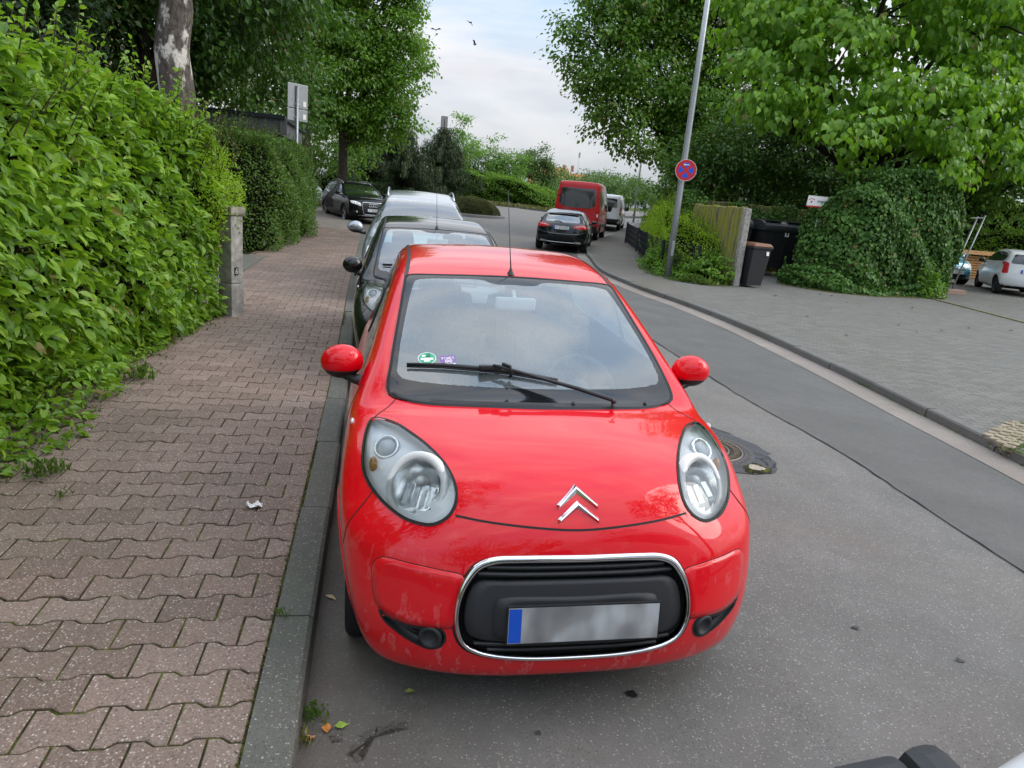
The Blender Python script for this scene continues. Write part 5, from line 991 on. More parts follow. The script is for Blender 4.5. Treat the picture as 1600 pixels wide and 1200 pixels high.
BETA = R(11); c = Car('parked_car', 'white car of which only a black door mirror and a sliver of flank show below', 'car', NRB, M['white_paint'], (-.70, -2.258, .098), BETA-R(90), ((.62,.71,.295,.185,.2),(3.04,.71,.295,.185,.2)), .035)
RI = Matrix.Rotation(R(90)-BETA, 3, 'Z')
def wl(p): q = RI@(Vector(p)-Vector((-.70, -2.258, .098))); return q
mb = MB(); A = Matrix.Rotation(R(90)-BETA, 3, 'Z')@Matrix.Rotation(R(8), 3, 'Z')@Matrix.Rotation(R(6), 3, 'X')
mb.box(wl((.262, -1.215, .855)), (.088, .175, .15), bev=.030, M=A); mr_ = mb.build('door_mirror', M['rough_plastic'], c.t)
mb = MB(); mb.box(wl((.135, -1.232, .848)), (.158, .168, .15), bev=.024, M=A); mb.tube([wl((.2, -1.26, .83)), wl((.24, -1.36, .84)), wl((.26, -1.42, .86))], .04, 8); mb.build('mirror_foot', M['rough_plastic'], mr_)
c.sides('side_window', [(1.34,1.0),(1.62,1.17),(1.92,1.27),(2.5,1.31),(2.92,1.28),(3.06,1.19),(2.93,1.07),(2.3,1.02)], M['glass_dark'], r=.03); c.one('windscreen', sym([(0,1.70),(.3,1.70),(.43,1.68),(.50,1.50),(.58,1.22),(.50,1.10),(.25,1.05),(0,1.04)]), 'top', M['glass_dark'], r=.02); c.both('headlamp', [(.42,.62),(.74,.70),(.70,.80),(.46,.72)], 'front', M['frosted'])
# ---------------------------------------------------------------- plants: every leaf is a small folded face of its own
LT = {'lo': (np.array([(0,0,0),(.45,.5,.10),(1,0,-.10),(.45,-.5,.10)]), np.array([(0,1,2),(0,2,3)])),
      'heart': (np.array([(0,0,0),(.12,.40,.10),(.45,.50,.10),(1,0,-.22),(.45,-.50,.10),(.12,-.40,.10),(.45,0,-.02)]), np.array([(0,1,6),(1,2,6),(2,3,6),(3,4,6),(4,5,6),(5,0,6)])),
      'hi': (np.array([(0,0,0),(.18,.34,.07),(.48,.50,.08),(.78,.30,.0),(1.05,0,-.22),(.78,-.30,.0),(.48,-.50,.08),(.18,-.34,.07),(.3,0,-.04),(.65,0,-.07)]),
             np.array([(0,1,8),(1,2,8),(2,9,8),(2,3,9),(3,4,9),(0,8,7),(7,8,6),(8,9,6),(6,9,5),(5,9,4)])),
      'blade': (np.array([(0,-.5,0),(0,.5,0),(.6,.3,.0),(.6,-.3,.0),(1,0,-.12)]), np.array([(0,1,2),(0,2,3),(3,2,4)]))}
def unit(v): return v/np.maximum(np.linalg.norm(v, axis=-1, keepdims=True), 1e-9)
def leaves(name, P, A, N, size, ratio, mat, parent, kind='lo', origin=None):
    """P leaf bases, A axes (base to tip), N upper-side normals"""
    T, F = LT[kind]; A = unit(A); S = unit(np.cross(N, A)); W = np.cross(A, S); size = np.broadcast_to(np.asarray(size, float), (len(P),))[:, None, None]
    V = P[:, None]+size*(A[:, None]*T[None, :, :1]+S[:, None]*T[None, :, 1:2]*ratio+W[:, None]*T[None, :, 2:3])
    Fs = (F[None]+(np.arange(len(P))*len(T))[:, None, None]).reshape(-1, 3)
    V = V.reshape(-1, 3)
    if origin is not None: V = V-np.asarray(origin)
    return link(name, npmesh(name, V, Fs, [mat], smooth=False), parent)
def rand_dir(rg, n): return unit(rg.normal(size=(n, 3)))
def branchy(mb, rg, p0, p1, r0, r1, wig=.08, n=6):
    p0, p1 = np.array(p0, float), np.array(p1, float); L = np.linalg.norm(p1-p0); P = [p0]
    for i in range(1, n+1): P.append(p0+(p1-p0)*i/n+(rg.normal(size=3)*wig*L/n*1.5 if i < n else 0))
    mb.tube(P, list(np.linspace(r0, r1, n+1)), 7, cap=False); return P
def tree(name, label, base, blobs, trunk_r, leaf, size, per, dens_=1.0, seed=1, barkm='bark', clus=.5, top=None, droop=.25, kind='lo', ratio=.75, cat='tree', group=None, shell=(.35, 1.05), flat=.6, split=.55, lean=(0, 0), flowers=0):
    """blobs: (x, y, z, rx, ry, rz) volumes of the crown; clusters of leaves sit at the ends of limbs"""
    rg = np.random.default_rng(seed); base = np.array(base, float); t = thing(name, label, cat, base, 0, group); mb = MB()
    zt = top if top else min(b[2]-b[5]*.5 for b in blobs)-base[2]
    fork = np.array([lean[0]*zt, lean[1]*zt, zt]); k = 8; P = [np.array([lean[0]*zt*q/k, lean[1]*zt*q/k, zt*q/k])+(rg.normal(size=3)*trunk_r*.09 if 0 < q else 0) for q in range(-0, k+1)]; P[0] = np.array([0, 0, -.15])
    mb.tube(P, [trunk_r*(1.35 if q == 0 else 1.08-.3*q/k) for q in range(k+1)], 12, cap=False); trunk = mb.build('trunk', M[barkm], t); mb = MB(); LP, LA, LN, LS = [], [], [], []; FL = []
    for (bx, by, bz, rx, ry, rz) in blobs:
        c = np.array([bx, by, bz])-base; rad = np.array([rx, ry, rz]); j = fork+(c-fork)*split
        if np.linalg.norm(c-fork) > .3: pts = branchy(mb, rg, P[-1] if rg.random() < .7 else P[-3], c, trunk_r*.48, trunk_r*.13, .12)
        vol = rx*ry*rz; nc = int(max(8, dens_*vol/(clus**3)*1.7)); per_ = int(per*1.35); d = rand_dir(rg, nc); rr = rg.uniform(shell[0]**2, shell[1]**2, nc)**.5; rr[:] = np.minimum(rr, shell[1])
        C = c+d*rad*rr[:, None]*(1+.12*rg.normal(size=(nc, 1)))
        for q in range(0, nc, 8): branchy(mb, rg, c*.75+C[q]*.25 if rg.random() < .6 else c, C[q], trunk_r*.12, trunk_r*.03, .2, 4)
        n = nc*per_; ci = np.repeat(np.arange(nc), per_); off = rg.normal(size=(n, 3))*clus*np.array([.55, .55, .55*flat]); p = C[ci]+off
        out = unit(off+.35*d[ci]*clus); a = unit(out+rg.normal(size=(n, 3))*.55+np.array([0, 0, -droop*2.2])); nn = unit(np.array([0, 0, 1.0])+out*.55+rg.normal(size=(n, 3))*.45)
        LP.append(p); LA.append(a); LN.append(nn); LS.append(size*rg.uniform(.65, 1.25, n))
        if flowers: FL.append(C[rg.random(nc) < flowers]+np.array([0, 0, clus*.5]))
    if mb.V: mb.build('limbs', M[barkm], trunk)
    leaves('crown', np.concatenate(LP), np.concatenate(LA), np.concatenate(LN), np.concatenate(LS), ratio, LV[leaf], t, kind)
    if flowers:
        f = np.concatenate(FL); n = len(f)*26; p = np.repeat(f, 26, 0)+rg.normal(size=(n, 3))*.13; o = leaves('blossom', p, rand_dir(rg, n), rand_dir(rg, n), .075, .9, M['petal'], t); o['kind'] = 'stuff'
    return t
def hull_hedge(name, label, cat, base, path, depth, height, leaf, size, n, seed=1, kind='hi', ratio=.55, droop=.45, jitter=.16, twigs=60, group=None, round_=.35, front=1, inner=True, shoots=0, lump=.12, bottom=.02, lsm=(.6, 1.2), face=False, ends=True):
    """a hedge: path [(x, y)] is the foot line of the visible face, depth runs to its left; height may be a function of the run 0..1"""
    rg = np.random.default_rng(seed); base = np.array(base, float); t = thing(name, label, cat, base, 0, group); P = resample(np.array(path, float), 60, False); T = unit(np.gradient(P, axis=0)); Nn = np.stack([T[:, 1], -T[:, 0]], 1)*front
    hf = height if callable(height) else (lambda u: np.full(np.shape(u), height))
    g_ = rg.normal(size=(9, 5)); 
    def lumps(u, v): return lump*sum(g_[i, 0]*np.sin((1.2+i*.9)*u*6+g_[i, 1]*9+(2+i)*v*(1.2+.5*g_[i, 2])*1.5) for i in range(9))/3
    def surf(u, v):
        """u along, v 0..1 up the face, 1..2 over the top, 2..3 down the back"""
        x = np.interp(u*59, np.arange(60), P[:, 0]); y = np.interp(u*59, np.arange(60), P[:, 1]); nx = np.interp(u*59, np.arange(60), Nn[:, 0]); ny = np.interp(u*59, np.arange(60), Nn[:, 1]); H = hf(u); r = round_
        d = np.where(v < 1, 0+.10*np.sin(np.clip(v, 0, 1)*math.pi), np.where(v < 2, -(v-1)*depth, -depth)); z = np.where(v < 1, bottom+v*(H-bottom), np.where(v < 2, H, H*(3-v)))
        q = np.clip((v-(1-r))/(2*r), 0, 1); rc = np.where(v < 1.5, np.sin(q*math.pi)*r*.35, 0); d = d-rc*.6*(v < 1.5); z = z-rc*.5
        # round the two ends
        e = np.clip(np.minimum(u, 1-u)/.06, 0, 1) if ends else np.ones(np.shape(u)); d = d-(1-np.sqrt(np.clip(1-(1-e)**2, 0, 1)))*depth*.45; lm = lumps(u, v); d = d+lm; z = z+lm*.5*(v > .8)
        fz = np.where(v < .8, .15, np.where(v < 1.2, .75, 1.0)); fo = np.where(v < .8, 1, np.where(v < 1.2, .6, np.where(v < 2, .1, -1)))
        return np.stack([x+nx*d, y+ny*d, z], -1), unit(np.stack([nx*fo, ny*fo, fz], -1))
    u = rg.random(n); v = np.where(rg.random(n) < .66, rg.uniform(0, 1.15, n), rg.uniform(.9, 2.2, n)); p, o = surf(u, v); dep = rg.exponential(jitter, n)-.04
    p = p-o*dep[:, None]; p[:, 2] = np.maximum(p[:, 2], bottom); a = unit(o*.9+np.array([0, 0, -droop])+rg.normal(size=(n, 3))*.75); nn = unit(o*.55+np.array([0, 0, .8])+rg.normal(size=(n, 3))*.5)
    
    if face: a = unit(np.array([0, 0, -1.0])+o*.25+rg.normal(size=(n, 3))*.45); nn = unit(o+np.array([0, 0, .45])+rg.normal(size=(n, 3))*.45)
    LP, LA, LN, LS = [p], [a], [nn], [size*rg.uniform(*lsm, n)]; mb = MB()
    for i in range(twigs):
        uu = rg.random(); vv = rg.uniform(.1, 1.5); q, oo = surf(np.array([uu]), np.array([vv])); q = q[0]; oo = oo[0]; mb.tube([q-oo*.45-np.array([0, 0, .25]), q-oo*.15, q+oo*.05+np.array([0, 0, .03])], [.009, .006, .003], 5)
    for i in range(shoots):     # young shoots standing out of the outline
        uu = rg.random(); vv = rg.uniform(.75, 1.9); q, oo = surf(np.array([uu]), np.array([vv])); q = q[0]; oo = oo[0]; L_ = rg.uniform(.18, .5); dd = unit(oo*.5+np.array([0, 0, .9])+rg.normal(size=3)*.25); tip = q+dd*L_; mb.tube([q-dd*.1, q+dd*L_*.5, tip], [.005, .004, .002], 4)
        k = int(L_/.035); s_ = np.linspace(.1, 1, k); pp = q+dd*(L_*s_)[:, None]; aa = unit(rg.normal(size=(k, 3))*.8+dd*.5+np.array([0, 0, -.1])); LP.append(pp); LA.append(aa); LN.append(unit(np.array([0, 0, 1.])+rg.normal(size=(k, 3))*.4)); LS.append(size*rg.uniform(.5, 1.0, k)*(1.1-.4*s_))
    cat_ = [np.concatenate(q) for q in (LP, LA, LN, LS)]
    leaves('foliage', cat_[0], cat_[1], cat_[2], cat_[3], ratio, LV[leaf], t, kind, base)
    if mb.V: mb.V = [tuple(np.array(q)-base) for q in mb.V]; mb.build('twigs', M['twig'], t, kind='stuff')
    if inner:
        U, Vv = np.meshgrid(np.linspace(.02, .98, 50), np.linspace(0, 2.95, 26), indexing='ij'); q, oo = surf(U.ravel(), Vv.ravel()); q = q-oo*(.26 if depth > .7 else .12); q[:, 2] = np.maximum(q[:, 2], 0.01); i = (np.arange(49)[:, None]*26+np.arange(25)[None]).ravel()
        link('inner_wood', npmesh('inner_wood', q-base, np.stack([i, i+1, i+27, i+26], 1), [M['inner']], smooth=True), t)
    return t
def tuft(name, label, cat, loc, n, L, leaf, spread=.06, seed=1, kind='blade', ratio=.09, up_=1.0, group=None, flat=False):
    rg = np.random.default_rng(seed); loc = np.array(loc, float); p = np.column_stack([rg.normal(size=(n, 2))*spread, np.zeros(n)]); a = unit(np.column_stack([rg.normal(size=(n, 2))*.6, np.full(n, up_)+rg.random(n)*.5])); nn = unit(rg.normal(size=(n, 3))+np.array([0, 0, .6]))
    if kind != 'blade': p[:, 2] = rg.random(n)*L*1.2; 
    t = leaves(name, p, a, nn, L*rg.uniform(.5, 1.2, n), ratio, LV[leaf], None, kind); t.location = loc; return tag(t, label, cat, group)
# ------------ left: the big dogwood hedge along the pavement
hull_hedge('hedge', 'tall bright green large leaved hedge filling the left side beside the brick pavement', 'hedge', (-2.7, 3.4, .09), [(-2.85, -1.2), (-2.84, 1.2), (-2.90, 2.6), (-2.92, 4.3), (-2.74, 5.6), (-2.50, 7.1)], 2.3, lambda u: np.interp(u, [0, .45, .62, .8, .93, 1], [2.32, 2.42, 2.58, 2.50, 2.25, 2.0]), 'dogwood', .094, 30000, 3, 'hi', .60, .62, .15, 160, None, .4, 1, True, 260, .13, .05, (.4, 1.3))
hull_hedge('low_hedge', 'low overhanging leafy fringe at the foot of the large leaved hedge', 'hedge', (-2.6, 3, .1), [(-2.72, .4), (-2.70, 1.9), (-2.72, 2.9), (-2.82, 4.4), (-2.68, 6.4)], .5, lambda u: .40+.16*np.sin(u*17), 'dogwood', .068, 3200, 8, 'hi', .6, .5, .09, 20, None, .4, 1, False, 12, .10, .015)
hull_hedge('shrub', 'yellow green fine leaved shrub leaning out above the concrete post', 'shrub', (-2.75, 7.3, .09), [(-2.62, 6.2), (-2.44, 6.95), (-2.7, 7.8)], .8, lambda u: 1.85+.2*np.sin(u*3.1), 'lime', .034, 9000, 5, 'lo', .6, .1, .12, 40, None, .4, 1, True, 150, .10, 1.0)
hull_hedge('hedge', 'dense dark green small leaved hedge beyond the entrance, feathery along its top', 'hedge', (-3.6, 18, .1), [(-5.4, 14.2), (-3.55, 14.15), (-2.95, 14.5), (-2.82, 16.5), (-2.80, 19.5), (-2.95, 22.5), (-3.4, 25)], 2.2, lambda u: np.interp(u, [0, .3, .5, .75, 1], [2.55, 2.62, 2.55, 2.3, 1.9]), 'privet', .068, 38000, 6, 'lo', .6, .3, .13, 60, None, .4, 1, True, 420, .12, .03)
# ------------ left: trees
tree('birch_tree', 'birch with thick dark and white trunk rising behind the left hedge', (-4.25, 12, .1), [(-4.6,12.4,7.2,2.4,2.2,1.6),(-6.4,11.5,6.6,2.2,2,1.5),(-3.6,14.2,7.4,1.8,2,1.5)], .31, 'maple', .13, 46, .8, 21, 'bark_birch', .50, 5.6, .5)
tree('maple_tree', 'dark spreading maple overhanging the flat roofed garage', (-6.6, 18.5, .1), [(-6.2,18,6.6,3.2,3.0,2.2),(-9,17,6.0,3.4,3,2.6),(-4.2,19.8,6.9,2.4,2.6,2.4),(-4.6,22.5,6.2,2.2,2.6,2.5),(-8,21,5.0,3,3,2.2),(-11.5,19,5.5,3,3,3),(-5.6,19.4,4.9,2.0,1.8,1.1),(-3.9,23,8.4,2.0,2.2,1.9)], .36, 'maple', .17, 46, .85, 22, 'bark_dark', .62, 3.9, .35)
tree('shrub_tree', 'dull brownish green bush behind the garage roof', (-5.7, 21.5, .1), [(-5.7,21,3.9,1.2,1,.9),(-7,21,3.6,1.2,1,.9)], .08, 'privet', .10, 40, .9, 23, 'bark_dark', .4, 2.2)
tree('dark_tree', 'dark leafy tree in deep shade at the far left behind the birch', (-10, 14, .1), [(-8.5,14.5,4.2,2.4,2,2.0),(-11,13,4.5,2.6,2.4,2.6),(-7.2,16,3.4,1.6,1.6,1.3)], .22, 'yew', .15, 46, .75, 24, 'bark_dark', .6, 2.0)
tree('acacia_tree', 'tall light green acacia with open crown at the left edge of the sky', (-2.6, 35, .28), [(-1.5,35,11.8,2.3,2.2,2.4),(-.3,35.4,8.6,1.7,2,2.0),(-1.9,35,7.4,2.2,2.2,1.9),(-.2,35.4,6.0,1.5,1.9,1.4),(-3.2,35,10.0,2.0,2,2.2),(-2.2,35,5.2,1.8,1.8,1.2),(-.1,35.6,9.9,1.1,1.3,1.1),(-.4,35.2,13.8,1.5,1.5,1.4),(-2.9,35,14.0,1.8,1.8,1.5),(-3.6,35,7.6,1.8,1.8,1.6),(-.5,35.3,11.2,1.2,1.5,1.5),(-.6,35.2,4.9,1.6,1.6,1.0),(-1.6,34.8,3.9,1.5,1.3,.9),(-3.4,35,4.6,1.5,1.4,1.1)], .24, 'acacia', .17, 50, .85, 25, 'bark', .50, 4.2, .4)
tree('linden_tree', 'broad mid green tree with bare slanting trunk behind the dark estate', (-4.6, 33, .25), [(-4.4,33.5,7.6,2.4,2,2.0),(-5.8,33,9.4,2.4,2.2,2.4),(-4.4,34,11.4,2.2,2,2.2),(-6.8,33,6.4,2,2,1.6),(-6.5,32,12.5,2.6,2.2,2.4),(-4.4,33,14,2.4,2.2,2.2),(-3.6,32.6,5.6,1.6,1.6,1.2)], .26, 'linden', .18, 46, .75, 26, 'bark', .58, 4.6, .35, lean=(.14, 0))
def spruce(label, base, H, Rm, seed, n=17):
    rg = np.random.default_rng(seed); base = np.array(base, float); t = thing('spruce_tree', label, 'tree', base); mb = MB(); mb.tube([(0, 0, -.1), (0, 0, H*.5), (0, 0, H)], [.16, .10, .02], 8, cap=False); trk = mb.build('trunk', M['bark_dark'], t); P, A, N, S = [], [], [], []; mb = MB()
    for i in range(n):
        z = H*(.12+.86*(i/n)); r = (Rm*(1-(i/n))**.55+.15)*rg.uniform(.6, 1.1)
        for k in range(7):
            q = rg.uniform(0, 2*math.pi); L_ = r*rg.uniform(.75, 1.1); d = np.array([math.cos(q), math.sin(q), 0]); s_ = np.linspace(.15, 1, int(16*L_)+4); pts = d*(L_*s_)[:, None]+np.stack([0*s_, 0*s_, z-.35*L_*s_+.28*L_*s_**2.6], 1); mb.tube(pts[::3], .012, 4, cap=False)
            for p in pts:
                m_ = 9; hang = np.column_stack([rg.normal(size=(m_, 2))*.10, -rg.uniform(0, .85, m_)]); P.append(p+hang); A.append(unit(np.column_stack([rg.normal(size=(m_, 2))*.3+d[:2]*.3, np.full(m_, -1.)]))); N.append(rand_dir(rg, m_)); S.append(rg.uniform(.14, .30, m_))
    mb.build('limbs', M['bark_dark'], trk); leaves('crown', np.concatenate(P), np.concatenate(A), np.concatenate(N), np.concatenate(S), .16, LV['needle'], t, 'lo'); return t
spruce('dark weeping spruce left of the two white notice boards', (.6, 46, .65), 5.0, 3.1, 31); spruce('dark weeping spruce whose drooping top stands before the grey column', (3.4, 50, .85), 5.6, 3.0, 32, 12); spruce('dark weeping spruce half hidden behind the pale acacia trunk', (-2.0, 46, .6), 5.2, 3.0, 33)
# ------------ middle distance
hull_hedge('hedge', 'long wild hedge running along the far kerb behind the round sign', 'hedge', (8, 57, 1.1), [(-4, 57.5), (2, 57.8), (7, 57.5), (10.5, 55.5), (12.6, 54)], 3.5, lambda u: 1.15+np.interp(u, [0, .35, .6, .85, 1], [1.3, 2.0, 2.25, 1.7, .9]), 'acacia', .15, 17000, 41, 'lo', .6, .3, .2, 30, None, .4, 1, True, 160, .3, 1.0)
hull_hedge('shrub', 'rounded lighter shrub in front of the long hedge left of the far signs', 'shrub', (1.6, 54, 1.0), [(.2, 54.3), (1.5, 53.6), (3.6, 54.2)], 1.6, lambda u: 1.0+1.35*np.sin(np.clip(u, .02, .98)*3.1), 'linden', .13, 4200, 42, 'lo', .6, .3, .15, 10, None, .4, 1, True, 60, .2, .9)
hull_hedge('shrub', 'dark low shrubs behind the dark estate car', 'shrub', (-3.5, 42, .6), [(-8, 43), (-3, 42.8), (.2, 44.5)], 1.8, lambda u: 2.0+.25*np.sin(u*14), 'yew', .13, 6500, 43, 'lo', .6, .3, .15, 10, None, .4, 1, True, 50, .2, .5)
hull_hedge('shrub', 'bright green shrub between the left hedge and the dark estate', 'shrub', (-5.5, 37, .4), [(-8, 37.5), (-5, 36.8), (-3.6, 38)], 1.5, lambda u: 1.7+.35*np.sin(u*9), 'acacia', .10, 3600, 44, 'lo', .6, .3, .15, 10, None, .4, 1, True, 40, .2, .3)
def mound(name, label, base, rx, ry, rz, leaf, size, n, seed):
    rg = np.random.default_rng(seed); t = thing(name, label, 'bush', base); d = rand_dir(rg, n); d[:, 2] = np.abs(d[:, 2]); p = d*np.array([rx, ry, rz])*(1-rg.exponential(.03, n))[:, None]*(1+.04*np.sin(d[:, :1]*9+d[:, 1:2]*7)); leaves('foliage', p, unit(d+rg.normal(size=(n, 3))*.6), unit(d+rg.normal(size=(n, 3))*.5), size*rg.uniform(.6, 1.2, n), .6, LV[leaf], t, 'lo')
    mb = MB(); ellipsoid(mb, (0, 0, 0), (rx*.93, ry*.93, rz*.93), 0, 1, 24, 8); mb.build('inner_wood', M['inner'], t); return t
mound('clipped_bush', 'clipped olive green round bush on the small traffic island', (4.55, 41.2, .44), 1.75, 1.6, 1.05, 'box', .075, 15000, 51)
tree('young_tree', 'slender young tree with a leafy top right of the far round sign', (6.2, 60, 1.4), [(5.6,60,6.9,.8,.8,1.5),(5.9,60,5.0,1.4,1.2,1.2)], .08, 'acacia', .15, 40, .9, 52, 'bark', .42, 2.5)
tree('broad_tree', 'broad light green tree standing behind the long hedge', (9, 62, 1.4), [(8.2,62,4.6,2.0,1.8,1.6),(10.4,62,4.2,2.0,1.8,1.4),(6.8,61.5,3.9,1.6,1.5,1.2)], .14, 'linden', .2, 42, .9, 53, 'bark', .55, 1.8)
tree('grey_tree', 'small grey green tree above the right end of the long hedge', (15, 72, 1.4), [(14.6,72,5.4,1.7,1.6,1.7),(15.9,72,4.2,1.5,1.5,1.3),(13.8,72,4.0,1.5,1.5,1.2)], .12, 'far', .2, 42, .9, 54, 'bark', .5, 2.0)
rg0 = random.Random(4)
for i, (x, y, h_, w_) in enumerate([(19,78,3.2,2.6),(22.5,84,3.6,2.8),(26,88,4.0,3.2),(30,94,4.4,3.4),(34,98,4.4,3.4),(38,102,4.2,3.4),(30,120,4.6,4),(37,124,5.2,4)]):
    tree('far_tree', 'bushy tree in the far green row beyond the vans', (x, y, 1.4), [(x,y,1.4+h_*.62,w_,w_*.8,h_*.42),(x+w_*.6,y,1.4+h_*.45,w_*.7,w_*.6,h_*.36),(x-w_*.6,y,1.4+h_*.42,w_*.7,w_*.6,h_*.34)], .12, 'far', .30, 30, .8, 60+i, 'bark', .75, 1.2, group='far row of trees beyond the vans')
# ------------ right side
tree('linden_tree', 'large dark green tree reaching into the sky right of the gap', (14.6, 33, .3), [(11.6,32,8.2,2.3,2.2,2.4),(13.8,33,11.2,2.8,2.6,2.6),(13.6,32,6.2,2.2,2.2,1.7),(16.2,33,8.2,2.8,2.6,2.8),(15.0,31,5.0,2.4,2.2,1.6),(17.5,33,12,2.8,2.6,2.6),(8.9,31,8.2,2.2,2,2.2),(9.3,31,10.8,2.2,2,2.2),(9.5,31,6.0,1.8,1.7,1.3),(10.6,30.5,4.5,1.4,1.3,.9),(11.9,32,11,1.8,1.8,1.9),(13.2,31,13.6,2.4,2.2,2.2),(12.5,31.5,4.9,1.4,1.4,1.2)], .34, 'linden', .20, 50, 1.05, 71, 'bark_dark', .62, 4.2, .35)
tree('dark_tree', 'dark shaded evergreen behind the lime green shrub on the right', (13.2, 27, .15), [(12.6,27,3.6,2.0,1.6,1.7),(14.4,27,4.6,2.4,2,2.2),(11.6,27,2.4,1.6,1.3,1.2),(16.4,26.5,3.6,2.2,1.8,2.0)], .16, 'maple', .15, 50, 1.1, 72, 'bark_dark', .55, 1.4)
tree('dark_tree', 'dark shaded undergrowth tree behind the bin enclosure', (17, 25, .15), [(16.6,25,4.6,2.2,1.8,1.8),(18.5,25,4.2,2.2,1.8,2.0),(15.0,25,6.0,2.2,1.8,1.6)], .2, 'maple', .16, 46, .8, 73, 'bark_dark', .6, 2.2)
tree('catalpa_tree', 'large leaved catalpa with pale blossom filling the upper right', (14.2, 19.5, .1), [(11.2,17.6,5.6,2.4,2.0,1.5),(13.6,16.8,4.9,2.2,1.8,1.1),(13.0,18.5,7.6,2.8,2.4,1.9),(16.4,18.2,5.6,2.4,2.2,1.6),(16.0,18.6,8.0,2.8,2.4,2.0),(18.6,18.6,6.0,2.4,2.2,1.8),(10.4,19.0,7.8,2.2,2.0,1.7),(18.6,19.6,8.4,2.4,2.2,1.8),(11.6,16.6,4.2,1.3,1.2,.7),(20.6,20,6.4,2.0,2,1.8),(14.8,17,3.9,1.6,1.3,.7),(12.6,18,10,2.6,2.4,1.6),(16.5,18.5,10.4,2.6,2.4,1.6),(9.6,18.4,5.6,1.4,1.3,1.0),(19.6,18,4.6,1.6,1.4,1.0),(17.6,17.6,4.4,1.5,1.3,.8)], .30, 'catalpa', .205, 42, .62, 74, 'bark_dark', .62, 3.4, .75, 'heart', .86, flat=.5, flowers=.10)
tree('big_tree', 'shaded leafy tree behind the white hatchback at the right edge', (25, 27, .1), [(24,27,4.2,2.8,2.2,2.2),(27,27,5.0,3,2.4,2.6),(22,27,5.4,2.4,2,1.6),(28.5,28,8,3.4,3,2.6),(20.5,26.5,3.4,1.8,1.4,1.4),(22.5,24,7.6,2.6,2.2,2.2),(25.5,24,9,3,2.4,2.6),(23,25.5,5.6,2.6,2,1.5),(27,24.5,6.4,2.8,2.2,2.2)], .3, 'linden', .2, 44, .7, 75, 'bark_dark', .62, 2.4)
hull_hedge('hedge', 'low leafy hedge above the orange timber screen at the right edge', 'hedge', (25, 25.6, .1), [(19.5, 25.4), (24, 25.5), (31, 25.8)], 1.6, lambda u: 2.0+.3*np.sin(u*11), 'acacia', .11, 6000, 76, 'lo', .6, .3, .15, 10, None, .4, 1, True, 60, .2, .1)
# ivy over the bin store wall
hull_hedge('ivy', 'huge mass of dark glossy ivy covering the bin store wall', 'ivy', (12.6, 16.6, .1), [(12.2, 18.4), (10.95, 16.35), (11.25, 15.5), (12.1, 15.2), (13.6, 15.7), (15.1, 16.1), (16.0, 16.7), (16.2, 17.8)], 1.5, lambda u: np.interp(u, [0, .12, .25, .36, .5, .65, .82, .95, 1], [2.2, 2.3, 2.35, 2.75, 3.3, 3.45, 3.1, 2.75, 2.6]), 'ivy', .115, 28000, 81, 'heart', .95, 1.0, .09, 30, None, .3, 1, True, 90, .12, .03, (.5, 1.2), True, False)
hull_hedge('ground_ivy', 'low skirt of ivy creeping out over the paving below the large ivy', 'ivy', (12, 15.2, .1), [(10.45, 16.6), (10.7, 15.5), (11.3, 15.0), (12.3, 14.9), (13.6, 15.3), (14.9, 15.9)], .7, lambda u: .50+.25*np.sin(u*7+.3), 'ivy', .10, 5200, 82, 'heart', .95, .8, .07, 5, None, .4, 1, False, 20, .12, .01, (.5, 1.2), True, False)
hull_hedge('shrub', 'pale green leafy weed at the right foot of the ivy', 'shrub', (14.3, 15.3, .1), [(13.9, 15.4), (14.3, 15.1), (14.8, 15.5)], .4, lambda u: .25+.5*np.sin(np.clip(u, .05, .95)*3.1), 'acacia', .10, 420, 83, 'heart', .8, .4, .06, 6, None, .4, 1, False, 10, .06, .02)
# lime green shrub behind the mesh fence
hull_hedge('shrub', 'feathery lime green shrub spilling over the dark mesh fence', 'shrub', (8.4, 19, .1), [(10.4, 27.8), (8.95, 23), (7.6, 18.6), (7.22, 16.9), (7.55, 15.55), (7.95, 15.15)], 1.3, lambda u: np.interp(u, [0, .3, .6, .85, 1], [1.4, 1.85, 2.0, 1.7, 1.15]), 'lime', .070, 26000, 91, 'lo', .42, .35, .10, 40, None, .4, 1, True, 380, .14, .12)
hull_hedge('shrub', 'light green bramble leaves hanging through the fence at the foot of the lamp post', 'shrub', (7.4, 16, .1), [(7.2, 18.2), (6.85, 16.4), (7.05, 15.1), (7.7, 14.7), (8.0, 14.9)], .8, lambda u: .55+.25*np.sin(u*8), 'acacia', .085, 4200, 92, 'heart', .75, .4, .13, 40, None, .4, 1, True, 60, .14, .02)
hull_hedge('ivy', 'small clump of ivy climbing over the left end of the mossy slab wall', 'ivy', (8.1, 18.2, .1), [(7.95, 18.9), (7.9, 18.0), (8.05, 17.5)], .5, lambda u: 2.25+.1*np.sin(u*6), 'ivy', .09, 1500, 93, 'heart', .9, .8, .08, 5, None, .4, 1, False, 14, .08, .9)
hull_hedge('ivy', 'thin strand of ivy hanging over the rear slab wall of the bin store', 'ivy', (11, 20, .1), [(10.2, 19.8), (11.4, 19.6), (12.6, 19.6)], .4, lambda u: 2.1+.12*np.sin(u*9), 'ivy', .09, 1300, 94, 'heart', .9, .8, .08, 5, None, .4, 1, False, 14, .08, 1.65)
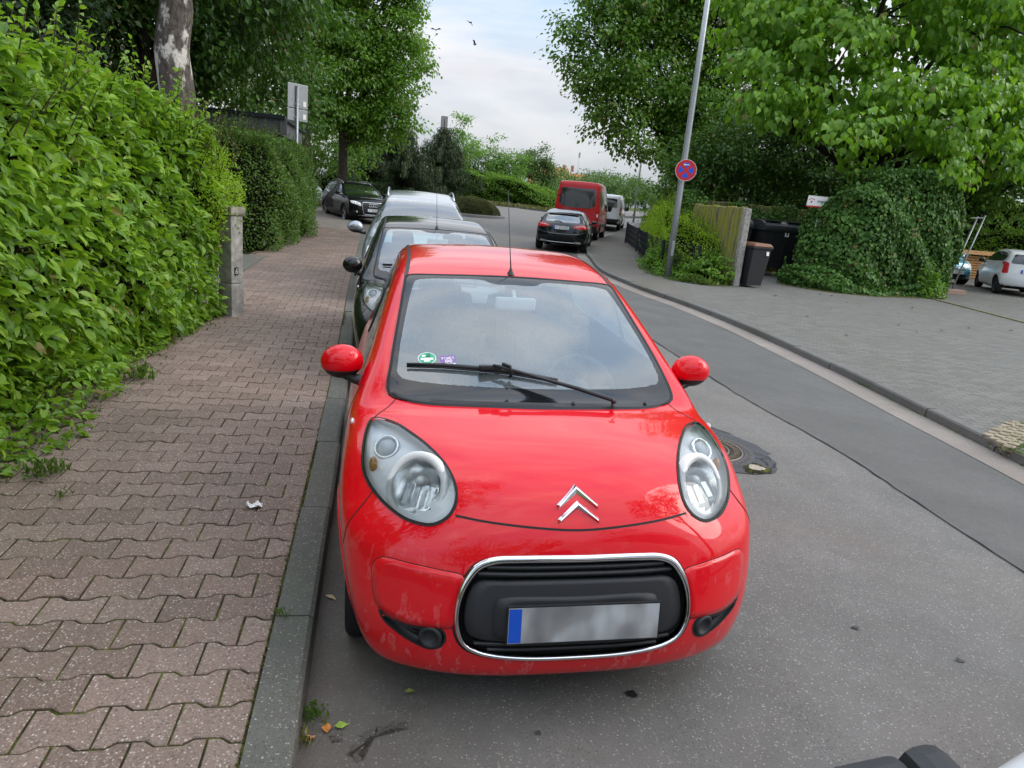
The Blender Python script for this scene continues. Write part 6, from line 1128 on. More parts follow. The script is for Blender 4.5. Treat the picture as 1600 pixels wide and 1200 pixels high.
# ------------ weeds and moss
for i, (x, y, z) in enumerate([(-2.40,1.88,.12),(-2.22,1.60,.12),(-2.52,3.85,.12)]):
    tuft('weed', ['fresh green weed growing between the pavers near the hedge','tiny weed sprouting from a paver joint nearest the camera','long thin weed between pavers further along the hedge foot'][i], 'weed', (x, y, z), [90, 24, 70][i], [.055, .035, .07][i], 'grass', [.05, .03, .06][i], i, 'lo', .35)
for i, (x, y) in enumerate([(-.868,.105),(-.885,-.02)]): tuft('moss_tuft', ['mossy tuft in the gutter against the near kerb','small dry moss tuft in the gutter lowest in the picture'][i], 'moss', (x, y, .005), [70, 34][i], .028, ['grass','dry'][i], .022, 20+i, 'lo', .5)
tuft('moss_tuft', 'green moss tuft in the joint between two kerb stones', 'moss', (-1.03, .53, .12), 36, .018, 'grass', .022, 25, 'lo', .5)
def verge(name, label, cat, path, n, L, leaf, w, seed, z0=.1):
    rg = np.random.default_rng(seed); q = resample(np.array(path, float), 200, False)[rg.integers(0, 200, n)]; p = np.column_stack([q+rg.normal(size=(n, 2))*w, np.full(n, z0)]); p[:, 2] += gz(p[:, 1]); o = leaves(name, p, unit(np.column_stack([rg.normal(size=(n, 2))*.7, rg.uniform(.2, 1.2, n)])), unit(rg.normal(size=(n, 3))+np.array([0, 0, .7])), L*rg.uniform(.4, 1.2, n), .4, LV[leaf], None, 'lo'); return tag(o, label, cat, None, 'stuff')
verge('kerb_moss', 'yellow green moss in the joint between pavers and kerb', 'moss', [(-1.055, -1.5), (-1.06, 3), (-1.09, 7), (-1.15, 10)], 9000, .014, 'dry', .009, 61, .112); verge('ground_litter', 'dry leaf litter and low weeds at the foot of the left hedge', 'ground cover', [(-2.7, .8), (-2.7, 3), (-2.78, 5), (-2.6, 6.6)], 1800, .04, 'grass', .10, 62, .112)
verge('ground_litter', 'yellowish moss and litter along the foot of the ivy', 'ground cover', [(10.3, 16), (10.9, 15.05), (12.0, 14.7), (13.8, 15.2), (15.3, 16.1)], 4200, .04, 'dry', .12, 63, .1); verge('ground_litter', 'grass and litter at the foot of the lime green shrub', 'ground cover', [(9.2, 24), (7.3, 18.5), (6.6, 16.3), (6.7, 14.9), (7.7, 14.4)], 2600, .07, 'grass', .13, 64, .1)
verge('kerb_moss', 'green moss in the gutter along the right kerb', 'moss', [(4.28, .4), (4.66, 2.8), (4.98, 5.4)], 1500, .022, 'grass', .012, 65, .012); verge('grass_verge', 'dry pale grass on the verge along the far kerb', 'grass', [(6, 52.8), (9.5, 52.6), (12, 51.2), (14, 51)], 3500, .3, 'dry', .5, 66, 0.0); verge('kerb_moss', 'moss between the pale setts at the right edge', 'moss', [(4.6, 2.75), (5.0, 3.1), (5.5, 3.6)], 900, .03, 'grass', .06, 67, .098)
verge('grass_verge', 'tall grass at the foot of the slab wall beside the lamp post', 'grass', [(6.9, 14.9), (7.3, 14.5)], 260, .22, 'grass', .10, 68, .1)

for i, (x, y, h_, w_) in enumerate([(-4.5, -13, 8, 3.2), (1.5, -17, 7, 3.4), (8.5, -13, 8.5, 3.4)]):
    tree('street_tree', ['tree at the left end of the row behind the photographer','tree in the middle of the row behind the photographer','tree at the right end of the row behind the photographer'][i], (x, y, .1), [(x,y,h_*.72,w_,w_,h_*.26),(x+w_*.6,y+.6,h_*.55,w_*.7,w_*.7,h_*.2),(x-w_*.6,y-.5,h_*.52,w_*.7,w_*.7,h_*.2)], .2, 'linden', .26, 22, .6, 200+i, 'bark', .7, h_*.35)
tree('street_tree', 'tall tree behind the left hedge whose crown overhangs the pavement', (-5.8, -1.5, .1), [(-4.0,-1.8,8.0,2.2,2.2,1.6),(-5.2,1.6,8.6,2.4,2.0,1.6),(-2.6,-.2,9.2,1.8,1.8,1.2),(-6.5,-3.5,7.5,2.4,2.2,1.8)], .24, 'maple', .18, 26, .6, 211, 'bark', .55, 5.2, .4)
tree('street_tree', 'tree on the forecourt whose crown overhangs the road on the right', (9.5, -3.5, .1), [(7.6,-1.5,8.2,2.2,2.2,1.6),(9.5,-3.6,8.8,2.6,2.4,1.8),(6.4,-4.5,8.0,2.0,2.0,1.4)], .24, 'maple', .18, 26, .6, 212, 'bark', .55, 5.0, .4)

tree('dark_tree', 'dark tree standing behind the flat garage roof', (-6.5, 29, .2), [(-4.4,28,4.0,1.6,1.6,1.5),(-6.8,27.8,4.4,2.2,1.8,1.8),(-9.4,28,4.6,2.4,2,2.0)], .16, 'maple', .17, 44, .8, 220, 'bark_dark', .58, 2.2)
for i, (x, y) in enumerate([(15.6, 36.5), (19.2, 44), (23.5, 52)]):
    tree('roadside_tree', ['dark leafy tree beside the pavement next to the red van','dark leafy tree beside the pavement next to the white van','dark leafy tree at the far end of the right pavement'][i], (x+.6, y, float(gz(y))), [(x,y,3.0,1.6,2.4,2.2),(x+1.4,y+1,5.0,2.2,2.6,2.0),(x+.2,y-1.5,2.2,1.4,1.8,1.4)], .16, 'linden', .2, 44, .85, 230+i, 'bark_dark', .6, 1.6)
hull_hedge('hedge', 'tall dark hedge behind the car park at the far right', 'hedge', (26, 31, .2), [(17.5, 31.5), (24, 30.8), (36, 31)], 2.0, lambda u: 4.2+.5*np.sin(u*13), 'linden', .2, 9000, 240, 'lo', .65, .3, .25, 10, None, .4, 1, True, 60, .35, .1)

tree('dark_tree', 'leafy dark tree behind the slanting trunk beyond the dark estate', (-5, 40, .5), [(-4.0,39.5,3.6,1.9,1.8,1.7),(-6.6,40,4.2,2.2,2,2.0),(-2.6,41,3.0,1.4,1.4,1.2)], .16, 'linden', .18, 44, .8, 250, 'bark_dark', .58, 1.6)
# ---------------------------------------------------------------- street furniture, walls, buildings, small things
concrete = plain('weathered_concrete', (.30, .285, .26), .9, 0, .2, .35, 14); lichen = MT('mossy_concrete'); nz = lichen.noise(3, 6, .65, lichen.mapv((2.5, 2.5, .7))); lc = lichen.ramp(nz, (.30, (.085, .075, .05)), (.45, (.21, .195, .10)), (.57, (.26, .255, .05))); lichen = lichen.done(lichen.bsdf(lc, .95, 0, .1, lichen.bump(nz, .6, .03)))
t = thing('concrete_post', 'square weathered concrete gate post with cap beside the left hedge', 'post', (-2.40, 6.84, .1), R(-32))
mb = MB(); mb.box((0, 0, .20), (.20, .20, .40), bev=.01); mb.box((0, 0, .795), (.19, .19, .78), bev=.012); mb.build('shaft', concrete, t); mb = MB(); mb.box((0, 0, 1.235), (.245, .245, .10), bev=.03); mb.build('cap', plain('lichen_concrete', (.25, .235, .19), .95, 0, .1, .45, 20), t)
mb = MB(); mb.box((.098, -.02, .55), (.008, .06, .09), bev=.004); mb.build('number_tile', M['ink'], t); mb = MB(); T = Matrix.Translation((.1027, -.02, .55))@Matrix.Rotation(R(90), 4, 'Z')@Matrix.Rotation(R(90), 4, 'X'); text_mb(mb, '6', .055, .03, 0, .007, T, 0); mb.build('number', M['sign_white'], t)
# sign seen from behind above the far hedge
t = thing('road_sign', 'pair of grey sign boards seen from behind on a pole above the left hedge', 'sign', (-2.95, 18.6, .12)); mb = MB(); mb.tube([(0, 0, 0), (0, 0, 3.92)], .038, 12); mb.build('pole', M['steel'], t)
for z0, z1 in ((3.05, 3.36), (3.37, 3.98)):
    mb = MB(); mb.box((.0, .06, (z0+z1)/2), (.60, .03, z1-z0-.01), R(38), .012); b = mb.build('board', M['sign_back'], t); mb = MB(); mb.box((.0, .03, z0+.1), (.16, .04, .035), R(38), .004); mb.build('clamp', M['steel'], b)
    mb = MB(); mb.box((.17, .165, z0+.13), (.09, .006, .13), R(38), .0); mb.build('sticker', M['sign_white'], b)
# lamp post with the no-stopping sign
def nostop(mb, T, r, arrow=True):
    mb.lathe([(0, .006), (r*.90, .006), (r*.905, .008), (r, .008), (r, -.004), (0, -.004)], 48, T, 2, False); mb.lathe([(r*.0, .0085), (r*.965, .0085)], 48, T, 0, False)
    for k in range(4):
        a0 = R(90*k+45+13 if 0 else 90*k-45+14); a1 = R(90*k+45-14); rr = r*.70; V = [T@Vector((r*.17*math.cos((a0+a1)/2), r*.17*math.sin((a0+a1)/2), .0105))]+[T@Vector((rr*math.cos(a0+(a1-a0)*i/10), rr*math.sin(a0+(a1-a0)*i/10), .0105)) for i in range(11)]; mb.add(V, [(0, i+1, i+2) for i in range(10)], False, 1)
    if arrow:
        for pl in ([(-.30,.50),(-.14,.62),(-.14,.54),(.26,.54),(.26,.46),(-.14,.46),(-.14,.38)],): mb.add([T@Vector((x*r, y*r, .0125)) for x, y in pl], [(0, 1, 6), (2, 3, 4, 5)], False, 2)
face = Matrix.Rotation(R(90), 4, 'X')
t = thing('lamp_post', 'tall slim grey lamp post carrying the round no stopping sign', 'lamp post', (6.76, 15.7, .1)); mb = MB(); mb.tube([(0, 0, -.1), (0, 0, 2), (.0, 0, 5), (0, 0, 8.6)], [.082, .080, .070, .055], 16); mb.tube([(0, 0, 8.55), (-.1, -.4, 8.9), (-.3, -1.2, 9.05)], [.05, .045, .04], 8); mb.build('pole', M['steel'], t); mb = MB(); mb.box((-.42, -1.5, 9.04), (.28, .7, .12), R(-15), .05); mb.build('lantern', M['sign_back'], t); mb = MB(); mb.box((.0, -.081, .75), (.075, .012, .38), 0, .004); mb.build('service_door', M['steel'], t)
t2 = thing('no_stopping_sign', 'round red and blue no stopping sign with white arrow on the lamp post', 'sign', (6.785, 15.575, 2.80), R(-20)); mb = MB(); nostop(mb, face, .262); mb.build('disc', [M['sign_red'], M['sign_blue'], M['sign_white']], t2); mb = MB(); mb.box((0, .03, .1), (.2, .05, .03)); mb.box((0, .03, -.1), (.2, .05, .03)); mb.build('bracket', M['steel'], t2)
t = thing('street_lamp', 'thin far lamp post on the right pavement beyond the vans', 'lamp post', (17.0, 47.5, float(gz(47.5)))); mb = MB(); mb.tube([(0, 0, 0), (0, 0, 7)], [.075, .05], 10); mb.build('pole', M['steel'], t); mb = MB(); mb.box((0, -.3, 7), (.25, .7, .1), 0, .03); mb.build('lantern', M['sign_back'], t)
# far signs
t = thing('no_stopping_sign', 'small far red round sign on a thin grey pole before the long hedge', 'sign', (5.05, 61, 1.42)); mb = MB(); mb.tube([(0, 0, -.6), (0, 0, 3.35)], .04, 8); mb.build('pole', M['steel'], t); mb = MB(); nostop(mb, Matrix.Translation((0, -.05, 3.12))@face, .30, False); mb.build('disc', [M['sign_red'], plain('faded_sign', (.35, .06, .25), .5), M['sign_white']], t); mb = MB(); mb.box((.3, -.02, 3.75), (.62, .03, .28), 0, .01); mb.build('street_plate', M['sign_white'], t)
t = thing('notice_board', 'two small white notice boards one above the other on a thin brown post', 'sign', (3.05, 51, .9)); mb = MB(); mb.tube([(0, 0, 0), (0, 0, 2.6)], .035, 8); mb.build('post', M['bark'], t)
mb = MB(); mb.box((0, -.05, 2.55), (.52, .03, .38), 0, .01); b = mb.build('upper_board', M['sign_white'], t); mb = MB(); T = Matrix.Translation((0, -.067, 2.60))@face; text_mb(mb, 'PRIVAT', .07, .045, .015, .012, T, .001); text_mb(mb, 'PARKEN', .07, .045, .015, .012, T@Matrix.Translation((0, -.12, 0)), .001); mb.build('lettering', M['ink'], b)
mb = MB(); mb.box((.02, -.05, 2.02), (.32, .03, .22), 0, .01); mb.build('lower_board', M['sign_white'], t)
# flat roofed garage behind the hedge
t = thing('garage', 'low flat roofed garage with grey fascia behind the left hedge', 'building', (-7.6, 23.2, .1)); gw = plain('garage_wall', (.09, .09, .085), .9, 0, .2, .3, 6); mb = MB(); mb.box((-1.4, 0, 1.4), (10.6, 5.4, 2.8)); mb.build('wall', gw, t); fas = plain('fascia_panel', (.115, .118, .125), .55, 0, .4, .12, 5); mb = MB()
for i in range(14): mb.box((-6.6+.8*i, -2.95, 2.98), (.79, .05, .44), 0, .006)
for i in range(7): mb.box((4.02, -2.6+.8*i, 2.98), (.05, .79, .44), 0, .006)
mb.build('fascia', fas, t); mb = MB(); mb.box((-1.4, 0, 3.24), (11.1, 6.1, .10)); mb.build('roof', M['steel_dark'], t)
# dark mesh fence on the right
t = thing('mesh_fence', 'low dark grey mesh fence along the right pavement before the lime shrub', 'fence', (8, 20, .1)); FP = [(10.0, 28.6), (9.0, 24.4), (8.17, 21.35), (7.5, 18.6), (7.02, 16.9), (7.35, 15.3)]
for i, (x, y) in enumerate(FP): mb = MB(); mb.box((x-8, y-20, .42+float(gz(y))), (.06, .06, .90), R(20), .004); mb.box((x-8, y-20, .88+float(gz(y))), (.075, .075, .02), R(20), .002); mb.build('post', M['steel_dark'], t)
for (x0, y0), (x1, y1) in zip(FP[:-1], FP[1:]):
    mb = MB(); L_ = math.hypot(x1-x0, y1-y0); n = int(L_/.06)
    for k in range(n): q = k/n; x, y = x0+(x1-x0)*q-8, y0+(y1-y0)*q-20; z = float(gz(y+20)); mb.tube([(x, y, z+.06), (x, y, z+.86)], .0035, 4, cap=False)
    for h in (.08, .28, .48, .66, .85):
        for o in (-.008, .008): mb.tube([(x0-8+o, y0-20, float(gz(y0))+h), (x1-8+o, y1-20, float(gz(y1))+h)], .005, 4, cap=False)
    mb.build('mesh_panel', M['steel_dark'], t)
# mossy concrete slab walls of the bin store
def slab_wall(label, a, b, h, th=.13, end=True, seed=1):
    rg = random.Random(seed); d = Vector((b[0]-a[0], b[1]-a[1], 0)); L_ = d.length; rz = math.atan2(d.y, d.x); t = thing('slab_wall', label, 'wall', (a[0], a[1], .1), rz); mb = MB(); n = int(L_/.16)
    for i in range(n):
        x = (i+.5)*L_/n; hh = h+rg.uniform(-.03, .02); w_ = L_/n*rg.uniform(.80, .98)
        for s in (-1, 1): mb.box((x, s*th*.32, hh/2), (w_, th*.5*rg.uniform(.8, 1.15), hh), rg.uniform(-.05, .05), .03)
    mb.build('ribbed_slab', lichen, t)
    if end: mb = MB(); mb.box((L_+.06, 0, h/2-.01), (.14, th*1.3, h-.02), 0, .015); mb.build('end_face', concrete, t)
    return t
slab_wall('mossy ribbed concrete wall with pale end face left of the brown lidded bin', (7.98, 17.3), (8.17, 14.78), 1.93, seed=2); slab_wall('mossy ribbed rear wall of the bin store behind the large containers', (9.4, 20.5), (13.2, 20.2), 2.12, end=False, seed=3); slab_wall('ribbed side wall of the bin store almost wholly covered by ivy', (11.5, 16.9), (15.0, 17.3), 2.0, end=False, seed=4)
# bins
binb = plain('bin_plastic', (.020, .021, .024), .5, 0, .4, .2, 90)
def small_bin(name, label, loc, rz, lidm):
    t = thing(name, label, 'bin', loc, rz); mb = MB(); V = [(x*w, y*w_+o, z) for (w, w_, o, z) in ((.22, .23, .02, .05), (.27, .31, 0, .93)) for x, y in ((-1, -1), (1, -1), (1, 1), (-1, 1))]; mb.add(V, [(0, 3, 2, 1), (4, 5, 6, 7), (0, 1, 5, 4), (1, 2, 6, 5), (2, 3, 7, 6), (3, 0, 4, 7)]); mb.box((0, 0, .925), (.59, .67, .05), 0, .015); mb.build('body', binb, t)
    mb = MB(); bm = bmesh.new(); bmesh.ops.create_cube(bm, size=1)
    for v in bm.verts: v.co = (v.co.x*(.58 if v.co.z < 0 else .50), v.co.y*(.70 if v.co.z < 0 else .58)-.01, .985+v.co.z*.075)
    bmesh.ops.bevel(bm, geom=bm.edges[:], offset=.018, segments=2, affect='EDGES'); mb.add([tuple(v.co) for v in bm.verts], [[v.index for v in f.verts] for f in bm.faces]); bm.free(); lid = mb.build('lid', lidm, t); mb = MB(); mb.tube([(-.2, .36, .97), (-.2, .41, 1.0), (.2, .41, 1.0), (.2, .36, .97)], .014, 6); mb.build('handle', binb, lid)
    for s in (-1, 1): mb = MB(); mb.lathe([(0, -.03), (.04, -.03), (.10, -.03), (.11, -.01), (.11, .01), (.10, .03), (.05, .035), (.05, .02), (0, .02)], 24, Matrix.Translation((s*.24, .27, .11))@Matrix.Rotation(s*R(90), 4, 'Y')); mb.build('wheel', M['rubber'], t)
    mb = MB(); mb.box((.17, -.308, .80), (.075, .01, .09), 0, .0, 0, Matrix.Rotation(R(-5), 3, 'X')); mb.build('sticker', M['sign_white'], t); return t
small_bin('wheelie_bin', 'dark wheeled bin with brown lid standing before the slab wall', (8.58, 14.85, .1), R(14), plain('brown_lid', (.20, .095, .055), .6, 0, .3, .2, 30)).scale = (1.08, 1.08, 1.08)
small_bin('wheelie_bin', 'wheeled bin with bright yellow lid just behind the brown lidded bin', (8.75, 16.1, .1), R(10), plain('yellow_lid', (.75, .52, .02), .5))
def container(label, loc, rz):
    t = thing('waste_container', label, 'container', loc, rz); mb = MB(); V = [(x*w, y*w_, z) for (w, w_, z) in ((.60, .42, .22), (.68, .53, 1.22)) for x, y in ((-1, -1), (1, -1), (1, 1), (-1, 1))]; mb.add(V, [(0, 3, 2, 1), (4, 5, 6, 7), (0, 1, 5, 4), (1, 2, 6, 5), (2, 3, 7, 6), (3, 0, 4, 7)]); mb.box((0, 0, 1.2), (1.42, 1.12, .07), 0, .02)
    for x in (-.45, 0, .45): mb.box((x, -.50, .72), (.05, .03, .95), 0, .01, 0, Matrix.Rotation(R(6.3), 3, 'X'))
    mb.build('body', binb, t); mb = MB(); n = 9
    for i in range(n): a = math.pi*i/n; a2 = math.pi*(i+1)/n; mb.add([(-.70, -.54*math.cos(a), 1.24+.20*math.sin(a)), (.70, -.54*math.cos(a), 1.24+.20*math.sin(a)), (.70, -.54*math.cos(a2), 1.24+.20*math.sin(a2)), (-.70, -.54*math.cos(a2), 1.24+.20*math.sin(a2))], [(0, 1, 2, 3)])
    for x in (-.70, .70): mb.add([(x, -.54*math.cos(math.pi*i/n), 1.24+.20*math.sin(math.pi*i/n)) for i in range(n+1)], [tuple(range(n+1))])
    for x in (-.35, .35): mb.box((x, -.2, 1.43), (.5, .35, .03), 0, .01)
    mb.build('lid', plain('lid_plastic', (.030, .031, .033), .4, 0, .5, .15, 60), t)
    for x in (-.5, .5):
        for y in (-.32, .32): mb = MB(); mb.lathe([(0, -.025), (.08, -.025), (.10, -.015), (.10, .015), (.08, .025), (0, .025)], 18, Matrix.Translation((x, y, .10))@Matrix.Rotation(R(90), 4, 'Y')); mb.box((x, y, .19), (.05, .08, .12)); mb.build('castor', M['rubber'], t)
    mb = MB(); mb.box((0, -.545, 1.10), (.12, .02, .10), 0, .005); mb.build('latch', M['sign_white'], t); mb = MB(); mb.box((.02, -.50, .07), (.10, .04, .08), 0, .004); mb.build('brake_tag', M['sign_white'], t); return t
container('large black waste container in the middle of the bin store', (11.5, 18.9, .1), R(4)).scale = (1.1, 1, 1.17)
container('large black waste container at the left rear of the bin store', (9.8, 19.2, .1), R(2)).scale = (1.1, 1, 1.17)
t = link('notice_card', None, None, (11.98, 17.95, .95)); mb = MB(); mb.box((0, 0, 0), (.34, .015, .44), R(5), .004); bpy.data.objects.remove(t); t = mb.build('notice_card', M['sign_white'], None, loc=(12.0, 18.3, .88)); tag(t, 'white card fixed to the front of the middle waste container', 'notice')
# arrow shaped direction sign in the ivy
t = thing('direction_sign', 'white arrow shaped direction sign with pink heart logo half sunk in the ivy', 'sign', (11.05, 16.15, 2.40), R(-4)); mb = MB(); mb.prism([(-.42, -.135), (.44, -.135), (.36, .125), (-.40, .125)], 0, .03, face@Matrix.Translation((0, 0, 0))); b = mb.build('board', M['sign_white'], t); mb = MB(); mb.prism([(-.42, -.17), (.40, -.17), (.40, -.14), (-.42, -.14)], 0, .028, face); mb.build('lower_edge', M['sign_red'], t)
mb = MB(); T = Matrix.Translation((-.30, -.0315, .0))@face
for s in (-1, 1):
    mb.add([T@Vector(q) for q in ((0, -.085, .001), (s*.035, -.02, .001), (s*.02, .0, .001), (0, -.03, .001))], [(0, 1, 2, 3) if s > 0 else (3, 2, 1, 0)])
    for i in range(3): mb.lathe([(0, .001), (.013, .001)], 10, T@Matrix.Translation((s*(.02+.026*i), .045-.012*i, 0)))
mb.build('heart_logo', plain('logo_pink', (.55, .05, .22), .5), b); mb = MB(); text_mb(mb, 'VENENZENTRUM', .055, .030, .014, .009, Matrix.Translation((.12, -.0315, -.015))@face, .001); mb.build('lettering', plain('dark_blue_ink', (.03, .05, .16), .5), b); mb = MB(); mb.tube([(0, .03, -2.3), (0, .03, .1)], .03, 8); mb.build('post', M['steel'], t)
# leaning temporary fence panel
t = thing('site_fence', 'leaning galvanised temporary fence panel at the right end of the ivy', 'fence', (16.45, 17.2, .1)); top = Vector((.62, .1, 2.35)); off = Vector((.30, .05, .06))
mb = MB()
for o, r_ in ((Vector((0, 0, 0)), .024), (off, .024)): mb.tube([o+Vector((0, 0, .05)), o+top], r_, 8)
for k in (.03, .5, .97): mb.tube([top*k+Vector((-.5, -.3, 0)) if k > .9 else top*k, top*k+off], .014, 6)
mb.build('tube_frame', M['steel'], t); mb = MB(); mb.box((-.35, -.2, 1.92), (.16, .03, .16), R(30), .004); mb.build('clamp_plate', M['sign_back'], t)
mb = MB(); mb.box((.1, -.05, .07), (.75, .26, .15), R(8), .02); o = mb.build('foot_block', plain('reddish_concrete', (.30, .21, .165), .9, 0, .2, .3, 25), None, loc=(16.55, 17.1, .1)); tag(o, 'reddish concrete foot block under the leaning fence panel', 'foot block')
# orange timber screen
t = thing('timber_screen', 'low orange slatted timber screen behind the blue and white cars', 'fence', (22.6, 24.4, .1), R(6)); wood = plain('orange_timber', (.42, .20, .07), .6, 0, .3, .2, 8)
mb = MB()
for k in range(9): mb.box((0, 0, .12+.105*k), (6.4, .03, .075), 0, .006)
mb.build('slat', wood, t); mb = MB(); mb.box((0, -.02, 1.14), (6.5, .42, .16), 0, .01); mb.build('top_rail', plain('pale_timber', (.55, .30, .12), .6, 0, .3, .15, 8), t)
# pale setts and a kerb slab at the right edge
st = plain('pale_sett', (.27, .225, .165), .9, 0, .2, .4, 16); rg = random.Random(12); mb = MB()
for i in range(7):
    for j in range(4): mb.box((4.66+.115*i+.03*j, 2.86+.07*i+.105*j, .092+rg.uniform(-.004, .004)), (.098, .088, .05), R(31)+rg.uniform(-.1, .1), .014)
mb.build('pale_setts', st, kind='structure'); mb = MB(); mb.box((4.98, 2.72, .085), (.62, .30, .06), R(35), .012); mb.build('kerb_slab', M['kerb_right'], kind='structure')
# far kerb, island kerb and gravel edge
mb = MB(); P = catmull(np.array([(-2, 52.6), (5, 52.2), (8.9, 51.9), (10.5, 50.6), (13, 49.6), (17, 51), (22, 55)]), 8, False)
for (x0, y0), (x1, y1) in zip(P[:-1], P[1:]): mb.box(((x0+x1)/2, (y0+y1)/2, float(gz((y0+y1)/2))+.05), (math.hypot(x1-x0, y1-y0)+.01, .16, .14), math.atan2(y1-y0, x1-x0), .0)
mb.build('kerb', M['kerb_right'], kind='structure'); mb = MB(); mb.lathe([(0, .1), (2.0, .1), (2.12, .09), (2.14, -.1)], 40, Matrix.Translation((4.5, 41.0, .46))@Matrix.Diagonal((1, .95, 1, 1))); mb.build('traffic_island', M['kerb_right'], kind='structure')
# buildings beyond
bw = plain('pale_render', (.62, .46, .38), .85, 0, .2, .08, 3); t = thing('apartment_building', 'pale peach rendered apartment block glimpsed through the trees at upper left', 'building', (-17, 27, .1)); mb = MB(); mb.box((0, 0, 7), (12, 8, 14)); mb.build('wall', bw, t); mb = MB(); mb.box((0, 0, 14.15), (12.5, 8.5, .3)); mb.build('roof', M['steel_dark'], t)
for i in range(4):
    for k in range(4): mb = MB(); mb.box((-4.2+2.8*i, -4.0, 2.2+3.1*k), (1.3, .10, 1.5), 0, .01); f = mb.build('window', M['white_plastic'], t); mb = MB(); mb.box((-4.2+2.8*i, -4.055, 2.2+3.1*k), (1.14, .02, 1.34)); mb.build('pane', M['glass_dark'], f)
t = thing('house', 'white rendered house glimpsed through dark foliage behind the bin store', 'building', (21.5, 41, .3), R(-10)); mb = MB(); mb.box((0, 0, 2.2), (7, 7, 4.4)); mb.build('wall', plain('white_render', (.70, .67, .62), .85, 0, .2, .08, 3), t); mb = MB(); mb.prism([(-4.1, 0), (4.1, 0), (0, 1.2)], -3.7, 3.7, Matrix.Translation((0, 0, 4.4))@Matrix.Rotation(R(90), 4, 'Z')@face); mb.build('roof', plain('roof_tile', (.10, .08, .075), .85, 0, .2, .2, 10), t)
for i in range(2): mb = MB(); mb.box((-1.8+3.6*i, -3.5, 2.6), (1.3, .1, 1.5), 0, .01); f = mb.build('window', M['white_plastic'], t); mb = MB(); mb.box((-1.8+3.6*i, -3.56, 2.6), (1.14, .02, 1.34)); mb.build('pane', M['glass_dark'], f)
t = thing('far_building', 'orange ochre building far away above the green tree line', 'building', (33.5, 150, 1.4)); mb = MB(); mb.box((0, 0, 3.4), (7, 7, 6.8)); mb.box((5.6, 2, 3.0), (6, 6, 6.0)); mb.build('wall', plain('ochre_render', (.62, .34, .16), .9, 0, .2, .15, 2), t); bk = plain('brick', (.30, .14, .09), .9)
for x in (-1.6, .2, 3.4, 5.2): mb = MB(); mb.box((x, 0, 7.0), (.5, .5, 1.2)); mb.build('chimney', bk, t)
t = thing('far_mast', 'tiny lattice mast standing on the horizon right of the ochre building', 'mast', (56, 210, 1.4)); mb = MB(); mb.tube([(0, 0, 0), (0, 0, 14.5)], [.16, .10], 6); mb.box((0, 0, 13.6), (.5, .2, 1.4)); mb.build('mast', M['steel'], t)
t = thing('grey_column', 'plain grey column rising behind the spruce into the sky', 'column', (5.75, 80, 1.4)); mb = MB(); mb.box((0, 0, 4.0), (.62, .62, 8.0), R(10), .02); mb.build('shaft', plain('grey_column', (.22, .21, .22), .8, 0, .3, .15, 3), t)
# litter and fallen leaves
def flat_leaf(name, label, cat, x, y, z, L_, col, rz, ratio=.6, seed=1):
    T_, F_ = LT['hi']; rg = np.random.default_rng(seed); V = T_*np.array([L_, L_*ratio, L_*.6])+np.column_stack([np.zeros((len(T_), 2)), rg.normal(size=len(T_))*L_*.05]); V[:, 2] -= V[:, 2].min(); V[:, 0] -= L_*.5
    return link(name, npmesh(name, V, F_, [plain(name+'_'+label.split()[0], col, .7, 0, .3, .25, 60)]), None, (x, y, z), (0, 0, rz), label, cat)
cz = lambda x: float(camber(x))+.003
flat_leaf('fallen_leaf', 'orange fallen leaf on the asphalt beside the near kerb', 'leaf', -.816, .046, cz(-.8), .052, (.55, .21, .05), 1.7, .62, 1); flat_leaf('fallen_leaf', 'tan torn leaf lying in the gutter lowest of all', 'leaf', -.868, .002, cz(-.87), .044, (.58, .31, .14), .5, .8, 2); flat_leaf('fallen_leaf', 'lime green oval leaf next to the orange leaf', 'leaf', -.768, .051, cz(-.77), .050, (.28, .40, .06), .3, .6, 3); flat_leaf('fallen_leaf', 'small olive leaf on the dark asphalt under the bumper', 'leaf', -.532, .196, cz(-.53), .045, (.20, .24, .06), .2, .45, 4); flat_leaf('fallen_leaf', 'narrow straw coloured leaf between kerb and front wheel', 'leaf', -.855, .85, cz(-.85), .06, (.55, .43, .24), -.7, .4, 5); flat_leaf('fallen_leaf', 'tiny brown leaf above the orange leaf', 'leaf', -.828, .085, cz(-.83), .022, (.14, .07, .035), .9, .6, 6)
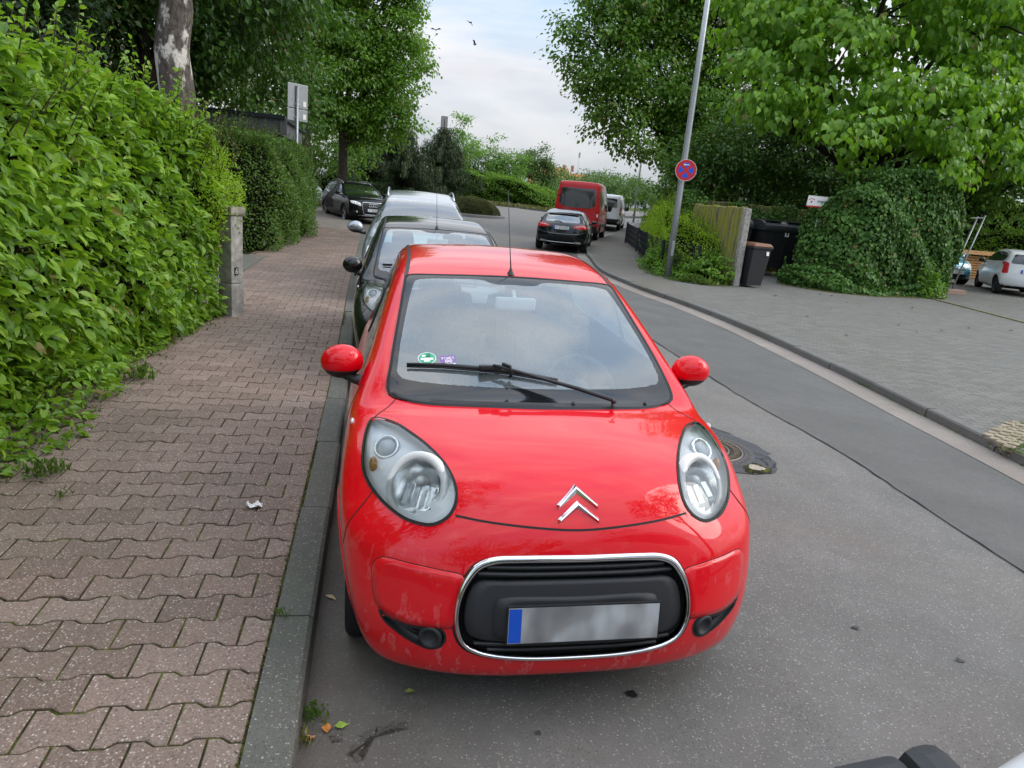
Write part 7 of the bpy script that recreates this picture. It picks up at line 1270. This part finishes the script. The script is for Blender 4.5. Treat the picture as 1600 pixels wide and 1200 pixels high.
rg = np.random.default_rng(77); mb = MB(); k = 6; V = [(.045*(i/k-.5)*1.6+rg.normal()*.006, .03*(j/k-.5)*1.4+rg.normal()*.006, .010+abs(rg.normal())*.010) for i in range(k+1) for j in range(k+1)]; mb.add(V, [(i*(k+1)+j, (i+1)*(k+1)+j, (i+1)*(k+1)+j+1, i*(k+1)+j+1) for i in range(k) for j in range(k)]); o = mb.build('paper_scrap', M['sign_white'], None, loc=(-1.283, 1.519, .118)); tag(o, 'crumpled scrap of white paper lying on the brick pavement', 'litter')
# birds
for i, (px, py, a) in enumerate([(650, 18, .3), (681, 47, -.2), (735, 35, .8), (742, 69, 1.2)]):
    p = at(px, py, 60); mb = MB(); ellipsoid(mb, (0, 0, 0), (.05, .16, .05)); s_ = [-1, 1]
    for s in s_: mb.add([(0, -.06, .02), (s*.26, -.02, .14*(1 if i % 2 else -.4)+.02), (s*.45, .10, .10*(1 if i % 2 else -1)), (s*.2, .09, .05), (0, .06, .02), (s*.22, .03, .10*(1 if i % 2 else -.3)+.0)], [(0, 1, 5), (1, 2, 5), (2, 3, 5), (3, 4, 5), (4, 0, 5)])
    o = mb.build('bird', M['ink'], None, loc=p, rot=(0, .3*a, a)); tag(o, ['dark bird flying highest and furthest left in the sky', 'dark bird with bent wings lower left in the sky', 'dark bird flying highest on the right of the flock', 'dark bird flying lowest of the flock'][i], 'bird', 'birds in the sky')
rg = random.Random(31); sc0 = flat_leaf('fallen_leaf', 'dark curled leaf scrap lying on the grey forecourt', 'leaf', 11.6, 12.6, .105, .09, (.035, .022, .014), .4, .7, 7); sc0['group'] = 'dark leaf scraps scattered on the forecourt'
for i in range(30):
    o = sc0.copy(); COL.objects.link(o); y = rg.uniform(8, 17.5); x = rg.uniform(8.5, 18) if i % 3 else rg.uniform(6.2, 11); y = y if x < 15 or y > 13 else y+3
    if 10.3 < x < 16.5 and y > 14.6: y -= 3.5
    o.location = (x, y, .104); o.rotation_euler = (0, 0, rg.uniform(0, 6)); s = rg.uniform(.4, 1.0); o.scale = (s, s, s)
